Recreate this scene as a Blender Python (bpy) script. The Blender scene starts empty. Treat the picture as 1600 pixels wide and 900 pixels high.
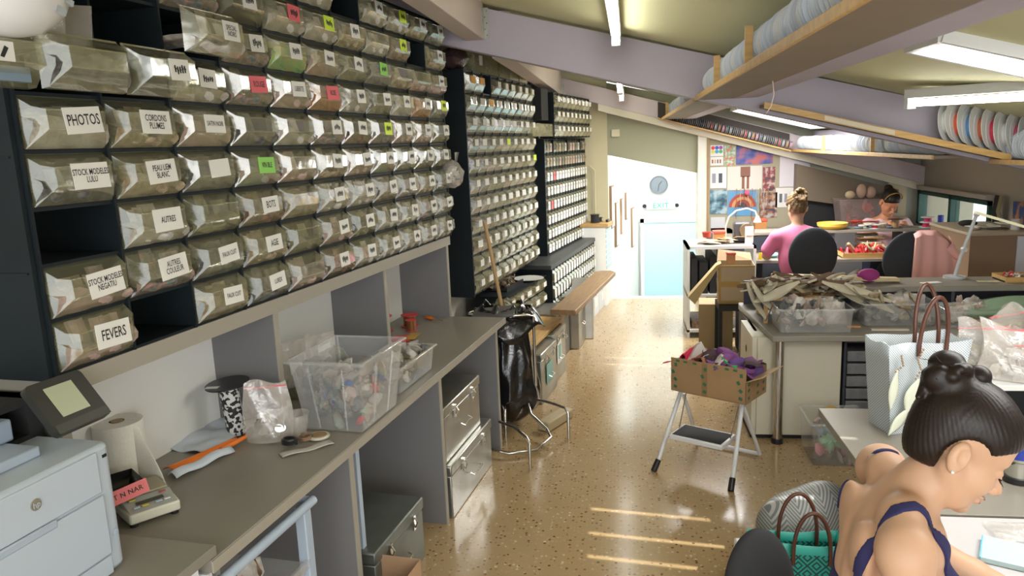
import bpy, bmesh, math, random
import numpy as np
from mathutils import Vector, Matrix, Euler
random.seed(7)
SC = bpy.context.scene
COL = SC.collection
PI = math.pi
R = math.radians

# ---------------------------------------------------------------- camera
cam_d = bpy.data.cameras.new('camera'); cam = bpy.data.objects.new('camera', cam_d); COL.objects.link(cam)
cam_d.sensor_width = 36.0; cam_d.lens = 36.0 * 1174.0 / 1600.0
cam_d.clip_start = 0.05; cam_d.clip_end = 200
yaw, pit, rol = R(8.76), R(10.65), R(2.35)
fw = Vector((-math.sin(yaw)*math.cos(pit), math.cos(yaw)*math.cos(pit), -math.sin(pit)))
rt = Vector((math.cos(yaw), math.sin(yaw), 0)); up = rt.cross(fw)
rt2 = rt*math.cos(rol) - up*math.sin(rol); up2 = up*math.cos(rol) + rt*math.sin(rol)
cam.matrix_world = Matrix(((rt2.x, up2.x, -fw.x, 0), (rt2.y, up2.y, -fw.y, 0), (rt2.z, up2.z, -fw.z, 1.95), (0, 0, 0, 1)))
SC.camera = cam

# ---------------------------------------------------------------- world, sun, lamps
world = bpy.data.worlds.new('daylight'); SC.world = world; world.use_nodes = True
bg = world.node_tree.nodes['Background']
bg.inputs[0].default_value = (0.86, 0.93, 1.0, 1); bg.inputs[1].default_value = 2.1
SC.view_settings.view_transform = 'Standard'; SC.view_settings.look = 'None'
SC.view_settings.gamma = 1.0; SC.view_settings.use_curve_mapping = False
SC.view_settings.exposure = 0.5

def area(name, loc, target, sx, sy, power, color=(1, 1, 1)):
    d = bpy.data.lights.new(name, 'AREA'); d.shape = 'RECTANGLE'; d.size = sx; d.size_y = sy
    d.energy = power; d.color = color
    o = bpy.data.objects.new(name, d); COL.objects.link(o); o.location = loc
    o.rotation_euler = (Vector(target) - Vector(loc)).to_track_quat('-Z', 'Y').to_euler()
    return o
area('fill_light_behind', (1.2, -2.0, 2.3), (0.2, 4.0, 1.0), 4.0, 1.6, 95, (1.0, 0.98, 0.95))  # added fill light from behind the camera, no window stands there
area('daylight_on_landing', (0.6, 11.0, 2.8), (0.5, 12.4, 0.3), 1.2, 1.6, 110, (0.90, 0.97, 1.0))
area('skylight_near', (1.5, 2.0, 2.12), (1.2, 2.2, 0.0), 0.7, 1.4, 24, (1.0, 0.99, 0.96))
area('skylight_far', (1.3, 7.4, 2.15), (1.2, 7.4, 0.0), 0.8, 1.5, 95, (1.0, 0.99, 0.96))

sun_d = bpy.data.lights.new('sun', 'SUN'); sun_d.energy = 5.0; sun_d.angle = R(0.5); sun_d.color = (1, 0.97, 0.9)
sun = bpy.data.objects.new('sun', sun_d); COL.objects.link(sun)
SUN = Vector((-0.42, 0.45, -0.79)).normalized(); sun.rotation_euler = SUN.to_track_quat('-Z', 'Y').to_euler()

# ---------------------------------------------------------------- materials
MATS = {}
def mat(name, col, rough=0.6, metal=0.0, emit=0.0, var=0.0, vscale=8.0, bump=0.0, bscale=40.0, spec=0.5, col2=None, stretch=None, sss=0.0, coat=0.0):
    if name in MATS: return MATS[name]
    m = bpy.data.materials.new(name); m.use_nodes = True
    nt = m.node_tree; b = nt.nodes['Principled BSDF']
    b.inputs['Base Color'].default_value = (*col, 1); b.inputs['Roughness'].default_value = rough
    b.inputs['Metallic'].default_value = metal
    b.inputs['Specular IOR Level'].default_value = spec
    if coat: b.inputs['Coat Weight'].default_value = coat; b.inputs['Coat Roughness'].default_value = 0.15
    if sss:
        b.inputs['Subsurface Weight'].default_value = sss; b.inputs['Subsurface Radius'].default_value = (0.02, 0.008, 0.004)
        b.inputs['Subsurface Scale'].default_value = 0.6
    if emit:
        b.inputs['Emission Color'].default_value = (*col, 1); b.inputs['Emission Strength'].default_value = emit
    tc = None
    if var or bump:
        tc = nt.nodes.new('ShaderNodeTexCoord'); src = tc.outputs['Object']
        if stretch:
            mp = nt.nodes.new('ShaderNodeMapping'); mp.inputs['Scale'].default_value = stretch
            nt.links.new(src, mp.inputs['Vector']); src = mp.outputs['Vector']
    if var:
        n = nt.nodes.new('ShaderNodeTexNoise'); n.inputs['Scale'].default_value = vscale; n.inputs['Detail'].default_value = 4
        nt.links.new(src, n.inputs['Vector'])
        r = nt.nodes.new('ShaderNodeValToRGB'); nt.links.new(n.outputs['Fac'], r.inputs['Fac'])
        c2 = col2 or tuple(max(0, c*(1-var)) for c in col)
        r.color_ramp.elements[0].position = 0.35; r.color_ramp.elements[1].position = 0.65
        r.color_ramp.elements[0].color = (*c2, 1); r.color_ramp.elements[1].color = (*col, 1)
        nt.links.new(r.outputs['Color'], b.inputs['Base Color'])
    if bump:
        n2 = nt.nodes.new('ShaderNodeTexNoise'); n2.inputs['Scale'].default_value = bscale; n2.inputs['Detail'].default_value = 3
        nt.links.new(src, n2.inputs['Vector'])
        bp = nt.nodes.new('ShaderNodeBump'); bp.inputs['Strength'].default_value = bump; bp.inputs['Distance'].default_value = 0.01
        nt.links.new(n2.outputs['Fac'], bp.inputs['Height']); nt.links.new(bp.outputs['Normal'], b.inputs['Normal'])
    MATS[name] = m
    return m

def clear_mat(name, col, trans=0.6, rough=0.12, tint=(1, 1, 1), gloss=0.25, bump=0.0, bscale=30):
    """clear plastic: see-through film, some body colour, some shine"""
    m = bpy.data.materials.new(name); m.use_nodes = True; nt = m.node_tree
    for n in list(nt.nodes): nt.nodes.remove(n)
    out = nt.nodes.new('ShaderNodeOutputMaterial')
    tr = nt.nodes.new('ShaderNodeBsdfTransparent'); tr.inputs[0].default_value = (*tint, 1)
    df = nt.nodes.new('ShaderNodeBsdfDiffuse'); df.inputs[0].default_value = (*col, 1)
    gl = nt.nodes.new('ShaderNodeBsdfGlossy'); gl.inputs['Roughness'].default_value = rough; gl.inputs[0].default_value = (1, 1, 1, 1)
    m1 = nt.nodes.new('ShaderNodeMixShader'); m1.inputs[0].default_value = 1-trans
    nt.links.new(tr.outputs[0], m1.inputs[1]); nt.links.new(df.outputs[0], m1.inputs[2])
    lw = nt.nodes.new('ShaderNodeLayerWeight'); lw.inputs[0].default_value = 0.35
    mp = nt.nodes.new('ShaderNodeMapRange'); mp.inputs['To Min'].default_value = gloss*0.35; mp.inputs['To Max'].default_value = min(1, gloss*2.2)
    nt.links.new(lw.outputs['Facing'], mp.inputs['Value'])
    m2 = nt.nodes.new('ShaderNodeMixShader')
    nt.links.new(mp.outputs[0], m2.inputs[0]); nt.links.new(m1.outputs[0], m2.inputs[1]); nt.links.new(gl.outputs[0], m2.inputs[2])
    if bump:
        tc = nt.nodes.new('ShaderNodeTexCoord'); n2 = nt.nodes.new('ShaderNodeTexNoise'); n2.inputs['Scale'].default_value = bscale
        nt.links.new(tc.outputs['Object'], n2.inputs['Vector'])
        bp = nt.nodes.new('ShaderNodeBump'); bp.inputs['Strength'].default_value = bump; bp.inputs['Distance'].default_value = 0.01
        nt.links.new(n2.outputs['Fac'], bp.inputs['Height']); nt.links.new(bp.outputs['Normal'], gl.inputs['Normal'])
    nt.links.new(m2.outputs[0], out.inputs[0])
    MATS[name] = m
    return m

grey_board = mat('grey_laminate', (0.262, 0.240, 0.200), 0.38, var=0.06, vscale=3)
grey_edge = mat('grey_edge_band', (0.36, 0.33, 0.27), 0.5)
grey_side = mat('grey_panel_side', (0.190, 0.186, 0.192), 0.6)
dark_plastic = mat('dark_cabinet_plastic', (0.008, 0.014, 0.018), 0.55, var=0.3, vscale=4, spec=0.3)
bin_clear = clear_mat('bin_clear_plastic', (0.62, 0.60, 0.38), trans=0.77, rough=0.10, tint=(0.97, 0.97, 0.90), gloss=0.22, bump=0.25, bscale=9)
box_clear = clear_mat('frosted_box_plastic', (0.70, 0.72, 0.72), trans=0.80, rough=0.22, gloss=0.14)
bag_clear = clear_mat('polythene_film', (0.80, 0.74, 0.68), trans=0.72, rough=0.2, gloss=0.17, bump=0.7, bscale=22)
white_card = mat('white_card', (0.78, 0.77, 0.72), 0.7)
ink = mat('black_ink', (0.02, 0.02, 0.02), 0.6)
red_card = mat('red_card', (0.78, 0.14, 0.16), 0.6); neon_card = mat('neon_card', (0.66, 0.85, 0.07), 0.6)
green_card = mat('green_card', (0.28, 0.66, 0.12), 0.6); orange_card = mat('orange_card', (0.85, 0.42, 0.04), 0.6)
steel = mat('galvanised_steel', (0.48, 0.48, 0.44), 0.32, metal=0.85, var=0.18, vscale=6, bump=0.06, bscale=12)
chrome = mat('chrome', (0.6, 0.58, 0.54), 0.18, metal=1.0)
wood = mat('pale_wood', (0.62, 0.38, 0.13), 0.5, var=0.22, vscale=5, stretch=(1, 8, 8))
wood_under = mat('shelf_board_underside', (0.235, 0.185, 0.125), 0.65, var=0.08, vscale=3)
lilac = mat('lilac_paint', (0.43, 0.385, 0.44), 0.6, var=0.05, vscale=3)
cream_paint = mat('cream_beam_paint', (0.55, 0.47, 0.42), 0.6, var=0.04, vscale=3)
ceil_paint = mat('ceiling_paint', (0.66, 0.64, 0.38), 0.7, var=0.04, vscale=1.5)
wall_cream = mat('cream_wall_paint', (0.62, 0.57, 0.37), 0.7, var=0.04, vscale=2)
wall_white = mat('white_wall_paint', (0.82, 0.82, 0.78), 0.7)
wall_shaded = mat('shaded_wall_paint', (0.36, 0.36, 0.25), 0.7)  # shade of the backlit stair header put into its wall colour
cardboard = mat('cardboard', (0.46, 0.31, 0.175), 0.8, var=0.12, vscale=6)
cardboard_dark = mat('brown_cardboard', (0.34, 0.21, 0.10), 0.8, var=0.14, vscale=5)
brown_tape = mat('brown_tape', (0.36, 0.22, 0.05), 0.35)
black_plastic = mat('black_plastic', (0.015, 0.015, 0.016), 0.35)
black_matte = mat('black_matte', (0.022, 0.022, 0.024), 0.8)
black_film = mat('black_polythene', (0.008, 0.008, 0.009), 0.16, bump=0.9, bscale=14, coat=0.6)
white_plastic = mat('white_plastic', (0.72, 0.73, 0.72), 0.35)
white_paint = mat('white_enamel', (0.74, 0.75, 0.78), 0.3)
leather = mat('brown_leather', (0.10, 0.035, 0.02), 0.35)
skin = mat('skin', (0.60, 0.36, 0.23), 0.5, sss=0.12, var=0.08, vscale=9)
hair_dark = mat('dark_brown_hair', (0.014, 0.008, 0.006), 0.42, spec=0.35)
hair_blond = mat('dark_blond_hair', (0.20, 0.115, 0.04), 0.5, bump=1.0, bscale=70, var=0.6, vscale=50)
navy = mat('navy_jersey', (0.020, 0.018, 0.085), 0.85)
tube_glow = mat('lit_tube', (1.0, 0.985, 0.90), 0.4, emit=14)

CM = []
def cmat(name, c1, c2, vs=35):
    m = mat(name, c1, 0.55, var=1, vscale=vs, col2=c2, bump=0.5, bscale=60); CM.append(m); return m
cmat('cream_beads', (0.481, 0.404, 0.269), (0.250, 0.192, 0.116))
cmat('white_bags', (0.634, 0.606, 0.558), (0.328, 0.289, 0.240), 16)
cmat('pink_bags', (0.538, 0.385, 0.346), (0.328, 0.269, 0.212), 18)
cmat('brown_pieces', (0.289, 0.173, 0.096), (0.116, 0.077, 0.048))
cmat('grey_pieces', (0.192, 0.192, 0.183), (0.068, 0.068, 0.068))
cmat('olive_pieces', (0.250, 0.240, 0.135), (0.116, 0.105, 0.057), 20)
cmat('teal_pieces', (0.289, 0.385, 0.308), (0.404, 0.250, 0.192), 20)
cmat('orange_pieces', (0.673, 0.250, 0.077), (0.337, 0.153, 0.048))
cmat('multicolour_beads', (0.433, 0.240, 0.212), (0.096, 0.192, 0.173), 60)
cmat('green_yellow_bags', (0.153, 0.529, 0.153), (0.597, 0.529, 0.116), 14)

# ---------------------------------------------------------------- mesh builder
class B:
    def __init__(s): s.v = []; s.f = []; s.m = []; s.sm = []
    def add(s, vs, fs, m=0, smooth=False):
        o = len(s.v); s.v += [tuple(map(float, v)) for v in vs]
        for f in fs: s.f.append([i+o for i in f]); s.m.append(m); s.sm.append(smooth)
        return s
    def box(s, x0, x1, y0, y1, z0, z1, m=0):
        vs = [(x0,y0,z0),(x1,y0,z0),(x1,y1,z0),(x0,y1,z0),(x0,y0,z1),(x1,y0,z1),(x1,y1,z1),(x0,y1,z1)]
        return s.add(vs, [(0,3,2,1),(4,5,6,7),(0,1,5,4),(1,2,6,5),(2,3,7,6),(3,0,4,7)], m)
    def obox(s, c, size, rot=(0,0,0), m=0):
        M = Matrix.Translation(Vector(c)) @ Euler(rot).to_matrix().to_4x4()
        x, y, z = [a/2 for a in size]
        vs = [M @ Vector(p) for p in [(-x,-y,-z),(x,-y,-z),(x,y,-z),(-x,y,-z),(-x,-y,z),(x,-y,z),(x,y,z),(-x,y,z)]]
        return s.add(vs, [(0,3,2,1),(4,5,6,7),(0,1,5,4),(1,2,6,5),(2,3,7,6),(3,0,4,7)], m)
    def hexa(s, p, m=0):
        return s.add(p, [(0,3,2,1),(4,5,6,7),(0,1,5,4),(1,2,6,5),(2,3,7,6),(3,0,4,7)], m)
    def beam(s, a, b, w, h, m=0, upv=(0,0,1)):
        a = Vector(a); b = Vector(b); d = (b-a).normalized(); sd = d.cross(Vector(upv)).normalized(); u = sd.cross(d)
        ps = []
        for q in (a, b):
            ps.append([q+sd*i*w/2+u*j*h/2 for i, j in ((-1,-1),(1,-1),(1,1),(-1,1))])
        p = ps[0]+ps[1]
        return s.add(p, [(0,1,2,3),(4,7,6,5),(0,4,5,1),(1,5,6,2),(2,6,7,3),(3,7,4,0)], m)
    def prism(s, poly, z0, z1, m=0):
        n = len(poly)
        vs = [(x,y,z0) for x,y in poly]+[(x,y,z1) for x,y in poly]
        fs = [list(range(n))[::-1], list(range(n,2*n))]+[(i,(i+1)%n,n+(i+1)%n,n+i) for i in range(n)]
        return s.add(vs, fs, m)
    def tube(s, pts, r, n=8, m=0, closed=False, caps=True):
        pts = [Vector(p) for p in pts]; k = len(pts); rs = r if hasattr(r, '__len__') else [r]*k
        rings = []; prev = None
        for i, p in enumerate(pts):
            if closed: t = (pts[(i+1)%k]-pts[i-1])
            else: t = (pts[min(i+1,k-1)]-pts[max(i-1,0)])
            t.normalize()
            if prev is None:
                a = Vector((0,0,1)) if abs(t.z) < 0.9 else Vector((1,0,0))
                u = t.cross(a).normalized()
            else:
                u = (prev - t*prev.dot(t)).normalized()
            prev = u; w = t.cross(u)
            rings.append([p+(u*math.cos(2*PI*j/n)+w*math.sin(2*PI*j/n))*rs[i] for j in range(n)])
        vs = [q for rr in rings for q in rr]; fs = []
        for i in range(k if closed else k-1):
            for j in range(n):
                a = i*n+j; b = i*n+(j+1)%n; c = ((i+1)%k)*n+(j+1)%n; d = ((i+1)%k)*n+j
                fs.append((a,b,c,d))
        s.add(vs, fs, m, True)
        if caps and not closed:
            s.add(rings[0], [list(range(n))[::-1]], m); s.add(rings[-1], [list(range(n))], m)
        return s
    def cyl(s, a, b, r0, r1=None, n=16, m=0, caps=True):
        return s.tube([a, b], [r0, r0 if r1 is None else r1], n, m, caps=caps)
    def lathe(s, prof, c=(0,0,0), n=24, m=0, smooth=True, axis='z'):
        vs = []; fs = []
        for r, z in prof:
            for j in range(n):
                a = 2*PI*j/n
                p = (r*math.cos(a), r*math.sin(a), z)
                if axis == 'y': p = (p[0], p[2], p[1])
                if axis == 'x': p = (p[2], p[0], p[1])
                vs.append((c[0]+p[0], c[1]+p[1], c[2]+p[2]))
        for i in range(len(prof)-1):
            for j in range(n):
                q = [i*n+j, i*n+(j+1)%n, (i+1)*n+(j+1)%n, (i+1)*n+j]
                if prof[i][0] <= 1e-5: q = [i*n+j, (i+1)*n+(j+1)%n, (i+1)*n+j]
                elif prof[i+1][0] <= 1e-5: q = [i*n+j, i*n+(j+1)%n, (i+1)*n+j]
                fs.append(q)
        if prof[0][0] > 1e-5 and prof[0] != prof[-1]: fs.append(list(range(n))[::-1])
        if prof[-1][0] > 1e-5 and prof[0][0] > 1e-5 and prof[0] != prof[-1]: fs.append([(len(prof)-1)*n+j for j in range(n)])
        if axis == 'y': fs = [f[::-1] for f in fs]
        return s.add(vs, fs, m, smooth)
    def ell(s, c, r, n=12, k=8, m=0, rot=None, jit=0, rnd=None):
        rnd = rnd or random
        vs = []; fs = []
        for i in range(k+1):
            th = PI*i/k
            for j in range(n):
                a = 2*PI*j/n; q = 1+(rnd.uniform(-jit, jit) if jit else 0)
                v = Vector((math.sin(th)*math.cos(a)*r[0]*q, math.sin(th)*math.sin(a)*r[1]*q, math.cos(th)*r[2]*q))
                if rot: v = Euler(rot).to_matrix() @ v
                vs.append(v+Vector(c))
        for i in range(k):
            for j in range(n): fs.append((i*n+j, (i+1)*n+j, (i+1)*n+(j+1)%n, i*n+(j+1)%n))
        return s.add(vs, fs, m, True)
    def grid(s, fn, nu, nv, m=0, smooth=True, thick=0):
        vs = [fn(i/nu, j/nv) for i in range(nu+1) for j in range(nv+1)]
        fs = [(i*(nv+1)+j, (i+1)*(nv+1)+j, (i+1)*(nv+1)+j+1, i*(nv+1)+j+1) for i in range(nu) for j in range(nv)]
        return s.add(vs, fs, m, smooth)
    def blobs(s, n, fn, rmin, rmax, mats=1, rnd=None, k=4, nn=6, flat=.62):
        rnd = rnd or random
        for i in range(n):
            c = fn(rnd); r = rnd.uniform(rmin, rmax)
            s.ell(c, (r*rnd.uniform(.7,1.6), r*rnd.uniform(.7,1.5), r*rnd.uniform(.4,1)*flat), nn, k, rnd.randrange(mats), rot=(rnd.random()*3, rnd.random()*3, rnd.random()*3), jit=.28, rnd=rnd)
        return s
    def mesh(s, name, mats):
        me = bpy.data.meshes.new(name); me.from_pydata(s.v, [], s.f)
        for m in (mats if isinstance(mats, (list, tuple)) else [mats]): me.materials.append(m)
        me.polygons.foreach_set('material_index', s.m); me.polygons.foreach_set('use_smooth', s.sm)
        me.update(); me.set_sharp_from_angle(angle=R(38)); return me

def link(name, me, parent=None, loc=None, rot=None):
    o = bpy.data.objects.new(name, me); COL.objects.link(o)
    if parent: o.parent = parent
    if loc is not None: o.location = loc
    if rot is not None: o.rotation_euler = rot
    return o
def obj(name, b, mats, parent=None, loc=None, rot=None, bevel=0, seg=2, solid=0, sub=0):
    o = link(name, b.mesh(name, mats), parent, loc, rot)
    if solid:
        md = o.modifiers.new('solid', 'SOLIDIFY'); md.thickness = solid; md.offset = 0
    if bevel:
        md = o.modifiers.new('bevel', 'BEVEL'); md.width = bevel; md.segments = seg; md.limit_method = 'ANGLE'; md.angle_limit = R(40)
    if sub:
        md = o.modifiers.new('sub', 'SUBSURF'); md.levels = sub; md.render_levels = sub
    return o
def tag(o, label=None, cat=None, group=None, kind=None):
    if label: o['label'] = label
    if cat: o['category'] = cat
    if group: o['group'] = group
    if kind: o['kind'] = kind
    return o
def thing(name, label, cat, loc=(0,0,0), rz=0, group=None):
    o = bpy.data.objects.new(name, None); COL.objects.link(o); o.location = loc; o.rotation_euler = (0, 0, rz)
    o.empty_display_size = 0.1
    return tag(o, label, cat, group)
def struct(name, b, m, parent=None, **k):
    o = obj(name, b, m, parent, **k)
    if parent is None: o['kind'] = 'structure'
    return o
KIDS = {}
def dup(o, loc=None, rot=None, label=None, group=None, parent=None):
    c = o.copy(); COL.objects.link(c)
    if parent is not None: c.parent = parent
    if loc is not None: c.location = loc
    if rot is not None: c.rotation_euler = rot
    if label: c['label'] = label
    if group: c['group'] = group
    for ch in list(o.children):
        dup(ch, parent=c)
    return c
def text_into(b, s, size, M, m=1, extr=0.0006, spacing=1.0, sx=1.0):
    """flat lettering as mesh, centred, written in the local xz plane of M (x right, z up, facing -y)"""
    cu = bpy.data.curves.new('t', 'FONT'); cu.body = s; cu.size = size; cu.align_x = 'CENTER'; cu.align_y = 'CENTER'
    cu.offset = size*0.012; cu.resolution_u = 2; cu.space_line = 0.85; cu.space_character = spacing
    o = bpy.data.objects.new('t', cu); COL.objects.link(o)
    dg = bpy.context.evaluated_depsgraph_get(); me = o.evaluated_get(dg).to_mesh()
    vs = [M @ Vector((v.co.x*sx, -extr, v.co.y)) for v in me.vertices]
    fs = [list(p.vertices) for p in me.polygons]
    b.add(vs, fs, m)
    o.evaluated_get(dg).to_mesh_clear(); bpy.data.objects.remove(o); bpy.data.curves.remove(cu)
def scribble(b, w, h, M, m=1, rnd=random, n=5):
    """an unreadable written word: short strokes"""
    for k in range(n):
        x = -w/2 + w*(k+0.5)/n; z = rnd.uniform(-h*.1, h*.1); a = rnd.uniform(-.6, .6)
        c, s_ = math.cos(a), math.sin(a); l = h*rnd.uniform(.35, .6); t = h*0.075
        for (p, q) in (((x, z-l/2), (x, z+l/2)), ((x-w/n*.3, z+l*.3), (x+w/n*.4, z-l*.1))):
            d = Vector((q[0]-p[0], 0, q[1]-p[1])).normalized(); nrm = Vector((-d.z, 0, d.x))*t
            P = Vector((p[0], -0.0006, p[1])); Q = Vector((q[0], -0.0006, q[1]))
            b.add([M @ (P-nrm), M @ (Q-nrm), M @ (Q+nrm), M @ (P+nrm)], [(0,1,2,3)], m)
# ================================================================ THE SETTING
def ceil_z(x): return 2.62-0.27*x
# floor: polished terrazzo
fm = bpy.data.materials.new('terrazzo'); fm.use_nodes = True; nt = fm.node_tree; pb = nt.nodes['Principled BSDF']
tc = nt.nodes.new('ShaderNodeTexCoord')
def chips(scale, lo, hi):
    v = nt.nodes.new('ShaderNodeTexVoronoi'); v.inputs['Scale'].default_value = scale; v.inputs['Randomness'].default_value = 1
    nt.links.new(tc.outputs['Object'], v.inputs['Vector'])
    r = nt.nodes.new('ShaderNodeValToRGB'); r.color_ramp.elements[0].position = lo; r.color_ramp.elements[1].position = hi
    r.color_ramp.elements[0].color = (1,1,1,1); r.color_ramp.elements[1].color = (0,0,0,1)
    nt.links.new(v.outputs['Distance'], r.inputs['Fac']); 
    cr = nt.nodes.new('ShaderNodeSeparateColor'); nt.links.new(v.outputs['Color'], cr.inputs[0])
    return v, r, cr
v1, r1, c1 = chips(48, 0.30, 0.40)
cr = nt.nodes.new('ShaderNodeValToRGB'); e = cr.color_ramp.elements
e[0].position = 0.0; e[0].color = (0.10, 0.055, 0.03, 1); e[1].position = 1.0; e[1].color = (0.62, 0.50, 0.34, 1)
for p, c in ((0.18, (0.30, 0.12, 0.06, 1)), (0.30, (0.40, 0.28, 0.14, 1)), (0.8, (0.44, 0.32, 0.17, 1))):
    k = e.new(p); k.color = c
nt.links.new(c1.outputs[0], cr.inputs['Fac'])
base = nt.nodes.new('ShaderNodeTexNoise'); base.inputs['Scale'].default_value = 0.9; nt.links.new(tc.outputs['Object'], base.inputs['Vector'])
bc = nt.nodes.new('ShaderNodeValToRGB'); bc.color_ramp.elements[0].color = (0.37, 0.255, 0.125, 1); bc.color_ramp.elements[1].color = (0.42, 0.30, 0.16, 1)
nt.links.new(base.outputs['Fac'], bc.inputs['Fac'])
mx = nt.nodes.new('ShaderNodeMix'); mx.data_type = 'RGBA'
nt.links.new(r1.outputs['Color'], mx.inputs[0]); nt.links.new(bc.outputs['Color'], mx.inputs[6]); nt.links.new(cr.outputs['Color'], mx.inputs[7])
nt.links.new(mx.outputs[2], pb.inputs['Base Color']); pb.inputs['Roughness'].default_value = 0.17
pb.inputs['Specular IOR Level'].default_value = 0.6
struct('floor', B().box(-3.2, 4.2, -2.4, 9.42, -0.12, 0), fm)

# ceiling slab, with the narrow gaps of the louvred rooflight over the aisle (they lie above the camera)
cb = B()
def cplate(x0, x1, y0, y1, z_off=0.0):
    p = [(x0,y0,ceil_z(x0)), (x1,y0,ceil_z(x1)), (x1,y1,ceil_z(x1)), (x0,y1,ceil_z(x0))]
    cb.hexa([(a,b,c) for a,b,c in p]+[(a,b,c+0.06) for a,b,c in p])
def up_to_ceiling(x, y):
    d = -SUN; t = (2.62-0.27*x)/(d.z+0.27*d.x)
    return x+d.x*t, y+d.y*t
yy = -2.4
for y in (3.26, 3.48, 3.74, 6.48, 6.70):
    X0, Y0 = up_to_ceiling(-.20, y); X1 = up_to_ceiling(.55, y)[0]
    Y0 = up_to_ceiling(.15, y)[1]
    cplate(-3.3, 4.3, yy, Y0-.028); cplate(-3.3, X0, Y0-.028, Y0+.028); cplate(X1, 4.3, Y0-.028, Y0+.028); yy = Y0+.028
cplate(-3.3, 4.3, yy, 9.42)
struct('ceiling', cb, ceil_paint)

# walls
wl = B().hexa([(-2.24,-2.4,0),(-2.34,-2.4,0),(-1.12,9.42,0),(-1.02,9.42,0),(-2.24,-2.4,3.3),(-2.34,-2.4,3.3),(-1.12,9.42,3.3),(-1.02,9.42,3.3)])
struct('wall_left', wl, wall_white)
# gable wall at the far end, left of the stair opening, its shaded header and the pier to the right
we = B().prism([(-1.3,9.42),(-0.20,9.42),(-0.20,9.56),(-1.3,9.56)], 0, 2.95)
struct('wall_end', we, wall_cream)
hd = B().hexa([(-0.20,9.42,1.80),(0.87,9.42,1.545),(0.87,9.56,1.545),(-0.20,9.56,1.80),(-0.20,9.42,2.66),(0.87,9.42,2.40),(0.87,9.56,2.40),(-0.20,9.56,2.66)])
struct('trim_1', hd, wall_shaded)
tag(bpy.data.objects['trim_1'], 'shade toned slanting header above the bright stairwell')
struct('trim_2', B().box(0.87, 0.975, 9.30, 9.56, 0, 2.36), mat('pier_paint', (0.68,0.66,0.58), 0.6))
struct('trim_3', B().box(0.975, 0.995, 9.28, 9.42, 0, 1.96), cardboard_dark)
# end wall behind the work tables: dark lower part, brown slanting panel
struct('wall_back', B().box(0.975, 4.0, 9.42, 9.54, 0, 2.4), mat('dim_back_wall', (0.40,0.40,0.32), 0.7))
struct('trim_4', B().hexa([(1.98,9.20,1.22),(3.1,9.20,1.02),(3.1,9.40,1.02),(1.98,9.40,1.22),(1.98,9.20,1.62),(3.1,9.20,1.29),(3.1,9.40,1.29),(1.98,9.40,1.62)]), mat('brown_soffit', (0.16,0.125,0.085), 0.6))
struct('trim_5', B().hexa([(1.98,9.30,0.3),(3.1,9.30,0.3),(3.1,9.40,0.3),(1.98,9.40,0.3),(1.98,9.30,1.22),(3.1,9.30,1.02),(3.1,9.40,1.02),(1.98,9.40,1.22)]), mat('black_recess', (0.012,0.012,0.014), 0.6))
# right wall with the low window under the eaves
wr = B().box(3.4,3.52,-2.4,7.62,0,1.72).box(3.4,3.52,9.38,9.42,0,1.72).box(3.4,3.52,7.62,9.38,0,0.88).box(3.4,3.52,7.62,9.38,1.27,1.72)
struct('wall_right', wr, mat('right_wall_paint', (0.40,0.37,0.32), 0.7))
wf = thing('window_1', None, None, (3.4, 7.62, 0.88)); wf['kind'] = 'structure'
green_frame = mat('green_window_frame', (0.01, 0.07, 0.05), 0.4)
fb = B().box(-.03,.06,0,1.76,.345,.385).box(-.03,.06,0,1.76,0,.02).box(-.03,.06,0,.04,0,.385).box(-.03,.06,1.70,1.76,0,.385).box(-.03,.06,.84,.90,0,.385)
obj('window_frame', fb, green_frame, wf)
glass = clear_mat('window_glass', (0.8,0.8,0.8), trans=0.96, gloss=0.1)
obj('pane', B().box(.02,.026,.04,.84,.02,.345), glass, wf); obj('pane', B().box(.02,.026,.90,1.70,.02,.345), glass, wf)
struct('trim_6', B().box(3.31,3.395,7.55,9.25,1.285,1.33), mat('blind_box', (0.42,0.40,0.36), 0.5))
# sunlit white parapet outside the window
struct('trim_7', B().box(5.2,5.3,6.5,14,-1,.9), mat('outside_wall', (0.9,0.9,0.85), 0.8))

# rafters run down to the right; purlins run along the room
def rafter(n, y, x0, x1, zb0, slope, th, label, m=lilac, h=0.28):
    b = B(); z = lambda x: zb0-slope*x
    b.hexa([(x0,y,z(x0)),(x1,y,z(x1)),(x1,y+th,z(x1)),(x0,y+th,z(x0)),(x0,y,z(x0)+h),(x1,y,z(x1)+h),(x1,y+th,z(x1)+h),(x0,y+th,z(x0)+h)])
    o = struct(n, b, m, bevel=.004); tag(o, label); return o
rafter('trim_8', 5.0, -1.5, 3.4, 2.318, 0.262, 0.12, 'lilac painted rafter sloping down across the room', h=.285)
rafter('trim_9', 9.28, -1.0, 3.4, 2.325, 0.29, 0.12, 'farther lilac rafter above the stair opening', mat('far_rafter_paint', (0.56,0.49,0.52), 0.6), h=.20)
struct('trim_10', B().hexa([(-.3,9.26,2.33),(3.39,9.26,1.261),(3.39,9.40,1.261),(-.3,9.40,2.33),(-.3,9.26,2.412),(3.39,9.26,1.342),(3.39,9.40,1.342),(-.3,9.40,2.412)]), mat('cream_cornice', (0.62,0.58,0.46), 0.6))
def purlin(n, x0, x1, y0, y1, zb, zt, label, m):
    o = struct(n, B().box(x0,x1,y0,y1,zb,zt), m, bevel=.004); tag(o, label); return o
purlin('trim_11', -1.01, -0.885, -2.4, 5.0, 2.635, 2.87, 'cream purlin over the near drawers', cream_paint)
purlin('trim_12', -0.86, -0.73, 5.12, 9.28, 2.53, 2.83, 'cream purlin over the far drawers', cream_paint)
purlin('trim_13', 0.69, 0.83, -2.4, 5.0, 2.19, 2.42, 'lilac purlin beside the reel shelf', lilac)
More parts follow.
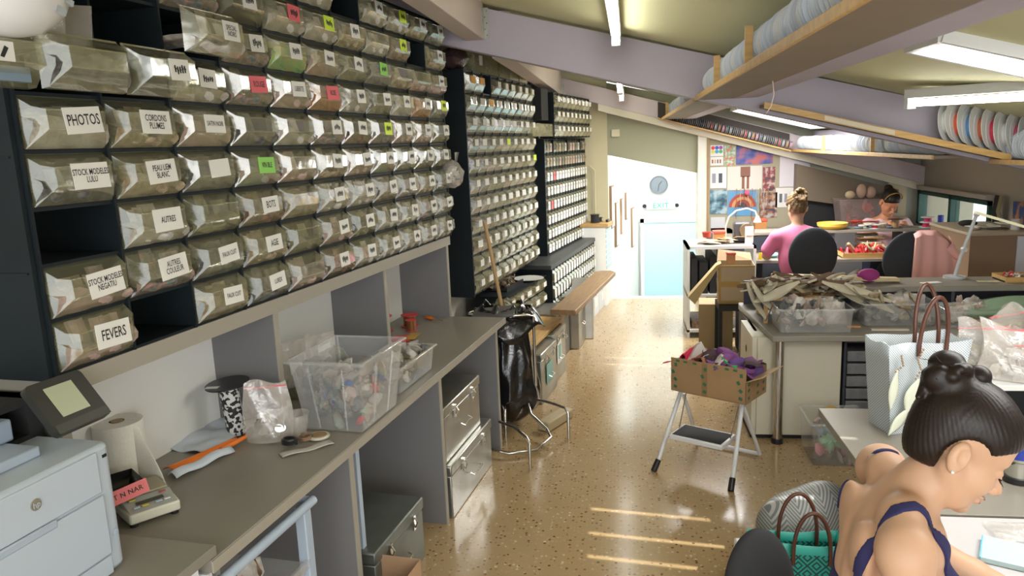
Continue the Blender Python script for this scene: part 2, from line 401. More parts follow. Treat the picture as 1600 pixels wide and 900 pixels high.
purlin('trim_14', 0.69, 0.83, 5.12, 9.28, 2.185, 2.42, 'farther lilac purlin beside the reel shelf', lilac)
purlin('trim_15', 2.42, 2.56, -2.4, 5.0, 1.715, 1.95, 'outer lilac purlin', lilac)
purlin('trim_16', 2.16, 2.30, 5.12, 9.28, 1.765, 1.99, 'outer far lilac purlin', lilac)
# joist hangers: perforated metal angle on the end of each left purlin
for (x, y, z0, z1) in ((-0.885, 4.992, 2.64, 2.83), (-0.73, 9.272, 2.54, 2.66)):
    h = thing('joist_hanger', 'perforated metal joist hanger at the %s end of the cream purlin' % ('near' if y < 6 else 'far'), 'bracket', (x, y, z0))
    hb = B().box(0,.034,-.004,.004,0,z1-z0).box(0,.004,-.05,.004,0,z1-z0)
    for k in range(5): hb.lathe([(.005,-.007),(.005,-.004)], (.017+.006*(-1)**k, 0, .02+k*(z1-z0-.04)/4), 8, 1, axis='y')
    obj('bracket_plate', hb, [steel, chrome], h)

# stairwell beyond the opening: side wall, far wall, blue door, clock, sign, steps going down
struct('wall_stairwell', B().hexa([(-.32,9.56,-1.6),(-.22,9.56,-1.6),(.26,13.2,-1.6),(.16,13.2,-1.6),(-.32,9.56,2.6),(-.22,9.56,2.6),(.26,13.2,2.6),(.16,13.2,2.6)]), wall_white)
struct('wall_landing', B().box(-.5,2.2,13.0,13.12,-1.6,3.0), wall_white)
struct('trim_17', B().box(1.33,1.45,9.56,13.0,-1.6,3.0), wall_white)
struct('trim_18', B().box(-.5,2.2,9.56,13.1,2.95,3.05), wall_white)
struct('trim_19', B().box(-.30,.87,9.40,9.60,-.14,-.001), mat('step_nosing', (0.55,0.5,0.4), 0.4))
st = B()
for k in range(8): st.box(-.3,1.33, 9.60+k*.27, 9.60+(k+1)*.27+.02, -1.6, -.17*(k+1))
st.box(-.3,1.4,11.7,13.0,-1.7,-1.45)
struct('trim_20', st, mat('stair_stone', (0.60,0.57,0.5), 0.4))
dr = thing('door_1', None, None, (0.84, 12.93, -1.45)); dr['kind'] = 'structure'
dblue = mat('pale_blue_door', (0.50, 0.74, 0.80), 0.5)
obj('door_leaf', B().box(-.52,.46,-.02,.03,0,2.04), dblue, dr, bevel=.006)
obj('door_frame', B().box(-.58,-.52,-.04,.07,0,2.10).box(.46,.52,-.04,.07,0,2.10).box(-.58,.52,-.04,.07,2.04,2.10), wall_white, dr)
obj('door_bar', B().box(-.2,.42,-.06,-.03,.40,.43), chrome, dr)
# pictures on the stairwell side wall
for k, (y, z, h) in enumerate(((9.75, 1.13, .55), (10.15,.86,.6), (10.7,.92,.5), (11.2,1.02,.40), (11.9,.62,.62))):
    x = -.22+(y-9.56)*.132
    o = thing('picture_frame', ['tall brown picture frame nearest the top of the stairs','brown picture frame hung second down the stairwell wall','narrow frame hung in the middle of the stairwell wall','small frame hung fourth down the stairwell wall','last thin frame hung down the stairwell wall'][k], 'picture', (x, y, z), R(-7.5), 'pictures along the stairs')
    obj('frame', B().box(0,.03,0,.25,-h/2,h/2), mat('frame_brown', (0.25,0.15,0.08), 0.5), o)
    obj('print', B().box(.03,.034,.02,.23,-h/2+.02,h/2-.02), white_card, o)
# clock and exit sign on the landing wall
c = thing('wall_clock', 'round pale wall clock above the blue door', 'clock', (0.57, 12.96, 1.22))
obj('clock_case', B().lathe([(0,.0),(.15,.0),(.155,-.02),(.15,-.04),(.135,-.035),(0,-.035)], n=32, axis='y'), mat('clock_grey', (0.12,0.13,0.15), 0.5), c)
obj('clock_face', B().lathe([(0,-.038),(.125,-.038)], n=32, axis='y'), mat('clock_face', (0.16,0.18,0.20), 0.5), c)
obj('clock_hand', B().beam((0,-.042,0),(.05,-.042,.06),.008,.004,upv=(0,1,0)), black_plastic, c)
obj('clock_hand', B().beam((0,-.042,0),(-.01,-.042,-.1),.008,.004,upv=(0,1,0)), black_plastic, c)
s = thing('exit_sign', 'green lettered exit light above the blue door', 'sign', (0.60, 12.995, .87))
obj('lamp_box', B().box(-.24,.24,-.06,0,-.06,.06), mat('sign_white', (0.7,0.75,0.75), 0.5), s, bevel=.01)
gb = B(); text_into(gb, 'EXIT', .12, Matrix.Translation((0,-.062,0)), 0, .002, 1.1); obj('lettering', gb, mat('exit_green', (0.02,0.55,0.25), 0.5), s)
obj('spotlight', B().lathe([(0,0),(.035,0),(.03,-.05),(0,-.05)], (-.27,-.03,0), 12, axis='y'), black_plastic, s)
obj('spotlight', B().lathe([(0,0),(.035,0),(.03,-.05),(0,-.05)], (.27,-.03,0), 12, axis='y'), black_plastic, s)
o = obj('junction_box', B().box(-.05,.05,-.03,0,-.045,.045), mat('cream_plastic', (0.66,0.62,0.45), 0.5), loc=(-.19, 9.42, 2.06), bevel=.006)
o.location = (-.10, 9.42, 2.06)
tag(o, 'small cream junction box on the shade toned header', 'switch')
# hot water tank and pipe in the far left corner
o = obj('heating_pipe', B().tube([(-.36,9.36,.9),(-.36,9.36,1.62),(-.42,9.36,1.68)], .010, 8), wall_cream); tag(o, 'thin cream pipe up the far end wall', 'pipe')

# ceiling lamps: fluorescent battens
def batten(name_label, a, b, h=.05):
    a = Vector(a); b = Vector(b); m_ = (a+b)/2; L = (b-a).length
    t = thing('tube_light', name_label, 'ceiling light', m_, math.atan2((b-a).y, (b-a).x), 'fluorescent tube lights')
    sl = math.asin((b-a).z/L)
    obj('lamp_body', B().box(-L/2-.03,L/2+.03,-.03,.03,.025,.025+h), white_plastic, t, rot=(0,-sl,0), bevel=.004)
    obj('end_cap', B().box(-L/2-.03,-L/2,-.025,.025,-.03,.03), white_plastic, t, rot=(0,-sl,0))
    obj('end_cap', B().box(L/2,L/2+.03,-.025,.025,-.03,.03), white_plastic, t, rot=(0,-sl,0))
    obj('lit_tube', B().cyl((-L/2,0,0),(L/2,0,0),.018,n=12), tube_glow, t, rot=(0,-sl,0))
    return t
batten('tube light with bare lit tube near the lilac rafter', (-.05, 3.2, 2.545), (-.04, 4.70, 2.545))
batten('tube light just beyond the lilac rafter', (-.04, 6.5, 2.46), (-.035, 7.75, 2.46))
batten('tube light farthest away, over the stair end', (-.03, 7.95, 2.45), (-.02, 9.1, 2.45))
batten('tube light at the right above the white reels', (1.56, 4.50, 2.095), (1.84, 3.68, 2.075))
# rooflights: bright panes set in the slope
sky_glow = mat('rooflight_pane', (1.0, 1.0, 0.98), 0.4, emit=2.6)
def rooflight(label, x0, x1, y0, y1):
    z = lambda x: ceil_z(x)-.02
    t = thing('rooflight', label, 'skylight', ((x0+x1)/2, (y0+y1)/2, z((x0+x1)/2)), 0, 'rooflights')
    cx, cy, cz = t.location
    b = B()
    for (p, q) in (((x0,y0),(x1,y0)),((x1,y0),(x1,y1)),((x1,y1),(x0,y1)),((x0,y1),(x0,y0))):
        b.beam((p[0]-cx,p[1]-cy,z(p[0])-cz),(q[0]-cx,q[1]-cy,z(q[0])-cz),.03,.05)
    obj('frame', b, white_plastic, t)
    b = B(); p = [(x0-cx,y0-cy,z(x0)-cz),(x1-cx,y0-cy,z(x1)-cz),(x1-cx,y1-cy,z(x1)-cz),(x0-cx,y1-cy,z(x0)-cz)]
    b.hexa([(a,bb,c_-.006) for a,bb,c_ in p]+[(a,bb,c_) for a,bb,c_ in p]); obj('pane', b, sky_glow, t)
rooflight('bright rooflight pane nearest, at the upper right', 1.16, 2.2, 3.08, 3.42)
rooflight('bright rooflight pane beyond the lilac rafter', 1.22, 2.1, 7.6, 9.1)
# ================================================================ LEFT WALL: DRAWER CABINETS
def profile_bin(w, h, p=0.06, g=0.008):
    """clear tilt-out bin: sloping top, label face, undercut, chamfered cheeks; front is -y"""
    x0, x1 = g, w-g; i = min(.038, w*.16)
    b = B()
    v = [(x0,0,.03*h),(x1,0,.03*h),(x1,0,.97*h),(x0,0,.97*h),
         (x0+i*.3,-p*.72,.77*h),(x1-i*.3,-p*.72,.77*h),(x0+i,-p,.72*h),(x1-i,-p,.72*h),
         (x0+i,-p*1.05,.38*h),(x1-i,-p*1.05,.38*h),(x0+.003,-p*.3,.05*h),(x1-.003,-p*.3,.05*h)]
    f = [(3,4,5,2),(4,6,7,5),(6,8,9,7),(8,10,11,9),(0,1,11,10),(3,0,10,8,6,4),(2,5,7,9,11,1)]
    b.add(v, f, 0)
    # rolled rims that catch the light
    r = .0022
    b.tube([v[6], v[7]], r, 4, 0); b.tube([v[8], v[9]], r, 4, 0); b.tube([v[3], v[2]], r*1.3, 4, 0)
    return b
def contents_mesh(w, h, var, nm):
    rnd = random.Random(var); b = B()
    ph = [rnd.random()*6 for _ in range(4)]; fill = rnd.uniform(.40, .66)
    def fn(u, v):
        x = .014+u*(w-.028)
        top = h*(fill+.12*math.sin(u*5+ph[0])+.06*math.sin(u*13+ph[1]))
        if v < .6:
            t = v/.6; z = .05*h+t*(top-.05*h); y = -.012-.034*math.sin(t*PI*.75)+.006*math.sin(u*17+ph[2]+z*90)
        else:
            t = (v-.6)/.4; z = top+.02*h*math.sin(u*9+t*6); y = -.024+t*.2
        return (x, y, z)
    b.grid(fn, 14, 8)
    for k in range(5):
        b.ell((rnd.uniform(.04, w-.04), rnd.uniform(-.03, .05), h*rnd.uniform(.25, fill)), (rnd.uniform(.015,.035), .02, rnd.uniform(.01,.022)), 7, 5, 0, rot=(rnd.random(), rnd.random(), 0))
    # standing plastic sachets with folded tops
    for k in range(3):
        x = rnd.uniform(.03, w-.09); ww = rnd.uniform(.05, .09); t = rnd.uniform(-.25, .25); zt = h*rnd.uniform(.55, .86)
        b.grid(lambda u, v: (x+u*ww+v*t*.05, -.018+.03*v+.006*math.sin(u*8+k), .12*h+v*zt), 4, 4)
    return b.mesh(nm, CM[0])

def set_mat(o, m):
    o.material_slots[0].link = 'OBJECT'; o.material_slots[0].material = m
def frame_M(org, dx, dy): return math.atan2(dy, dx)

W1, H1 = 0.2823, 0.1485
bin_me = profile_bin(W1, H1, .062).mesh('drawer', bin_clear)
cont_me = [contents_mesh(W1, H1, 11+k, 'contents') for k in range(6)]
CARDM = {'w': white_card, 'r': red_card, 'n': neon_card, 'g': green_card, 'o': orange_card}
# label leaning on the drawer's face: local frame at the middle of that face
def card_mesh(w, h, text=None, col='w', seed=0, size=None, tilt=0.0):
    b = B(); b.box(-w/2, w/2, -.0015, 0, -h/2, h/2, 0)
    M = Matrix.Translation((0, -.0016, 0))
    if text is None:
        scribble(b, w*.62, h*.7, M, 1, random.Random(seed), 5)
    elif text:
        text_into(b, text, (size or h*.34)*1.42, M, 1, sx=.68)
    return b.mesh('label_card', [CARDM[col], ink])
def place_card(me, parent, x, w=W1, h=H1, p=.062, tilt=0, zf=.545):
    o = link('label_card', me, parent)
    o.location = (x, -p*1.02-.002, h*zf); o.rotation_euler = (R(-4), tilt, 0)
    return o
blank_cards = {}
def small_card(col, seed):
    k = (col, seed % 5)
    if k not in blank_cards: blank_cards[k] = card_mesh(.085, .062, None, col, seed)
    return blank_cards[k]

A1 = Vector((-1.163, 4.777, 0)); D1 = Vector((.1214, .9926, 0)); ANG1 = math.atan2(D1.y, D1.x)
def L1(s, n, z): # along the wall, out of the wall, up
    p = A1 + D1*s + Vector((.9926, -.1214, 0))*n; return (p.x, p.y, z)
def cabinet(name, label, org, ang, ncol, nrow, w, h, depth, skip=(), holes=(), sides=True, top=True):
    t = thing(name, label, 'cabinet', org, ang)
    b = B(); W = ncol*w; H = nrow*h; th = .006
    for r in range(nrow+1): b.box(-.004, W+.004, -.014, depth, r*h-th/2-.002, r*h+th/2+.002)
    for c in range(ncol+1):
        b.box(c*w-th/2-.001, c*w+th/2+.001, -.022, depth, -.003, H+.003)
    b.box(0, W, depth-.01, depth, 0, H)
    obj('cabinet_frame', b, dark_plastic, t)
    return t
# --- nearest cabinet: eleven columns of clear drawers
NC1, NR1 = 11, 9
cab1 = cabinet('drawer_cabinet', 'nearest wall cabinet of large clear labelled tilt drawers above the grey bench', L1(-3.055, 0, 1.392), ANG1, NC1, NR1, W1, H1, .37)
obj('side_panel', B().box(-.02,-.004,-.012,.38,-.01,NR1*H1+.01).box(-.024,-.02,.0,.36,.28,.284).box(-.024,-.02,.0,.36,.58,.584), dark_plastic, cab1)
TXT = {(0,0): ('FEVERS', 'w', .030), (1,0): ('STOCK MODELES\nNEGATIU', 'w', .0165), (3,0): ('STOCK MODELES\nLULU', 'w', .0165), (4,0): ('PHOTOS', 'w', .029),
       (1,1): ('AUTRES\nCOULEUR', 'w', .018), (2,1): ('AUTRES', 'w', .019), (3,1): ('PEAU LIEM\nBLANC', 'w', .018), (4,1): ('CORDONS\nPLUMES', 'w', .019),
       (0,2): ('FAUX CUIT', 'w', .016), (1,2): ('FAUX CUIT', 'w', .016), (2,3): ('BOTS', 'w', .026), (3,3): ('VIN BLE', 'g', .020), (3,2): ('', 'w', 0),
       (4,2): ('SATIN NOIR', 'w', .016), (0,3): ('LUREX', 'w', .018), (1,3): ('AGIE', 'w', .024), (5,3): ('ROUGE', 'r', .022), (5,4): ('LIBERTE', 'w', .02), (5,5): ('ROSE', 'r', .022)}
COLC = {(4,7): 'n', (5,10): 'n', (6,7): 'g', (7,4): 'r', (7,5): 'n', (8,8): 'n', (7,8): 'n'}
HOLES1 = {(2,0), (0,1), (6,0), (6,1), (7,0), (7,1), (7,9), (8,6)}
NOCARD = {(2,2), (4,3), (3,4), (2,4), (1,4), (0,4), (4,4), (6,8), (7,7), (7,9), (8,2), (8,4), (6,9), (5,0)}
MSEL = {(4,1):0,(3,1):0,(4,2):2,(3,3):6,(5,3):8,(5,4):2,(6,4):9,(7,5):1,(2,3):3,(1,1):8,(2,1):1,(3,2):4,(4,3):4,(0,0):2,(1,0):2,(2,2):5,(5,9):7,(5,5):7,(4,0):1,(3,0):4}
rnd1 = random.Random(5)
for r in range(NR1):
    for c in range(NC1):
        if (r, c) in HOLES1: rnd1.random(); continue
        d = link('drawer', bin_me, cab1, (c*W1, -.004, r*H1))
        q = rnd1.random()
        out = 0
        if (r, c) in ((5,0), (5,1)): out = .10
        if (r, c) == (6,2): out = .09
        d.location.y -= out
        if (r, c) not in ((5,1), (7,3)):
            k = link('contents', cont_me[rnd1.randrange(6)], d); set_mat(k, CM[MSEL.get((r,c), rnd1.choice([0,0,1,1,1,1,2,2,3,4,4,5,6,8]))])
        if (r, c) in TXT:
            tx, cl, sz = TXT[(r, c)]
            me = card_mesh(.125 if c < 2 else .105, .070 if c < 2 else .060, tx, cl, 0, sz)
            o = place_card(me, d, W1*(.54 if c else .56), tilt=R(rnd1.uniform(-4, 3)))
            d['label'] = 'clear drawer with a %s card%s' % ({'w': 'white', 'r': 'red', 'g': 'green'}[cl], ' lettered '+tx.replace('\n', ' ') if tx else ', blank')
        elif (r, c) in NOCARD: pass
        elif (r, c) == (6,2): place_card(card_mesh(.085,.062,'SPECIAL\nNOIRS','w',0,.016), d, W1*.6)
        else:
            cl = COLC.get((r, c), 'w')
            place_card(small_card(cl, r*7+c), d, W1*rnd1.uniform(.48, .6), tilt=R(rnd1.uniform(-3, 3)))
            if cl != 'w': d['label'] = 'clear drawer with a %s card' % {'n': 'neon yellow', 'g': 'green', 'r': 'pink'}[cl]
# two pulled-out drawers left of the column grid, with sachets poking out, helmet above
def sachet(b, x, y, z, w, h, lean, m=0, rnd=random):
    a, c = rnd.uniform(-.5, .5), rnd.random()*5
    b.grid(lambda u, v: (x+(u-.5)*w*math.cos(a)+v*lean, y+(u-.5)*w*math.sin(a)+.012*math.sin(u*7+c)*v, z+v*h), 6, 6, m)
op = thing('open_drawer', 'long clear drawer pulled out at upper left, holding zip bags', 'drawer', L1(-3.36, .02, 1.392+5*H1+.004), ANG1)
obj('drawer_shell', profile_bin(.36, H1, .10), bin_clear, op)
obj('label_card', B().box(.10,.23,-.107,-.104,.055,.100,0).add([(.13,-.108,.085),(.15,-.108,.065),(.155,-.108,.07),(.135,-.108,.09)],[(0,1,2,3)],1).add([(.165,-.108,.09),(.175,-.108,.06),(.185,-.108,.062),(.18,-.108,.09)],[(0,1,2,3)],1).add([(.205,-.108,.09),(.19,-.108,.065),(.2,-.108,.062),(.215,-.108,.085)],[(0,1,2,3)],1), [white_card, ink], op)
bb = B(); sachet(bb,.12,-.02,.06,.16,.13,.02); sachet(bb,.24,-.03,.05,.18,.19,-.03); sachet(bb,.36,-.03,.08,.20,.19,.03); sachet(bb,.44,-.04,.08,.14,.15,.02)
zb = obj('zip_bags', bb, bag_clear, op)
obj('blue_slip', B().box(.03,.30,-.07,-.05,.015,.05), mat('slate_blue_slip', (0.20,0.28,0.36), 0.5), op)
# white cycle helmet
hm = thing('cycle_helmet', 'white cycle helmet with grey stickers resting on the open drawer at upper left', 'helmet', L1(-3.13, .12, 2.355), ANG1)
hb = B(); hb.ell((0,0,0), (.15,.12,.105), 28, 16)
hs = obj('helmet_shell', hb, mat('helmet_white', (0.78,0.79,0.79), 0.25), hm)
vb = B()
for (x, z, a, w, h) in ((-.05,-.01,.2,.05,.020),(.0,.055,.1,.06,.016),(.055,-.045,.35,.028,.016),(.085,-.02,.35,.026,.014)):
    yy = -.12*math.sqrt(max(0,1-(x/.15)**2-(z/.105)**2))-.003
    obj('vent' if w > .04 else 'sticker', B().obox((x,yy,z),(w,.008,h),(0,a,0)), black_matte if w > .04 else mat('sticker_grey', (0.42,0.46,0.48), 0.4), hm)
# protruding bag on the last column
cb_ = thing('crumpled_bag', 'crumpled clear bag bulging from the last column of the nearest cabinet', 'bag', L1(.02, .06, 1.392+2*H1+.10), ANG1)
bb = B(); bb.ell((0,0,0), (.10,.075,.085), 12, 9, jit=.13, rnd=random.Random(3)); sachet(bb,.02,-.02,.05,.12,.09,.03,rnd=random.Random(2))
obj('bag_film', bb, bag_clear, cb_); obj('contents', B().blobs(14, lambda r: (r.uniform(-.06,.06), r.uniform(-.03,.03), r.uniform(-.06,.03)), .012, .025, 1, random.Random(4)), CM[1], cb_)

# --- second cabinet
def small_bin(w, h, p, nm, cardm=white_card, cx=.5, cwf=.62):
    b = profile_bin(w, h, p, .003)
    cw = w*cwf; b.box(w*cx-cw/2, w*cx+cw/2, -p*1.09, -p*1.06, h*.40, h*.72, 1)
    b.grid(lambda u, v: (.008+u*(w-.016), -.012-.02*math.sin(v*2.3)+(.0 if v < .8 else .1*(v-.8)*5), .05*h+v*h*(.48+.1*math.sin(u*6+w*99))), 4, 5, 2)
    return b.mesh(nm, [bin_clear, cardm, CM[0]])
O2 = Vector((-1.130, 5.36, 0)); E2 = Vector((-.862, 7.16, 0)); L2 = (E2-O2).length; ANG2 = math.atan2((E2-O2).y, (E2-O2).x)
NC2, NR2 = 9, 11; W2, H2 = L2/NC2, .1475
cab2 = cabinet('drawer_cabinet', 'middle wall cabinet of clear labelled drawers behind the black rubbish bag', (O2.x, O2.y, .875), ANG2, NC2, NR2, W2, H2, .28)
obj('side_panel', B().box(-.02,-.004,-.03,.28,-.01,NR2*H2), dark_plastic, cab2)
b2v = [small_bin(W2, H2, .05, 'drawer', m_, cx, cw) for (m_, cx, cw) in ((white_card,.5,.42),(white_card,.55,.36),(white_card,.45,.5),(orange_card,.5,.5),(neon_card,.5,.45))]
rnd2 = random.Random(8)
for r in range(NR2):
    for c in range(NC2):
        q = rnd2.random()
        if r > 7 and q < .05: continue
        k = rnd2.choice([0,0,1,1,2])
        if (r, c) in ((10,0),(10,1),(9,2)): k = 3
        if (r, c) in ((7,4),(6,8)): k = 4
        d = link('drawer', b2v[k], cab2, (c*W2, -.004, r*H2))
        cm = rnd2.choice([CM[0],CM[1],CM[1],CM[2],CM[5],CM[3]])
        d.material_slots[2].link = 'OBJECT'; d.material_slots[2].material = cm
        if k == 3: d['label'] = 'clear drawer with an orange card'
        if k == 4: d['label'] = 'clear drawer with a neon yellow card'
# loose boxes stacked over the middle cabinet
rr = random.Random(12)
for k in range(5):
    s_ = .24+k*.29; zt = .875+NR2*H2+.006
    P = O2+(E2-O2).normalized()*s_
    hgt = [.19,.165,.15,.13,.12][k]
    if k == 0: nm_l = 'clear box topmost above the middle cabinet, nearest the black side panel'
    t = thing('stacking_box', ['clear labelled box nearest the camera on top of the middle cabinet','second clear box on top of the middle cabinet','third clear box on top of the middle cabinet','fourth clear box on the middle cabinet, under the rafter','last clear box on top of the middle cabinet'][k], 'box', (P.x, P.y, zt), ANG2, 'boxes on the middle cabinet')
    bb = B().box(0,.25,-.03,-.028,0,hgt).box(0,.25,.14,.142,0,hgt).box(0,.002,-.03,.14,0,hgt).box(.248,.25,-.03,.14,0,hgt).box(0,.25,-.03,.14,0,.002)
    obj('box_shell', bb, bin_clear, t); obj('contents', B().blobs(10, lambda r: (r.uniform(.05,.2), r.uniform(.0,.1), r.uniform(.02,hgt*.6)), .018,.035,1,rr), CM[[2,1,3,0,5][k]], t)
    if k in (0,4): obj('label_card', B().box(.09,.16,-.033,-.031,.05,.12), white_card, t)
t = thing('dark_bag', 'crumpled dark plastic bag on top of the black side of the middle cabinet', 'bag', (O2.x-.05, O2.y-.02, .875+NR2*H2+.075), ANG2)
obj('bag_film', B().ell((.04,.0,0),(.14,.10,.075),14,10,jit=.10,rnd=random.Random(6)), mat('dark_film', (0.05,0.03,0.035), 0.2, bump=.8), t)

# --- third cabinet: narrow drawers, mostly white fronts
O3 = Vector((-.812, 7.6, 0)); E3 = Vector((-.492, 9.34, 0)); L3 = (E3-O3).length; ANG3 = math.atan2((E3-O3).y, (E3-O3).x)
NC3, NR3 = 15, 8; W3, H3 = L3/NC3, .1455
cab3 = cabinet('drawer_cabinet', 'farthest upper cabinet of narrow white labelled drawers', (O3.x, O3.y, .845), ANG3, NC3, NR3, W3, H3, .22)
obj('side_panel', B().box(-.02,-.004,-.03,.22,-.01,NR3*H3), dark_plastic, cab3)
pale = mat('pale_drawer_paper', (0.62,0.61,0.56), 0.6, var=.25, vscale=30)
b3v = []
for (cm_, cf, cx) in ((white_card,.74,.5),(white_card,.6,.55),(red_card,.6,.5)):
    b = profile_bin(W3, H3, .035, .0025); b.box(W3*cx-W3*cf/2, W3*cx+W3*cf/2, -.041,-.038, H3*.12, H3*.70, 1); b.box(W3*.3, W3*.45, -.042,-.041, H3*.45, H3*.55, 2)
    b3v.append(b.mesh('drawer', [bin_clear, cm_, ink]))
for r in range(NR3):
    for c in range(NC3):
        if r >= 7 and c % 5 == 2: continue
        d = link('drawer', b3v[2 if (r, c) in ((5,2),(3,1)) else rnd2.randrange(2)], cab3, (c*W3, -.003, r*H3))
        if r >= 6:
            for sl in d.material_slots[1:2]: sl.link = 'OBJECT'; sl.material = CM[rnd2.choice([0,1,2,5])]
# its upper box row and the dark box on top
cab4 = cabinet('drawer_cabinet', 'small top cabinet beside the black box, under the cream purlin', (O3.x+.10, O3.y+.12, .845+NR3*H3+.02), ANG3, 9, 3, .175, .145, .22)
for r in range(3):
    for c in range(9):
        d = link('drawer', b2v[rnd2.randrange(3)], cab4, (c*.175, -.003, r*.145)); d.scale = (.175/W2, 1, .145/H2)
        d.material_slots[2].link = 'OBJECT'; d.material_slots[2].material = CM[rnd2.choice([0,1,5])]
P4 = O3
bx = thing('black_box', 'black open crate standing high on the far cabinets', 'box', (-.80, 7.38, 2.19), ANG3)
obj('crate_wall', B().box(0,.24,-.02,.20,0,.30), black_matte, bx, bevel=.004)
tr = thing('crate_of_oddments', 'shallow clear tray of oddments under the black crate', 'box', (-.86, 7.02, 2.035), ANG3)
obj('tray', B().box(0,.72,-.03,-.027,0,.12).box(0,.72,.2,.203,0,.12).box(0,.72,-.03,.2,0,.003).box(0,.003,-.03,.2,0,.12).box(.717,.72,-.03,.2,0,.12), bin_clear, tr)
obj('contents', B().blobs(40, lambda r: (r.uniform(.03,.68), r.uniform(0,.16), r.uniform(.02,.10)), .015,.035,1,rr), CM[1], tr)

# --- low cabinets under the dark counter
O5 = Vector((-.715, 7.02, 0)); E5 = Vector((-.335, 9.36, 0)); L5 = (E5-O5).length; ANG5 = math.atan2((E5-O5).y, (E5-O5).x)
NC5 = 17; W5 = L5/20
cab5 = cabinet('drawer_cabinet', 'low cabinet of narrow white fronted drawers behind the brown plank', (O5.x, O5.y, .335), ANG5, NC5, 3, W5, .15, .30)
obj('side_panel', B().box(-.02,-.004,-.03,.30,-.01,.46), dark_plastic, cab5)
b5 = []
for cm_ in (white_card, red_card):
    b = profile_bin(W5, .15, .035, .0025); b.box(W5*.18, W5*.8, -.041,-.038, .15*.14, .15*.72, 1)
    b5.append(b.mesh('drawer', [bin_clear, cm_]))
for r in range(3):
    for c in range(NC5): link('drawer', b5[1 if (r, c) == (0,7) else 0], cab5, (c*W5, -.003, r*.15))
dirv = (E5-O5).normalized(); nv = Vector((-dirv.y, dirv.x, 0))
def L5p(s, n, z): p = O5+dirv*s-nv*n; return (p.x, p.y, z)
wt = obj('dark_counter', B().box(-.05, L5+.04, -.03, .36, 0, .045), mat('dark_counter_top', (0.045,0.047,0.045), 0.45), loc=(O5.x, O5.y, .79), rot=(0,0,ANG5), bevel=.004)
tag(wt, 'dark narrow countertop between the upper and low far drawers', 'counter')
# second low tier nearer the camera
O6 = Vector((-1.0, 5.95, 0)); E6 = Vector((-.78, 7.0, 0)); ANG6 = math.atan2((E6-O6).y, (E6-O6).x)
cab6 = cabinet('drawer_cabinet', 'short low cabinet with a white plate on it, beside the rubbish bag', (O6.x, O6.y, .47), ANG6, 5, 2, .213, .13, .25)
for r in range(2):
    for c in range(5):
        d = link('drawer', b2v[c % 3], cab6, (c*.213, -.003, r*.13)); d.scale = (.213/W2, 1, .13/H2)
t6 = obj('cabinet_top', B().box(-.01,1.075,-.04,.26,.262,.275), dark_plastic, cab6)
pl = obj('plate', B().lathe([(0,0),(.09,0),(.14,.012),(.142,.016),(.09,.006),(0,.005)], n=28), mat('plate_white', (0.66,0.66,0.60), 0.3), loc=(-.74,6.78,.747))
pl.location = (-.88, 6.72, .748); tag(pl, 'white plate on the short low cabinet', 'plate')
tb = thing('tray_of_oddments', 'black tray heaped with pale oddments beside the broom handle', 'tray', (-1.02, 6.15, .745), ANG6)
obj('tray', B().box(0,.42,-.02,.2,0,.012).box(0,.42,-.03,-.02,0,.04).box(0,.42,.19,.2,0,.04), black_plastic, tb)
obj('oddment', B().blobs(26, lambda r: (r.uniform(.05,.38), r.uniform(0,.17), r.uniform(.02,.07)), .018,.04,2,rr), [CM[0], CM[3]], tb)
# stairs-end shelf with wooden top and pigeonholes
sh = thing('wooden_counter', 'pale wood topped counter with slatted front at the stair end', 'counter', (-.32, 9.03, 0), ANG5)
obj('counter_top', B().box(-.02,.36,-.12,.22,.965,1.0).box(-.02,.36,-.125,-.12,.955,1.0), [wood], sh, bevel=.003)
fb = B()
for k in range(8): pass
obj('slat_front', B().box(.0,.34,-.09,.2,.0,.965), wall_white, sh)
for k in range(8): link('slat', B().box(.0,.34,-.10,-.09,0,.045).mesh('slat', mat('pale_blue_slat',(0.55,0.68,0.72),0.5)) if k == 0 else sl_me, sh, (0,0,.45+k*.063)); sl_me = bpy.data.objects['slat'].data
def reel(nm, label, loc, r, h, core, mcol, mfl, group=None, rot=(0,0,0), n=20, cat='reel', holes=0):
    t = thing(nm, label, cat, loc, 0, group); t.rotation_euler = rot
    obj('flange', B().lathe([(0,0),(r,0),(r,.004),(0,.004)], n=n), mfl, t)
    obj('flange', B().lathe([(0,h-.004),(r,h-.004),(r,h),(0,h)], n=n), mfl, t)
    obj('winding', B().lathe([(core,.004),(core,h-.004)], n=n), mcol, t)
    return t
reel('cord_reel', 'black cord reel upright on the wooden counter', (-.36, 9.18, 1.001), .06, .10, .05, black_matte, black_plastic)
reel('cord_reel', 'second flat black reel under the upright one beside the pipe', (-.31, 9.30, 1.001), .045, .05, .03, black_matte, black_plastic)
o = obj('stapler', B().box(0,.12,-.015,.015,0,.03), black_plastic, loc=(-.22,9.20,1.001), rot=(0,0,1.3), bevel=.006); tag(o, 'small black stapler at the end of the wooden counter', 'stapler')
# round grey disc hanging by the far cabinet
o = obj('round_sieve', B().lathe([(0,0),(.10,0),(.115,-.01),(.115,-.03),(.10,-.02),(0,-.02)], n=28, axis='y'), mat('sieve_grey', (0.34,0.34,0.30), 0.5), loc=(-.53, 9.35, 2.14)); tag(o, 'round grey disc hanging at the end of the far cabinet', 'disc')
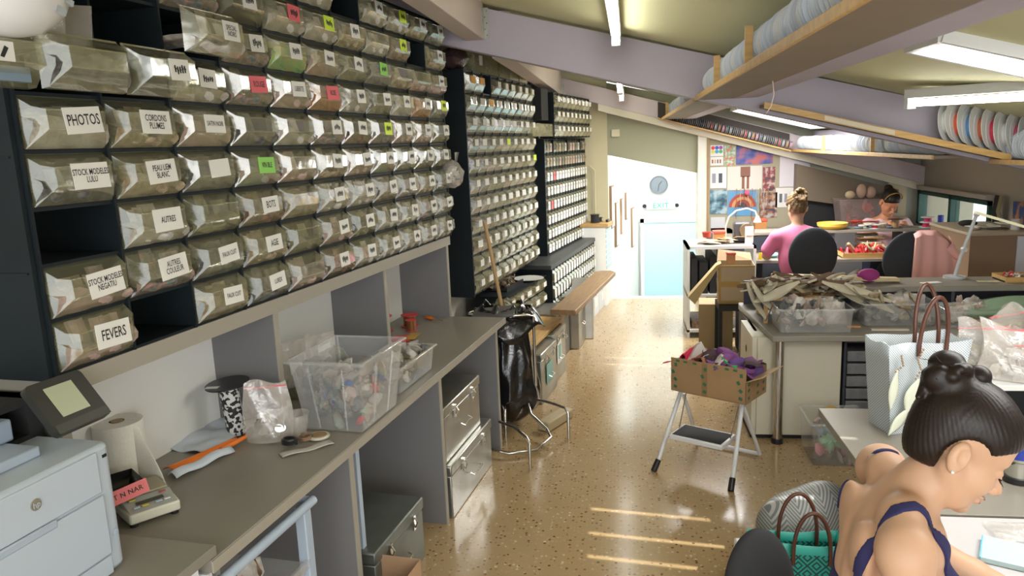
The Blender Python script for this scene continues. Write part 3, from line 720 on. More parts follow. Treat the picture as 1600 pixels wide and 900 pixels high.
# planks, metal chests and filing boxes along the foot of the wall
pk = obj('plank', B().prism([(-.05,-.20),(1.85,-.20),(1.93,-.14),(1.93,-.04),(1.85,.02),(-.05,.02)], 0, .045), mat('brown_plank', (0.30,0.185,0.09), 0.5, var=.25, vscale=5, stretch=(1,10,10)), loc=(-.60,6.15,.555), rot=(0,0,ANG5), bevel=.008)
tag(pk, 'long brown plank with a rounded end over the metal chests', 'plank')
bn = thing('low_bench', 'low pale wooden bench behind the black rubbish bag', 'bench', (-.86, 5.55, 0), ANG5)
obj('bench_top', B().box(0,.95,-.16,.10,.425,.455), wood, bn, bevel=.003)
for x in (.02,.89): obj('leg', B().box(x,x+.04,-.15,.09,0,.425), wood, bn)
def chest(label, loc, ang, w, d, h, lid=.06, group=None, opened=False, mt=steel):
    t = thing('metal_chest', label, 'chest', loc, ang, group)
    obj('body', B().box(0,w,0,d,0,h-lid), mt, t, bevel=.006)
    obj('lid', B().box(-.006,w+.006,-.006,d+.006,h-lid+.003,h), mt, t, bevel=.008)
    for x in (w*.25, w*.75): obj('latch', B().box(x-.012,x+.012,-.016,-.006,h-lid-.04,h-lid+.03).tube([(x,-.016,h-lid-.03),(x,-.03,h-lid),(x,-.016,h-lid+.02)],.004,6), chrome, t)
    hd = B().tube([(w*.4,-.008,h*.45),(w*.4,-.03,h*.42),(w*.6,-.03,h*.42),(w*.6,-.008,h*.45)],.005,6); obj('handle', hd, chrome, t)
    return t
paper_teal = mat('teal_paper', (0.22,0.42,0.36), 0.6)
c = chest('grey metal cabinet with teal labels behind the rubbish bag', (-.64, 5.45, 0), ANG5, .46, .34, .40)
obj('paper_label', B().box(.12,.30,-.010,-.007,.12,.28), paper_teal, c)
c = chest('second grey metal cabinet with a teal label under the bench', (-.595, 5.95, 0), ANG5, .42, .34, .42)
obj('paper_label', B().box(.10,.24,-.010,-.007,.14,.33), white_card, c); obj('paper_label', B().box(.13,.21,-.013,-.010,.18,.30), paper_teal, c)
chest('dark edged metal chest at the plank\'s near end', (-.62, 6.50, 0), ANG5, .50, .30, .47, mt=mat('dull_steel',(0.30,0.29,0.26),.4,metal=.7))
chest('shiny metal chest jutting into the aisle under the plank', (-.45, 7.03, 0), R(83), .36, .16, .52)
tg = thing('metal_chest', 'open topped shiny metal bin facing the camera, half way down the aisle', 'chest', (-.53, 7.42, 0), 0)
obj('body', B().box(0,.20,0,.35,0,.48), steel, tg, bevel=.006); obj('lid', B().obox((.1,.16,.53),(.23,.38,.03),(R(10),0,0)), steel, tg, bevel=.004)
for k, y in enumerate((7.95, 8.33, 8.71)):
    q = thing('filing_box', ['white filing box nearest, beyond the metal bin','white filing box in the middle of three under the plank','white filing box farthest, by the stair opening'][k], 'box', (-.43+(y-7.95)*.16, y, 0), ANG5, 'white filing boxes at the wall foot')
    obj('body', B().box(0,.36,0,.30,0,.325), mat('filing_white',(0.62,0.64,0.66),0.5), q, bevel=.004)
    obj('finger_hole', B().lathe([(0,-.003),(.02,-.003),(.02,.0)], (.18,0,.25), 12, axis='y'), black_matte, q)
    obj('label_card', B().box(.10,.26,-.004,-.001,.10,.20), white_card, q)
# ================================================================ GREY WORKBENCH ALONG THE LEFT WALL
BR = (0, 0, ANG1)            # bench frame: x along the wall, -y towards the aisle
def bench_loc(s, n, z=0): return L1(s, n, z)
wb = thing('workbench', 'long grey laminate workbench with open bays under the nearest drawers', 'workbench', L1(0, 0, 0), ANG1)
obj('worktop', B().box(-2.99, 0.0, -.383, .39, .815, .855), [grey_board], wb, bevel=.003)
obj('worktop_edge', B().box(-2.992, .002, -.387, -.383, .817, .853), grey_edge, wb)
for x in (-2.11, -1.135, -.115):
    pn = obj('upright_panel', B().box(x-.03, x, -.355, .38, 0, .815), grey_side, wb)
    obj('edge_band', B().box(x-.031, x+.001, -.360, -.355, 0, .815), grey_edge, pn)
obj('plinth_back', B().box(-2.99, -.115, .36, .385, 0, .815), wall_white, wb)
obj('end_block', B().box(-3.0, -2.98, -.37, .38, .60, .814), white_paint, wb)
sh = thing('shelf_unit', 'grey shelf with dividers standing on the workbench and carrying the drawers', 'shelf', L1(0, 0, .855), ANG1)
obj('shelf_board', B().box(-3.06, .03, -.015, .385, .49, .532), grey_board, sh)
obj('front_lip', B().box(-3.06, .03, -.02, -.015, .478, .534), grey_edge, sh)
for x in (-3.03, -1.99, -.95, .015):
    dv = obj('divider', B().box(x-.03, x, -.004, .38, 0, .488), grey_side, sh)
    obj('edge_band', B().box(x-.031, x+.001, -.009, -.004, 0, .488), grey_edge, dv)
obj('back_panel', B().box(-3.03, .01, .375, .385, 0, .488), mat('shelf_back_white', (0.55,0.56,0.56), 0.5), sh)
sl = obj('side_table', B().box(-3.9, -2.965, -.383, .30, .858, .889), [grey_board], loc=L1(0,0,0), rot=BR, bevel=.003)
sl = bpy.data.objects['side_table']; tag(sl, 'grey table top carrying the printer, overlapping the near end of the workbench', 'table')
obj('leg', B().box(-3.9,-3.86,-.36,-.32,0,.858).box(-3.9,-3.86,.24,.28,0,.858).box(-3.06,-3.02,-.36,-.32,0,.858), white_paint, sl)
# dark shelf unit in the corner behind the printer
dk = thing('black_equipment', 'black shelf of equipment behind the printer', 'shelf', L1(-3.06, 0, .89), ANG1)
obj('cabinet_body', B().box(-.75, -.02, .03, .42, .30, .36).box(-.75,-.02,.03,.42,.44,.46).box(-.75,-.02,.38,.42,0,.46).box(-.06,-.02,.03,.42,0,.46), black_matte, dk)
obj('book', B().box(-.42,-.16,.05,.3,.36,.40), mat('dim_brown_box', (0.12,0.07,0.05), .6), dk)

# printer
prc = mat('printer_grey_white', (0.48,0.545,0.62), 0.38); prd = mat('printer_blue_grey', (0.40,0.47,0.56), 0.45)
pr = thing('printer', 'large pale grey laser printer with a tilted touch screen', 'printer', L1(-3.09, .20, .892), ANG1)
def rounded(x0,x1,y0,y1,z0,z1,r,m=0,n=5):
    pts=[]
    for cx,cy,a0 in ((x1-r,y1-r,0),(x0+r,y1-r,90),(x0+r,y0+r,180),(x1-r,y0+r,270)):
        for k in range(n+1): a=R(a0+90*k/n); pts.append((cx+r*math.cos(a),cy+r*math.sin(a)))
    return pts
b = B(); b.prism(rounded(-.62,0,0,.50,0,.345,.03),0,.345)
obj('body', b, prc, pr, bevel=.012)
obj('front_panel', B().box(-.60,-.055,-.006,.0,.225,.335), prc, pr, bevel=.003)
obj('paper_tray', B().box(-.60,-.055,-.010,.0,.055,.218), prc, pr, bevel=.004)
obj('paper_tray', B().box(-.60,-.055,-.006,.0,-.0,.050), prc, pr, bevel=.004)
obj('tray_handle', B().box(-.46,-.20,-.012,-.004,.205,.226), prd, pr, bevel=.006)
obj('output_deck', B().box(-.60,-.12,.10,.46,.345,.372), prd, pr, bevel=.004)
obj('scanner_lid', B().box(-.62,-.10,.20,.50,.372,.43).box(-.62,-.3,.03,.2,.345,.362), mat('printer_lid_blue', (0.36,0.44,0.56), .4), pr, bevel=.006)
lg = B().lathe([(0,0),(.014,0),(.014,-.003),(0,-.003)], (-.245,-.006,.285), 24, axis='y')
text_into(lg, 'hp', .020, Matrix.Translation((-.245,-.0095,.285)) @ Euler((0,R(0),0)).to_matrix().to_4x4(), 1)
obj('maker_badge', lg, [mat('badge_gold', (0.45,0.42,0.34), .3, metal=.6), prc], pr)
obj('power_button', B().lathe([(0,0),(.009,0),(.009,-.004),(0,-.005)], (-.03,0,.10), 16, axis='y'), prd, pr)
obj('usb_port', B().box(-.035,-.022,-.002,.001,.310,.318), black_plastic, pr)
scr = bpy.data.objects.new('touch_screen', B().prism(rounded(-.095,.095,-.074,.074,0,0,.015),-.010,.010).mesh('touch_screen', mat('screen_bezel', (0.018,0.018,0.014), .4)))
COL.objects.link(scr); scr.parent = pr
nrm = Vector((.12,-.80,.58)).normalized(); 
xa = Vector((.86,.30,.10)); xa = (xa-nrm*xa.dot(nrm)).normalized(); ya = nrm.cross(xa)
_q = R(-15); xa, ya = xa*math.cos(_q)+ya*math.sin(_q), ya*math.cos(_q)-xa*math.sin(_q)
Ms = Matrix(((xa.x,ya.x,nrm.x,-.035),(xa.y,ya.y,nrm.y,.085),(xa.z,ya.z,nrm.z,.455),(0,0,0,1)))
scr.matrix_local = Ms
obj('display', B().box(-.050,.044,-.034,.052,.010,.0125), mat('display_green', (0.36,0.39,0.26), .25, emit=.12), scr)
obj('screen_rim', B().box(-.092,.092,-.071,-.048,.010,.0116), mat('bezel_lighter', (0.05,0.05,0.04), .4), scr)

# toilet-paper like roll of tissue
tr = thing('tissue_roll', 'big white tissue roll standing behind the scale, end hanging loose', 'tissue roll', L1(-2.63,-.23,.856), 0)
paper = mat('tissue_paper', (0.80,0.78,0.70), .85, bump=.2, bscale=60)
obj('roll', B().lathe([(.022,0),(.080,0),(.080,.235),(.022,.235),(.022,0)], n=40), paper, tr)
obj('core_tube', B().lathe([(.0201,.002),(.0201,.2355),(.024,.2355)], n=24), cardboard, tr)
obj('loose_sheet', B().grid(lambda u,v: (.078+.10*u*(1-v)**1.2+.02*u+.010*math.sin(v*5)*u, .0+.02*u, .004+v*(.233-.02*u)), 12, 10), paper, tr, rot=(0,0,R(-20)), solid=.001)
# scale
sc = thing('digital_scale', 'small cream digital scale with a black pan and a pink lettered slip', 'scale', L1(-2.775,-.02,.856), ANG1-PI/2+R(58))
crm = mat('scale_cream', (0.66,0.65,0.54), .4)
b = B(); b.prism([(-.075,-.10),(.075,-.10),(.08,-.02),(.08,.11),(-.08,.11),(-.08,-.02)],.012,.045); obj('body', b, crm, sc, bevel=.006)
b = B(); b.hexa([(-.07,-.097,.045),(.07,-.097,.045),(.075,-.01,.046),(-.075,-.01,.046),(-.068,-.09,.046),(.068,-.09,.046),(.073,-.012,.062),(-.073,-.012,.062)]); 
obj('control_panel', b, mat('scale_panel', (0.45,0.46,0.42), .4), sc, bevel=.002)
kb = B()
for k,(x,y,m_) in enumerate(((-.045,-.075,0),(-.02,-.075,1),(.02,-.075,0),(.045,-.075,2),(-.045,-.03,1),(.045,-.03,3))): kb.box(x-.009,x+.009,y-.005,y+.005,.050+.18*(y+.09),.053+.18*(y+.09),m_)
obj('keypad', kb, [mat('key_blue',(0.5,0.6,0.75),.4), mat('key_yellow',(0.7,0.62,0.1),.4), mat('key_white',(0.8,0.8,0.8),.4), mat('key_red',(0.5,0.1,0.08),.4)], sc)
obj('readout', B().hexa([(-.04,-.062,.0535),(.04,-.062,.0535),(.04,-.045,.0565),(-.04,-.045,.0565),(-.04,-.062,.055),(.04,-.062,.055),(.04,-.045,.058),(-.04,-.045,.058)]), mat('lcd', (0.08,0.09,0.06), .3), sc)
obj('weighing_plate', B().box(-.072,.072,.0,.11,.056,.064), mat('plate_tan', (0.42,0.38,0.26), .4), sc, bevel=.003)
for x in (-.06,.06):
    for y in (-.08,.09): obj('foot', B().lathe([(.012,0),(.012,.012)], (x,y,0), 12), black_plastic, sc)
pn = thing('black_tray', 'black plastic tray with a pink hand lettered slip, on the digital scale', 'tray', L1(-2.83,-.10,.9225), ANG1-PI/2+R(58))
b = B(); b.hexa([(-.07,-.05,0),(.07,-.05,0),(.07,.05,0),(-.07,.05,0),(-.09,-.07,.045),(.09,-.07,.045),(.09,.07,.045),(-.09,.07,.045)])
b.f.pop(1); b.m.pop(1); b.sm.pop(1)
obj('pan', b, black_plastic, pn, solid=.003)
ps = B(); ps.box(-.095,.095,-.001,0,-.022,.022,0); text_into(ps, 'ARGENT N NAR', .021, Matrix.Translation((0,-.0012,0)), 1, spacing=1.05)
obj('pink_slip', ps, [mat('pink_slip', (0.85,0.22,0.22), .6), ink], pn, loc=(.0,-.075,.022), rot=(R(-10),R(-8),0))

# blue white bags, orange tube
bb = B(); rr = random.Random(21)
bb.grid(lambda u,v: (-.18+.36*u, -.11+.22*v, .006+.018*abs(math.sin(u*7+v*3))*math.sin(PI*u)*math.sin(PI*v)+.008*math.sin(v*9)), 22, 14)
bg1 = obj('folded_bag', bb, mat('bluish_plastic_sheet', (0.60,0.66,0.74), .3, bump=.5, bscale=20), loc=L1(-2.16,-.22,.857), rot=(0,0,ANG1-R(6)), solid=.003)
tag(bg1, 'pale blue white folded plastic bags at the back of the bench', 'bag')
ob = thing('orange_packet', 'long orange and white folded plastic packet pointing along the bench', 'packet', L1(-2.36,-.12,.862), ANG1-R(12))
org = mat('orange_plastic', (0.85,0.20,0.02), .35)
bb = B(); bb.grid(lambda u,v: (-.16+.30*u, (-.045+.02*u)+(.07-.055*u)*v, .004+.016*math.sin(PI*v)), 10, 6); obj('orange_sheet', bb, org, ob, solid=.003)
obj('rolled_tip', B().tube([(.04,-.045,.012),(.17,-.035,.013)],[.012,.008],10), org, ob)
bb = B(); bb.grid(lambda u,v: (-.19+.26*u, -.085+.05*v, .003+.018*math.sin(PI*v)+.004*math.sin(u*11)), 10, 6); obj('white_sheet', bb, bpy.data.materials['bluish_plastic_sheet'], ob, solid=.003)
# black and white cord spool
sp = thing('cord_spool', 'tall spool of black and white cord with wide black flanges', 'spool', L1(-2.14,-.13,.857), 0); sp.rotation_euler = (R(4), R(-3), 0)
speck = bpy.data.materials.new('speckled_cord'); speck.use_nodes = True; nt = speck.node_tree; pb = nt.nodes['Principled BSDF']
tcn = nt.nodes.new('ShaderNodeTexCoord'); vv = nt.nodes.new('ShaderNodeTexVoronoi'); vv.inputs['Scale'].default_value = 95; nt.links.new(tcn.outputs['Object'], vv.inputs['Vector'])
sg = nt.nodes.new('ShaderNodeSeparateColor'); nt.links.new(vv.outputs['Color'], sg.inputs[0]); rp = nt.nodes.new('ShaderNodeValToRGB'); rp.color_ramp.interpolation = 'CONSTANT'
rp.color_ramp.elements[0].color = (.02,.02,.02,1); rp.color_ramp.elements[1].position = .5; rp.color_ramp.elements[1].color = (.7,.7,.7,1); nt.links.new(sg.outputs[0], rp.inputs[0]); nt.links.new(rp.outputs[0], pb.inputs['Base Color'])
obj('flange', B().lathe([(0,0),(.060,0),(.060,.006),(0,.006)], n=32), black_plastic, sp)
obj('winding', B().lathe([(.036,.006),(.038,.05),(.036,.1),(.038,.15),(.036,.215)], n=28), speck, sp)
obj('flange', B().lathe([(0,.215),(.085,.215),(.085,.221),(0,.221)], n=32), black_plastic, sp)
obj('paper_label', B().obox((-.04,-.045,.2215),(.055,.022,.001)), white_card, sp)
# polythene bag of silver discs
pb_ = thing('zip_bag', 'standing clear zip bag of silver discs in front of the cord spool', 'bag', L1(-2.17,.04,.857), ANG1-R(62))
bb = B()
def bagf(side):
    return lambda u,v: ((-.085+.17*u)*(1+.12*math.sin(v*4)), side*(.050*(1-v)**.7*math.sin(PI*(.06+.88*u))+.004*math.sin(u*11+v*9)), .004+v*.235+.012*math.sin(u*6)*v)
bb.grid(bagf(1),14,14).grid(bagf(-1),14,14)
obj('film', bb, bag_clear, pb_)
obj('zip_strip', B().box(-.080,.080,-.003,.003,.214,.219), red_card, pb_)
cb = B(); rr = random.Random(5)
for k in range(16):
    cb.obox((0,0,0),(0,0,0)) if False else None
    x,y,z = rr.uniform(-.045,.045), rr.uniform(-.028,.028), rr.uniform(.012,.10)
    tmp = B().lathe([(0,0),(.016,0),(.016,.004),(0,.004)], n=14); M = Matrix.Translation((x,y,z)) @ Euler((rr.uniform(-1.4,1.4), rr.uniform(-1,1), 0)).to_matrix().to_4x4()
    cb.add([M @ Vector(v) for v in tmp.v], tmp.f, 0, False)
obj('silver_disc', cb, mat('silver', (0.8,0.8,0.8), .15, metal=1), pb_)
bb = B(); sachet(bb,0,-.01,.03,.09,.10,.04,rnd=random.Random(9)); sachet(bb,.01,.01,.02,.09,.09,-.02,rnd=random.Random(10)); obj('inner_sachet', bb, bag_clear, pb_)
# stacked clear cups
cp = thing('clear_cup', 'clear plastic cup lying tilted between the zip bag and the big tub', 'cup', L1(-2.09,.115,.857), 0)
obj('cup_wall', B().lathe([(.0,.0),(.032,.0),(.045,.06),(.048,.085),(.051,.086)], n=24), bag_clear, cp, rot=(0,0,0))
# big clear tub of bead bags
tb = thing('storage_tub', 'large clear storage tub crammed with bags of coloured beads', 'tub', L1(-1.88,.25,.857), ANG1)
def tub(bx, by, tx, ty, h, m, t, rim=.014, nm='tub_wall'):
    b = B(); v = [(-bx,-by,0),(bx,-by,0),(bx,by,0),(-bx,by,0),(-tx,-ty,h),(tx,-ty,h),(tx,ty,h),(-tx,ty,h)]
    b.add(v,[(0,3,2,1),(0,1,5,4),(1,2,6,5),(2,3,7,6),(3,0,4,7)])
    b.add([(-tx,-ty,h),(tx,-ty,h),(tx,ty,h),(-tx,ty,h),(-tx-rim,-ty-rim,h),(tx+rim,-ty-rim,h),(tx+rim,ty+rim,h),(-tx-rim,ty+rim,h),(-tx-rim,-ty-rim,h-.012),(tx+rim,-ty-rim,h-.012),(tx+rim,ty+rim,h-.012),(-tx-rim,ty+rim,h-.012)],
      [(0,1,5,4),(1,2,6,5),(2,3,7,6),(3,0,4,7),(4,5,9,8),(5,6,10,9),(6,7,11,10),(7,4,8,11)])
    return obj(nm, b, m, t, bevel=.006)
tub(.165,.125,.200,.160,.30,box_clear,tb)
ribs = B()
for (x,y,x2,y2) in ((-.166,-.06,-.2,-.075),(-.166,.06,-.2,.075),(-.06,-.126,-.07,-.161),(.07,-.126,.085,-.161)): ribs.beam((x,y,.01),(x2,y2,.27),.006,.006)
obj('rib', ribs, box_clear, tb)
for k,(mi,n) in enumerate(((8,34),(4,22),(1,20),(2,16),(6,16))):
    rr = random.Random(40+k)
    def pos(r, k=k):
        z = r.uniform(.02,.20); f = .9+.18*z/.3
        return (r.uniform(-.135,.135)*f, r.uniform(-.095,.095)*f, z)
    obj('bead_bags', B().blobs(n, pos, .014, .034, 1, rr), [CM[mi]], tb)
obj('bead_bags', B().blobs(16, lambda r:(r.uniform(-.15,.15), r.uniform(-.11,.11), r.uniform(.03,.2)), .012,.028,3,random.Random(77)), [mat('bead_red',(0.55,0.05,0.06),.3), mat('bead_blue',(0.05,0.12,0.4),.3), mat('bead_teal',(0.05,0.3,0.28),.3)], tb)
bb = B(); 
for k in range(7): sachet(bb, rr.uniform(-.13,.1), rr.uniform(-.09,.09), .10, .12, .11, rr.uniform(-.04,.04), rnd=rr)
obj('film_sachets', bb, bag_clear, tb)
obj('white_tag', B().obox((.10,.167,.27),(.10,.003,.022)), white_card, tb)
# smaller clear box behind
t2 = thing('clear_box', 'smaller open clear box of wrapped findings just beyond the big tub', 'box', L1(-1.38,.23,.857), ANG1)
tub(.20,.10,.215,.115,.13,box_clear,t2)
for k,mi in enumerate((5,1,4)): obj('findings', B().blobs(26, lambda r:(r.uniform(-.17,.17), r.uniform(-.08,.08), r.uniform(.02,.13)), .014,.032,1,random.Random(60+k)), [CM[mi]], t2)
bb = B()
for k in range(6): sachet(bb, rr.uniform(-.17,.17), rr.uniform(-.07,.07), .05, .12, .12, rr.uniform(-.04,.04), rnd=rr)
obj('film_sachets', bb, bag_clear, t2)
# bundle of bags in the bay behind the tub
t3 = thing('bag_pile', 'pile of zip bags and golden trims in the shelf bay behind the big tub', 'bags', L1(-1.72,-.10,.857), ANG1)
obj('contents', B().blobs(26, lambda r:(r.uniform(-.12,.3), r.uniform(-.08,.12), r.uniform(.02,.16)), .02,.045,2,random.Random(71)), [CM[5], CM[3]], t3)
bb = B()
for k in range(9): sachet(bb, rr.uniform(-.1,.3), rr.uniform(-.08,.1), .08, .15, .17, rr.uniform(-.05,.05), rnd=rr)
obj('film_sachets', bb, bag_clear, t3)
# small oddments on the bench
ring = tag(obj('bangle', B().tube([(.035*math.cos(a),.035*math.sin(a),.008) for a in [2*PI*k/24 for k in range(24)]], .007, 8, closed=True), mat('bangle_ivory',(0.55,0.52,0.42),.3), loc=L1(-2.12,.225,.857)), 'ivory bangle with brown inside lying before the tub', 'bangle')
obj('inner_band', B().lathe([(.029,.003),(.029,.016)], n=24), cardboard_dark, ring)
ringb = tag(obj('black_coil', B().tube([(.026*math.cos(a),.022*math.sin(a),.008+.0006*k) for k,a in enumerate([2*PI*k/12 for k in range(36)])], .006, 6), black_plastic, loc=L1(-2.21,.15,.857)), 'small coil of black cord lying by the zip bag', 'cord')
ringc = tag(obj('brown_coil', B().tube([(.024*math.cos(a),.024*math.sin(a),.006+.0005*k) for k,a in enumerate([2*PI*k/12 for k in range(30)])], .005, 6), CM[3], loc=L1(-2.155,.185,.857)), 'coil of brown cord between black coil and bangle', 'cord')
fs = B(); fs.grid(lambda u,v:(-.10+.2*u, -.025+.05*v, .003+.003*math.sin(u*9)),8,3); fs = tag(obj('flat_sachet', fs, mat('milky_film',(0.50,0.49,0.44),.3), loc=L1(-2.23,.235,.857), rot=(0,0,ANG1-R(40)), solid=.001), 'flat milky plastic sachet strip lying before the black coil', 'sachet')
# red reels and yellow screwdriver
rred = mat('red_plastic', (0.60,0.04,0.05), .35); copper = mat('copper_wire', (0.30,0.14,0.05), .35, metal=.6)
def copper_reel(label, s, n, r, h, rx=0, z=0): 
    return reel('wire_reel', label, L1(s,n,.857+z), r, h, r*.72, copper, rred, 'red wire reels', (rx,0,0), 24)
copper_reel('red reel of copper wire standing closest to the divider', -.44,-.28, .06,.095)
copper_reel('red reel of copper wire with a wide top flange, in the middle', -.30,-.16, .055,.075)
copper_reel('smaller red reel of pale wire nearest the bench front', -.42,-.10, .035,.07)
o = thing('coloured_papers', 'red and ochre papers under the red reels', 'papers', L1(-.62,-.08,.857), ANG1); obj('sheet', B().obox((0,0,.002),(.16,.11,.003),(0,0,.3)), rred, o); obj('sheet', B().obox((.05,-.05,.005),(.14,.06,.003),(0,0,.1)), mat('ochre_paper',(0.5,0.28,0.05),.6), o)
sd = thing('screwdriver', 'screwdriver with orange handle lying at the far end of the bench', 'screwdriver', L1(-.14,-.06,.868), ANG1+R(60))
obj('handle', B().tube([(0,0,0),(.02,0,0),(.08,0,0),(.09,0,0)],[.006,.011,.011,.005],10), org, sd); obj('shaft', B().cyl((-.09,0,0),(0,0,0),.003,n=8), chrome, sd)

# under the bench
def chest2(label, s, n, w, d, h, z=0, rz=0, mt=steel): return chest(label, L1(s,n,z), ANG1+rz, w, d, h, mt=mt)
chest2('big galvanised chest on the floor of the middle bay, lid seen from above', -2.00,.36,.52,.42,.31, mt=mat('dull_zinc',(0.24,0.26,0.23),.45,metal=.7,var=.2,vscale=5))
chest2('lower of two stacked galvanised chests in the last bay', -1.10,.37,.72,.42,.30)
chest2('upper of two stacked galvanised chests in the last bay', -1.08,.34,.60,.40,.31, z=.302)
cb2 = thing('cardboard_box', 'open cardboard box on the floor in front of the bench, at the lower edge', 'box', L1(-2.30,.22,0), ANG1)
b = B(); b.box(0,.36,-.32,-.316,0,.27).box(0,.36,.0,.004,0,.27).box(0,.004,-.32,0,0,.27).box(.356,.36,-.32,0,0,.27).box(0,.36,-.32,0,0,.004)
obj('box_wall', b, mat('light_cardboard',(0.45,0.28,0.16),.8), cb2)
ct = thing('plastic_trolley', 'pale blue grey tube trolley with clear bins under the bench', 'trolley', L1(-2.98,0,0), ANG1)
tbm = mat('pale_blue_tube', (0.42,0.50,0.60), .35)
obj('rail', B().tube([(-.02,-.36,.755),(.56,-.36,.755)],.017,12), tbm, ct)
for (x,y) in ((.535,-.33),(.03,-.33),(.535,.10),(.03,.10)): obj('leg', B().box(x-.022,x+.022,y-.02,y+.02,.03,.745), tbm, ct, bevel=.004)
obj('rail', B().tube([(.56,-.36,.755),(.56,.12,.755)],.012,8), tbm, ct)
for k,z in enumerate((.50,.24)):
    bn_ = obj('bin', B().hexa([(.06,-.31,z-.16),(.50,-.31,z-.16),(.50,.06,z-.16),(.06,.06,z-.16),(.05,-.34,z+.04),(.51,-.34,z+.04),(.51,.08,z+.04),(.05,.08,z+.04)]).box(.04,.52,-.352,-.34,z+.02,z+.05), box_clear, ct)
obj('contents', B().blobs(40, lambda r:(r.uniform(.09,.47), r.uniform(-.28,.04), r.uniform(.40,.60)), .02,.05,4,random.Random(81)), [CM[2],CM[3],mat('pink_felt',(0.65,0.25,0.25),.8),CM[1]], ct)
obj('post', B().box(1.0,1.03,-.30,-.27,.03,.80), tbm, ct)
# ================================================================ RIGHT SIDE: COUNTER, DESKS, SHELVES
# reel shelves on the purlins
reel_white = mat('reel_white', (0.62,0.66,0.72), .4); wind = [mat('winding_grey',(0.16,0.17,0.19),.6), mat('winding_cream',(0.30,0.26,0.18),.6), mat('winding_white',(0.36,0.38,0.42),.5)]  # windings darkened to stand for shaded gaps between the flanges
rwh = [reel_white, mat('reel_white_shaded',(0.53,0.57,0.63),.45), mat('reel_ivory',(0.66,0.67,0.67),.4), mat('reel_bluish',(0.57,0.62,0.70),.4)]  # white stepped from reel to reel, imitating shade lines in the packed row
def reel_mesh(r, w, n=28):
    b1 = B().lathe([(0,0),(r,0),(r,.003),(0,.003)], n=n, axis='y').mesh('flange', reel_white)
    b2 = B().lathe([(r*.62,.003),(r*.62,w-.003)], n=n, axis='y').mesh('winding', wind[0])
    return b1, b2
def reel_row(x, y0, y1, z, r, w, label, group, step=None, seed=0, gaps=()):
    f, wd = reel_mesh(r, w); rr = random.Random(seed); y = y0; k = 0; proto = None
    while y < y1:
        if any(a <= y <= b for a, b in gaps): y += w; continue
        if proto is None:
            t = thing('ribbon_reel', label, 'reel', (x, y, z+r), 0, group)
            link('flange', f, t); link('flange', f, t, (0, w-.003, 0)); link('winding', wd, t); proto = t
        else:
            t = dup(proto, (x, y, z+r))
        q_ = rr.uniform(.94,1.0); t.scale = (q_,1,q_); t.location.z = z+r*q_
        if gaps:
            i_ = sum(y > g[1] for g in gaps); w_ = ('before the first pine divider', 'between the two pine dividers', 'beyond the second pine divider')[i_]
            t['label'] = label.split(' in the')[0]+' '+w_+(' of the near hanging shelf' if x < 1 else ' of the outer far shelf'); t['group'] = group+', '+w_
        t.rotation_euler = (0, rr.random()*3, 0); t.location.x += rr.uniform(-.010,.006); t.location.z += 0; t.rotation_euler.z = rr.uniform(-.06,.06)
        for ch in t.children:
            if ch.name.startswith('winding'): set_mat(ch, wind[rr.randrange(3)])
            else: set_mat(ch, rwh[(k*7+k//3) % 4])
        y += (step or w+.002); k += 1
def shelf(label, x0, x1, y0, y1, z, dividers):
    t = thing('reel_shelf', label, 'shelf', ((x0+x1)/2, y0, z))
    hw = (x1-x0)/2
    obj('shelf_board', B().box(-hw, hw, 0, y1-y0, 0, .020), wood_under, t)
    obj('edge_lath', B().box(-hw-.012, -hw, 0, y1-y0, -.003, .026), wood, t, bevel=.002)
    for d in dividers: obj('divider', B().prism([(-hw,0),(-hw+.03,0),(-hw+.03,.012),(-hw,.012)],.02,.17), wood, t, loc=(0,d-y0,0))
    return t
shelf('pine edged shelf board of white reels hung from the near purlin', .455, .685, .9, 4.985, 2.190, (3.05, 4.05))
reel_row(.57, 1.55, 4.88, 2.2115, .084, .034, 'white reel in the row on the near hanging shelf', 'white reels on the near hanging shelf', .052, 1, ((3.03,3.08),(4.03,4.08)))
shelf('farther pine edged shelf under the ceiling in the second bay', .455, .685, 5.14, 9.26, 2.190, (8.6,))
reel_row(.57, 6.0, 9.15, 2.2115, .080, .06, 'dusty ribbon reel in the row on the farther hanging shelf', 'reels on the farther hanging shelf', .085, 2)
shelf('outer shelf board of dusty white reels in the second bay', 1.93, 2.155, 5.14, 9.26, 1.765, (6.4, 7.9))
reel_row(2.04, 5.3, 9.15, 1.7865, .075, .035, 'dusty reel in the outer far row under the roof', 'white reels on the outer far shelf', .060, 3, ((6.37,6.42),(7.87,7.92)))
shelf('outer shelf board at the right edge of the near bay', 2.20, 2.42, 3.4, 4.985, 1.735, ())
reel_row(2.31, 4.2, 4.92, 1.7565, .085, .035, 'white reel in the outer near row at the right edge', 'white reels on the outer near shelf', .050, 4)
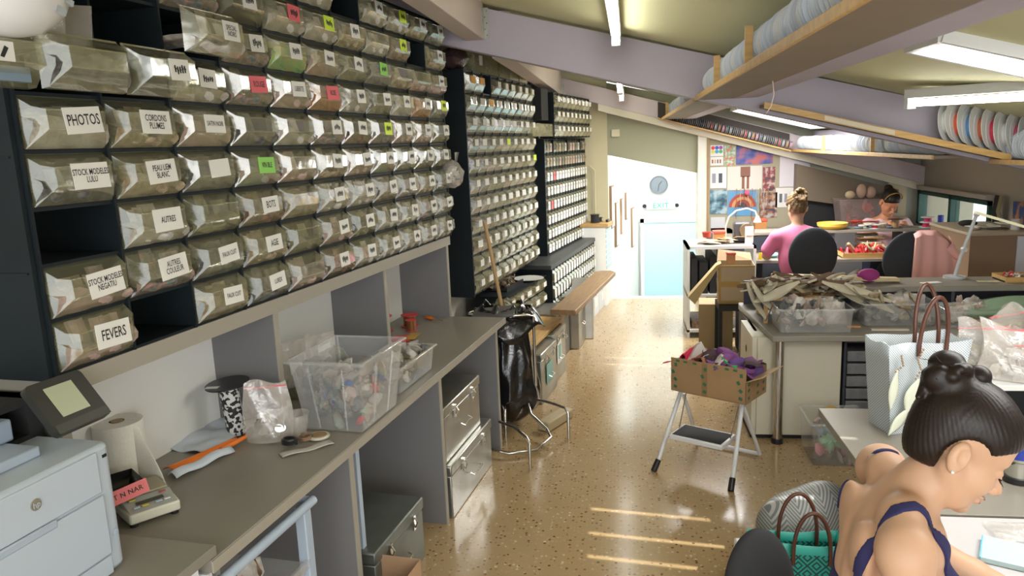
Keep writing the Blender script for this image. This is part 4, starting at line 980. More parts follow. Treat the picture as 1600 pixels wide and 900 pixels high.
# sloping ledge on the near rafter with fanned reels
lt = thing('rafter_ledge', 'yellow pine ledge running down along the near rafter', 'shelf', (.84, 4.985, 2.12))
sl_ = .262
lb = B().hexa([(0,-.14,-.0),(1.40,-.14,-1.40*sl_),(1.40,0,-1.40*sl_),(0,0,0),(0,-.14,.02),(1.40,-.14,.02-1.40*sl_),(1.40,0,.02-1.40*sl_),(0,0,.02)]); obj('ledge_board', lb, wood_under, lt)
obj('edge_lath', B().hexa([(0,-.152,-.004),(1.40,-.152,-.004-1.40*sl_),(1.40,-.14,-.004-1.40*sl_),(0,-.14,-.004),(0,-.152,.034),(1.40,-.152,.034-1.40*sl_),(1.40,-.14,.034-1.40*sl_),(0,-.14,.034)]), wood, lt)
obj('paper_strip', B().hexa([(.35,-.154,.002-.35*sl_),(.75,-.154,.002-.75*sl_),(.75,-.152,.002-.75*sl_),(.35,-.152,.002-.35*sl_),(.35,-.154,.028-.35*sl_),(.75,-.154,.028-.75*sl_),(.75,-.152,.028-.75*sl_),(.35,-.152,.028-.35*sl_)]), mat('tape_white',(0.65,0.58,0.42),.5), lt)
th0 = math.atan(.262)
cols = [(0.75,0.75,0.72),(0.7,0.12,0.05),(0.1,0.25,0.5),(0.45,0.12,0.05),(0.55,0.03,0.08),(0.6,0.6,0.6),(0.45,0.08,0.15)]
for k in range(7):
    x = 1.90+k*.066; t = thing('ribbon_reel', ['wide white reel of pale ribbon, leftmost in the fan on the rafter ledge','white reel of orange red ribbon in the fan on the rafter ledge','white reel of blue ribbon in the fan on the rafter ledge','white reel of rust ribbon in the fan on the rafter ledge','white reel of crimson ribbon in the fan on the rafter ledge','white reel of grey ribbon in the fan on the rafter ledge','white reel of wine ribbon, rightmost in the fan on the rafter ledge'][k], 'reel', (x, 4.905, 2.12+.024-(x-.84)*sl_+.124), 0, 'fanned reels on the rafter ledge')
    t.rotation_euler = (0, R(-6), R(-44))
    b1 = B().lathe([(0,0),(.118,0),(.118,.003),(0,.003)], n=32, axis='x').mesh('flange', mat('reel_plain_white',(0.70,0.70,0.68),.4))
    link('flange', b1, t); link('flange', b1, t, (.040,0,0))
    obj('winding', B().lathe([(.072,.003),(.072,.040)], n=24, axis='x'), mat('ribbon_%d' % k, cols[k], .5), t)
# colourful spools along the far rafter ledge
lt = thing('rafter_ledge', 'narrow ledge of coloured spools along the far rafter', 'shelf', (.40, 9.27, 2.20)); s2 = .29
obj('ledge_board', B().hexa([(0,-.12,0),(1.5,-.12,-1.5*s2),(1.5,0,-1.5*s2),(0,0,0),(0,-.12,.016),(1.5,-.12,.016-1.5*s2),(1.5,0,.016-1.5*s2),(0,0,.016)]), wood, lt)
obj('back_board', B().hexa([(0,-.01,0),(1.5,-.01,-1.5*s2),(1.5,0,-1.5*s2),(0,0,0),(0,-.01,.2),(1.5,-.01,.2-1.5*s2),(1.5,0,.2-1.5*s2),(0,0,.2)]), mat('dark_back_board',(0.05,0.04,0.035),.7), lt)
spc = [(0.05,0.04,0.04),(0.03,0.03,0.04),(0.25,0.12,0.07),(0.5,0.05,0.05),(0.4,0.4,0.42),(0.5,0.22,0.08),(0.6,0.25,0.3),(0.12,0.15,0.2),(0.3,0.32,0.3)]
sf = B().lathe([(0,0),(.055,0),(.055,.003),(0,.003)], n=14, axis='x').mesh('flange', mat('spool_flange',(0.42,0.42,0.43),.4)); sw_ = B().lathe([(.040,.003),(.040,.022)], n=12, axis='x').mesh('winding', black_matte)
pr0 = None
for k in range(34):
    x = .50+k*.042; z = 2.20+.018-(x-.40)*s2+.05
    if pr0 is None:
        t = thing('thread_spool', 'small spool of coloured thread standing in the far rafter row', 'spool', (x,9.21,z), 0, 'thread spools along the far rafter'); t.rotation_euler = (0,R(14),0)
        link('flange', sf, t); link('flange', sf, t, (.022,0,0)); link('winding', sw_, t); pr0 = t
    else: t = dup(pr0, (x,9.21,z))
    for ch in t.children:
        if ch.name.startswith('winding'): set_mat(ch, mat('thread_%d' % (k % 9 if k > 9 else k % 2), spc[k % 9 if k > 9 else k % 2], .6))
# thin hanging string and cords
o = obj('hanging_string', B().tube([(.66,3.6,2.19),(.665,3.59,2.13),(.655,3.6,2.08),(.635,3.6,2.05)],.0022,6), mat('string',(0.7,0.55,0.45),.7)); tag(o, 'pale string dangling below the near reel shelf', 'string')

# ---- grey counter with white end cabinet
ctop = .725
gc = thing('counter', 'grey laminate counter on a chrome leg, bins and leaves on it', 'counter', (.9, 4.72, 0))
obj('counter_top', B().prism([(0,0),(2.46,.03),(2.46,1.02),(-.06,1.02),(-.07,.95)], ctop-.038, ctop), grey_board, gc, bevel=.006)
obj('chrome_leg', B().cyl((.055,.06,.0),(.055,.06,ctop-.038),.030,n=20), chrome, gc)
obj('leg_foot', B().cyl((.055,.06,0),(.055,.06,.035),.036,n=20), black_plastic, gc)
obj('back_board', B().box(-.03,2.46,.96,.985,ctop,.90), mat('navy_grey_panel',(0.07,0.075,0.10),.6), gc)
obj('side_board', B().box(-.06,-.04,.30,.98,0,ctop-.04), mat('dark_side_panel',(0.05,0.045,0.035),.6), gc)
rs = thing('raised_shelf', 'long grey raised shelf along the back of the counter', 'shelf', (1.45, 5.27, ctop))
obj('shelf_board', B().box(-.55,1.92,0,.34,.160,.198), grey_board, rs, bevel=.004)
for x in (-.50,.7,1.88): obj('support', B().box(x,x+.02,.02,.32,0,.16), mat('navy_grey_panel',(0.07,0.075,0.10),.6), rs)
wc = thing('white_cabinet', 'cream white cabinet with two plain doors below the counter corner', 'cabinet', (.80, 4.83, 0))
cw = mat('cream_white_laminate', (0.60,0.56,0.44), .45)
obj('body', B().box(0,.545,.012,.50,.03,.685), cw, wc); obj('kick_plate', B().box(.0,.545,.03,.5,0,.03), black_matte, wc)
obj('door', B().box(.03,.16,0,.012,.035,.68), cw, wc, bevel=.002); obj('door', B().box(.165,.54,0,.012,.035,.68), cw, wc, bevel=.002)
obj('finger_hole', B().lathe([(0,-.002),(.025,-.002)], (.0,.25,.55), 16, axis='x'), black_matte, wc)
# tower of drawers
tw = thing('drawer_tower', 'dark tower of smoky clear drawers with orange handles under the counter', 'drawer tower', (1.365, 4.86, 0))
obj('frame', B().box(0,.015,0,.4,0,.66).box(.42,.435,0,.4,0,.66).box(0,.435,.38,.4,0,.66).box(0,.435,0,.4,.645,.66).box(0,.435,0,.4,0,.02), mat('navy_frame',(0.03,0.035,0.05),.5), tw)
smoky = mat('smoky_drawer', (0.20,0.20,0.21), .3, var=.3, vscale=14)
orh = mat('orange_handle', (0.80,0.35,0.03), .4)
for k in range(7):
    d = obj('drawer', B().box(.02,.415,-.005,.36,.025+k*.083,.025+k*.083+.068), smoky, tw, bevel=.004)
    obj('handle', B().box(.27,.40,-.018,-.005,.025+k*.083+.048,.025+k*.083+.066), orh, d, bevel=.003)
# clear box with coloured bits on the floor, tub behind
fb_ = thing('floor_box', 'clear box of pastel scraps on the floor beside the cream cabinet', 'box', (1.25, 4.58, 0))
tub(.155,.15,.17,.165,.27,box_clear,fb_)
for k,(mt,n) in enumerate(((mat('scrap_green',(0.28,0.48,0.30),.7),10),(mat('scrap_pink',(0.80,0.28,0.32),.7),7),(mat('scrap_blue',(0.42,0.55,0.62),.7),10),(CM[3],10),(mat('scrap_gold',(0.5,0.3,0.06),.5),5),(CM[2],14))):
    zr = ((.09,.15),(.04,.1),(.15,.2),(.02,.06),(.22,.27),(.02,.25))[k]
    obj('scrap', B().blobs(n, lambda r:(r.uniform(-.12,.12), r.uniform(-.12,.12), r.uniform(*zr)), .025,.05,1,random.Random(90+k)), mt, fb_)
ft = thing('floor_tub', 'tall frosted tub in front of the drawer tower', 'tub', (1.66, 4.56, 0))
tub(.15,.12,.19,.15,.47,box_clear,ft); obj('scrap', B().blobs(14, lambda r:(r.uniform(-.11,.11), r.uniform(-.09,.09), r.uniform(.05,.30)), .03,.06,2,random.Random(97)), [CM[1],CM[2]], ft)
# bins of wrapped goods on the counter
def goods(label, loc, w, d, h, mats, seed, n=30, nm='goods_box', over=.03, film=7):
    t = thing(nm, label, 'box', loc)
    tub(w/2-.01,d/2-.01,w/2,d/2,h,box_clear,t,rim=.008)
    rr = random.Random(seed)
    for k, mt in enumerate(mats): obj('wrapped_goods', B().blobs(n//len(mats), lambda r:(r.uniform(-w/2+.03,w/2-.03), r.uniform(-d/2+.03,d/2-.03), r.uniform(.02,h+over)), .018,.042,1,rr), mt, t)
    bb = B()
    for k in range(film): sachet(bb, rr.uniform(-w/2+.05,w/2-.05), rr.uniform(-d/2+.04,d/2-.04), h*.3, .12, h*.9, rr.uniform(-.04,.04), rnd=rr)
    obj('film_sachets', bb, bag_clear, t); return t
goods('clear bin of pinkish wrapped goods at the counter corner', (1.17, 4.93, ctop+.002), .44, .30, .155, [CM[2], CM[1], CM[4]], 101, 44)
goods('clear bin of grey wrapped goods in the middle of the counter', (1.72, 5.10, ctop+.002), .44, .30, .15, [CM[1], CM[0], CM[4]], 102, 44)
goods('clear bin of pale wrapped goods behind the tote handles', (2.12, 5.02, ctop+.002), .26, .26, .11, [CM[2], CM[1]], 103, 26)
for k,(x,y,c_) in enumerate(((1.44,4.95,(0.65,0.3,0.12)),(1.63,4.86,(0.7,0.6,0.5)))):
    o = obj('cardboard_slip', B().obox((0,0,.004),(.22 if k else .08,.03,.008),(0,0,-.05)), mat('slip_%d' % k, c_, .6), loc=(x,y,ctop+.001)); tag(o, ['small orange slip between the two bins on the counter','long cream slip on the counter edge in front of the grey bin'][k], 'slip')
o = thing('folded_cloths', 'stack of folded green and olive cloths on the right of the counter', 'cloth', (2.50, 5.05, ctop))
for k,(c_,w,h_,z) in enumerate((((0.55,0.12,0.05),.50,.012,.0),((0.26,0.20,0.03),.72,.05,.012),((0.12,0.12,0.04),.70,.02,.062),((0.22,0.33,0.20),.78,.075,.082))):
    b = B(); b.grid(lambda u,v:(-.40+w*u*1.15, -.16+.3*v, z+h_*(.25+.75*min(1,u*2.2))*(1-.25*abs(v-.5))+.004*math.sin(u*15+k)), 16, 6)
    b.grid(lambda u,v:(-.40+w*u*1.15, -.16, z+h_*v*(.25+.75*min(1,u*2.2))*.875+.004*math.sin(u*15+k)*v), 16, 2)
    obj('cloth_layer', b, mat('cloth_%d' % k, c_, .85, bump=.3, bscale=30), o, solid=.003)
for k,(x,c_) in enumerate(((2.08,(0.45,0.62,0.66)),(2.17,(0.6,0.66,0.72)),(2.62,(0.62,0.66,0.74)))):
    cu_ = tag(obj('cup', B().lathe([(.028,0),(.04,.09),(.043,.09),(.030,0)] if k < 2 else [(.06,0),(.075,.05),(.078,.05)], n=16), mat('cup_%d' % k, c_, .4), loc=(x, 5.22 if k < 2 else 5.40, ctop+.002 if k < 2 else ctop+.002)), ['pale teal cup behind the tote bag handles','pale blue cup beside the teal cup','white bowl under the raised shelf at the right'][k], 'cup')
# dried leaves on a plank
lf = thing('leaf_plank', 'wooden plank on the counter corner heaped with dried brown leaves', 'board', (1.12, 5.22, ctop+.155))
obj('plank', B().box(-.22,.24,-.17,.17,0,.018), wood, lf, bevel=.004)
for (x,y) in ((-.2,-.14),(.2,-.14),(.2,.14),(-.2,.14)): obj('peg', B().box(x-.012,x+.012,y-.012,y+.012,-.155,0), wood, lf)
leafm = [mat('dry_leaf_pale',(0.55,0.50,0.38),.8), mat('dry_leaf_brown',(0.16,0.10,0.06),.8), mat('dry_leaf_tan',(0.33,0.26,0.15),.8)]
rr = random.Random(33); proto_leaf = []
for m_ in leafm:
    for q in range(2):
        b = B(); ph = rr.random()*6
        b.grid(lambda u,v:((u-.5)*.26, (v-.5)*.075*math.sin(PI*min(.97,max(.04,u)))*1.2, .012*math.sin(u*4+ph)+.010*math.sin(v*5+ph)), 8, 3); proto_leaf.append(b.mesh('leaf', m_))
for k in range(95):
    a = rr.uniform(-.9,.9)*(1 if k % 3 else 2.2); 
    lo = link('leaf', proto_leaf[rr.randrange(6)], lf, (rr.uniform(-.24,.38), rr.uniform(-.11,.15), .022+.080*rr.random()), (rr.uniform(-.5,.5), rr.uniform(-.45,.45), a))
for (x,z,a,m_,tl) in ((-.27,.0,1.15,0,1.1),(-.23,.03,1.0,0,1.0),(.36,.02,.5,0,1.3),(.42,.05,.45,0,1.2),(.30,.08,.3,0,1.3),(.46,.0,.65,0,1.2),(-.14,.06,-.4,0,1.2)):
    lo = link('leaf', proto_leaf[m_], lf, (x,-.19,z), (.3, a if x < 0 else a, 0)); lo.scale = (tl,1.2,1)
for (x) in (-.15,-.08,.04): obj('twig', B().tube([(x,-.17,.02),(x-.02,-.20,-.03),(x-.06,-.20,-.13)],.004,6), leafm[1], lf)
o = obj('paper_roll', B().hexa([(-.34,-.05,0),(.50,-.05,-.03),(.50,.05,-.03),(-.34,.05,0),(-.34,-.04,.03),(.50,-.04,-.01),(.50,.04,-.01),(-.34,.04,.03)]), mat('buff_board',(0.55,0.43,0.24),.7), loc=(1.36,5.43,1.035), rot=(0,0,0), bevel=.006)
o.location = (1.36, 5.43, .965); tag(o, 'long buff cardboard strip laid behind the leaves', 'cardboard')
o = obj('purple_cushion', B().ell((0,0,0),(.075,.05,.05),14,8), mat('magenta_cloth',(0.30,0.03,0.17),.8), loc=(1.66,5.42,.975)); tag(o, 'magenta cloth bundle poking up behind the leaves', 'cloth')
# papers & tray of beads on the raised shelf
for k,(x,y) in enumerate(((2.05,5.38),(2.42,5.40),(2.68,5.36))):
    o = obj('paper_scrap', B().obox((0,0,.003),(.13,.05,.004),(0,0,.3-.4*k)), [white_card, mat('cream_scrap',(0.6,0.52,0.32),.7)][k % 2], loc=(x,y,ctop+.199)); tag(o, ['white paper strip on the raised shelf','cream paper scrap in the middle of the raised shelf','white paper scrap at the right of the raised shelf'][k], 'paper')
tg = thing('bead_tray', 'shallow wooden tray of small bright pieces on the raised shelf', 'tray', (2.72, 5.46, ctop+.199))
obj('tray', B().box(-.21,.30,-.09,.09,0,.008).box(-.21,.30,-.10,-.09,0,.035).box(-.21,-.20,-.09,.09,0,.035).box(-.21,.3,.09,.10,0,.035), wood, tg)
obj('bead', B().blobs(60, lambda r:(r.uniform(-.18,.27), r.uniform(-.07,.07), .02+r.random()*.02), .008,.018,4,random.Random(35)), [CM[0], rred, CM[6], white_card], tg)
# desk lamp (thin jointed LED lamp)
dl = thing('desk_lamp', 'thin jointed grey desk lamp with a long yellow white head', 'lamp', (2.30, 5.56, ctop+.199))
lm = mat('lamp_grey', (0.50,0.52,0.52), .35)
obj('lamp_arm', B().tube([(-.03,0,0),(.0,0,.14),(.085,0,.44)],.012,8), lm, dl)
obj('joint', B().lathe([(.014,-.018),(.014,.018)], (.085,0,.44), 12, axis='y'), lm, dl); obj('joint', B().lathe([(.017,-.02),(.017,.02)], (.02,0,.20), 12, axis='y'), lm, dl)
obj('lamp_head', B().beam((.075,0,.455),(.40,-.03,.345),.05,.018), mat('lamp_head_cream',(0.75,0.70,0.45),.4,emit=.3), dl, bevel=.004)
obj('lamp_base', B().lathe([(.0,0),(.07,0),(.07,.015),(0,.016)], n=20, c=(-.03,0,0)), lm, dl)

# ---- near right tables
gt = thing('grey_table', 'grey laminate table in front of the tote bag', 'table', (.85, 2.40, 0))
obj('table_top', B().prism([(0,.0),(2.2,.0),(2.2,.98),(0,.98)],.705,.74), grey_board, gt, bevel=.003)
for (x,y) in ((.9,.1),(2.0,.1),(.9,.9),(2.0,.9)): obj('leg', B().cyl((x,y,0),(x,y,.705),.025,n=12), chrome, gt)
wt_ = thing('white_table', 'white topped table the woman in navy works at', 'table', (.93, 1.25, 0))
obj('table_top', B().box(0,1.6,0,1.13,.705,.742), mat('white_table_top',(0.56,0.54,0.55),.4), wt_, bevel=.003)
for (x,y) in ((.1,.1),(1.5,.1),(.1,1.05),(1.5,1.05)): obj('leg', B().cyl((x,y,0),(x,y,.705),.02,n=12), chrome, wt_)
rs2 = thing('raised_board', 'white raised board on the grey table carrying plastic bags', 'shelf', (1.36, 3.03, .742))
obj('board', B().box(0,1.4,0,.33,.20,.222), mat('white_board',(0.66,0.65,0.62),.35), rs2, bevel=.003)
for x in (.05,1.3): obj('support', B().box(x,x+.02,.02,.3,0,.2), black_matte, rs2)
obj('back', B().box(.05,1.3,.28,.30,0,.2), black_matte, rs2)
def poly_bag(label, loc, w, h, seed, mt=1, rz=0, fill=.5, zipc=True):
    t = thing('zip_bag', label, 'bag', loc, rz, 'clear bags on the raised board'); rr = random.Random(seed); b = B()
    for side in (1,-1):
        b.grid(lambda u,v:((-.5+u)*w*(1+.10*math.sin(v*5+seed)), side*(.05*(1-v)**.6*math.sin(PI*(.05+.9*u))+.006*math.sin(u*9+v*12+seed)), .003+v*h+.03*math.sin(u*5+seed)*v), 12, 12)
    obj('film', b, bag_clear, t)
    obj('contents', B().blobs(22, lambda r:(r.uniform(-w*.36,w*.36), r.uniform(-.022,.022), r.uniform(.02,h*fill)), .014,.030,1,rr), CM[mt], t)
    if zipc: obj('zip_strip', B().box(-w*.47,w*.47,-.003,.003,h*.90,h*.915), red_card, t)
    return t
poly_bag('bulging clear zip bag just right of the tote bag', (1.44,3.22,.966), .22,.20,1,5,.1)
poly_bag('tall clear zip bag of pale pieces in the middle of the raised board', (1.52,3.11,.966), .26,.22,2,1,-.2)
poly_bag('clear zip bag of pink pieces at the right end of the raised board', (1.66,3.20,.966), .26,.20,3,2,.3)
poly_bag('low clear zip bag of grey pieces in front on the raised board', (1.60,3.07,.966), .24,.16,4,1,.0,.7)
poly_bag('clear zip bag with a folded corner at the back of the raised board', (1.56,3.29,.966), .22,.24,5,1,.5,.5)
# thermos jar
jr = thing('metal_jar', 'black and silver jar with a blue lid on the grey table', 'jar', (1.335, 2.66, .742))
obj('jar_body', B().lathe([(0,0),(.045,0),(.045,.012),(.040,.015),(.040,.075),(.045,.08),(.045,.092),(0,.092)], n=24), mat('jar_silver',(0.6,0.6,0.55),.2,metal=.9), jr); obj('jar_band', B().lathe([(.046,0),(.047,.02),(.042,.022)], n=24), black_plastic, jr)
obj('lid', B().lathe([(.046,.09),(.046,.13),(0,.132)], n=24), mat('royal_blue',(0.02,0.04,0.30),.35), jr)
# papers and bags on the white table
for k,(x,y,w,h,rz,c_) in enumerate(((1.20,2.14,.15,.14,-.45,(0.50,0.64,0.66)),(1.34,2.03,.26,.30,-.35,(0.50,0.48,0.66)))):
    o = obj('paper_pad', B().obox((0,0,.008),(w,h,.014),(0,0,0)), mat('pad_%d' % k, c_, .6), loc=(x-.12,y,.743), rot=(0,0,rz)); tag(o, ['pale turquoise pad on the white table by the woman\'s forearm','lilac paper sheet at the right of the white table'][k], 'paper')
    obj('pad_edge', B().obox((-w/2-.002,0,.008),(.004,h,.015)), mat('pad_spine',(0.15,0.5,0.65),.5), o)
o = thing('bead_bag', 'crumpled clear bag of beads lying on the white table', 'bag', (1.20,2.27,.744))
obj('film', B().grid(lambda u,v:(-.12+.30*u,-.06+.12*v,.03*math.sin(PI*u)*math.sin(PI*v)+.012*abs(math.sin(u*9+v*4))),16,10), bag_clear, o)
obj('bead', B().blobs(30, lambda r:(r.uniform(-.02,.13), r.uniform(-.05,.03), .008+.012*r.random()), .006,.012,3,random.Random(55)), [CM[8],rred,CM[0]], o)

# ---- folding step stool and box of felt
us = R(-30)
st = thing('step_stool', 'white two step folding stool in the aisle', 'stool', (.50, 4.42, 0), us)
# local: x right, y back; feet at front (-y)
def tb_(nm, pts, r, m=white_paint, n=10): return obj(nm, B().tube(pts, r, n), m, st)
for sx in (-1, 1):
    tb_('front_leg', [(sx*.235,-.25,.03),(sx*.215,-.13,.23),(sx*.195,-.02,.42),(sx*.19,.02,.455)], .013)
    tb_('rear_leg', [(sx*.205,.26,.02),(sx*.19,.02,.40)], .011)
    obj('rubber_foot', B().tube([(sx*.240,-.28,.002),(sx*.232,-.235,.06)], .018, 12), black_plastic, st)
    tb_('strut', [(sx*.16,-.10,.235),(sx*.17,.02,.44)], .0035, chrome, 6)
tb_('rear_bar', [(-.205,.26,.02),(.205,.26,.02)], .012)
def step(nm, x0,x1,y0,y1,z):
    s_ = obj(nm, B().box(x0,x1,y0,y1,z-.03,z), white_paint, st, bevel=.006)
    obj('rubber_mat', B().box(x0+.015,x1-.015,y0+.015,y1-.02,z,z+.003), black_matte, s_)
step('lower_step', -.165,.165,-.23,-.02,.235); step('upper_step', -.175,.175,-.05,.17,.470)
fx = thing('felt_box', 'brown cardboard box with green printing, full of coloured felt, on the step stool', 'box', (.535, 4.40, .4745), R(-33))
bw, bd, bh = .235, .14, .17
b = B().box(-bw,bw,-bd,-bd+.004,0,.205).box(-bw,bw,bd-.004,bd,0,bh).box(-bw,-bw+.004,-bd,bd,0,bh+.01).box(bw-.004,bw,-bd,bd,0,.13).box(-bw,bw,-bd,bd,0,.004)
obj('box_wall', b, cardboard_dark, fx)
obj('flap', B().hexa([(bw,-bd,.13),(bw+.10,-bd,.175),(bw+.10,bd,.175),(bw,bd,.13),(bw,-bd,.134),(bw+.10,-bd,.179),(bw+.10,bd,.179),(bw,bd,.134)]), cardboard, fx)
gp = B()
for x in (-.21,-.02,.20):
    for z in (.03,.075,.12,.165): gp.obox((x+.01*math.sin(z*90),-bd-.001,z),(.022,.001,.018),(0,z*9,0))
for z in (.03,.075,.11):
    for y in (-.10,.02,.10): gp.obox((bw+.001,y,z),(.001,.022,.016),(z*7,0,0))
for x in (-.19,-.14,-.08,.05,.12,.17): gp.obox((x,-bd-.001,.190),(.024,.001,.012),(0,.05,0))
obj('green_print', gp, mat('dark_green_print',(0.03,0.13,0.06),.7), fx)
obj('tape', B().box(-.035,.0,-bd-.0008,-bd,.0,.205), mat('clear_tape',(0.27,0.17,0.08),.25), fx)
fl = [mat('felt_%d' % k, c_, .9) for k, c_ in enumerate(((0.62,0.03,0.08),(0.20,0.06,0.22),(0.03,0.42,0.08),(0.07,0.04,0.05),(0.5,0.45,0.42),(0.12,0.06,0.2),(0.35,0.14,0.08)))]
rr = random.Random(44)
for k in range(15):
    x = -.19+k*.028; c_ = [0,4,0,3,6,3,3,4,1,1,2,1,5,1,3][k]
    b = B(); a_, ph = rr.uniform(-1,1), rr.random()*6
    b.grid(lambda u,v:((u-.5)*.12+.02*math.sin(v*5+ph), (v-.5)*.20, .03*math.sin(u*6+ph)+.02*math.cos(v*7+ph)), 6, 6)
    obj('felt_piece', b, fl[c_], fx, loc=(x, rr.uniform(-.03,.03), .155+rr.uniform(0,.04)), rot=(rr.uniform(-.5,.5), rr.uniform(-.7,.7), a_), solid=.002)
obj('felt_piece', B().grid(lambda u,v:(-.13*u, .05*v-.02*u, .012*math.sin(u*5)-.01*u),6,3), fl[0], fx, loc=(-.23,.0,.14), solid=.003)
obj('felt_piece', B().grid(lambda u,v:(.13*u, -.13+.2*v, .03*math.sin(u*3+v*3)-.0*u),6,5), fl[1], fx, loc=(.13,.0,.155), solid=.002)

# ---- cardboard boxes beyond the stool
b1 = thing('cardboard_box', 'tall plain cardboard box standing on the floor in the aisle', 'box', (.66, 6.90, 0), R(-6))
obj('box_wall', B().box(0,.30,0,.004,0,.46).box(0,.30,.30,.304,0,.46).box(0,.004,0,.30,0,.46).box(.296,.30,0,.30,0,.46).box(0,.3,0,.3,0,.004), mat('olive_cardboard',(0.36,0.27,0.14),.8), b1)
obj('side_face', B().box(.3005,.302,0,.30,.0,.46), mat('lilac_cardboard',(0.42,0.34,0.30),.8), b1)
obj('flap', B().hexa([(0,0,.46),(.3,0,.46),(.3,.10,.50),(0,.10,.50),(0,0,.464),(.3,0,.464),(.3,.10,.504),(0,.10,.504)]), cardboard, b1)
dkc = obj('dark_crate', B().box(0,.22,0,.4,0,.52), mat('dark_crate',(0.05,0.045,0.04),.7), loc=(1.02,6.75,0), bevel=.01); tag(dkc, 'dark crate on the floor beside the plain cardboard box', 'crate')
b2 = thing('cardboard_box', 'cardboard box sealed with brown tape, long flap hanging to the left', 'box', (.80, 6.62, .525), R(-4))
obj('box_wall', B().box(0,.30,0,.004,0,.34).box(0,.30,.30,.304,0,.34).box(0,.004,0,.30,0,.34).box(.296,.30,0,.30,0,.34).box(0,.3,0,.3,0,.004), mat('pinkish_cardboard',(0.40,0.31,0.20),.8), b2)
obj('tape', B().box(-.001,.301,-.002,0,.15,.20).box(-.001,.301,-.002,0,.325,.34).box(-.001,.02,-.0021,0,0,.34).box(-.001,.301,-.002,0,0,.03), brown_tape, b2)
obj('flap', B().hexa([(-.02,0,.34),(.02,.0,.36),(-.20,-.02,.0),(-.26,-.02,.06),(-.02,.15,.34),(.02,.15,.36),(-.20,.13,.0),(-.26,.13,.06)]), mat('flap_ochre',(0.42,0.31,0.14),.8), b2)
obj('flap', B().hexa([(.0,.30,.34),(.30,.30,.34),(.30,.302,.34),(.0,.302,.34),(.01,.37,.43),(.29,.37,.40),(.29,.372,.40),(.01,.372,.43)]), cardboard, b2)
sup = tag(obj('box_stand', B().box(0,.36,0,.30,.47,.52).box(0,.03,0,.03,0,.47).box(.33,.36,0,.03,0,.47).box(0,.03,.27,.30,0,.47).box(.33,.36,.27,.3,0,.47), black_matte, loc=(.78,6.56,0)), 'black stand under the taped cardboard box', 'stand')
sup.location = (.80, 6.575, 0)
# white shelving unit with clutter, beyond the boxes
wu = thing('white_shelf_unit', 'white open shelf unit with clutter at the aisle, beyond the taped box', 'shelf', (.60, 7.45, 0))
obj('shelf_frame', B().box(0,.025,0,.55,0,.92).box(.625,.65,0,.55,0,.92).box(0,.65,0,.55,.89,.92).box(0,.65,.0,.55,.42,.445).box(0,.65,.0,.55,.06,.085), mat('white_laminate',(0.72,0.72,0.70),.4), wu)
for q in ((.04,.10,.80),(.12,.20,.76),(.22,.28,.82)): obj('folder', B().box(q[0],q[1],.03,.5,.446,q[2]), black_matte, wu)
obj('box', B().box(.30,.5,.05,.5,.446,.52), CM[3], wu); obj('box', B().box(.05,.4,.05,.5,.086,.16), CM[3], wu)
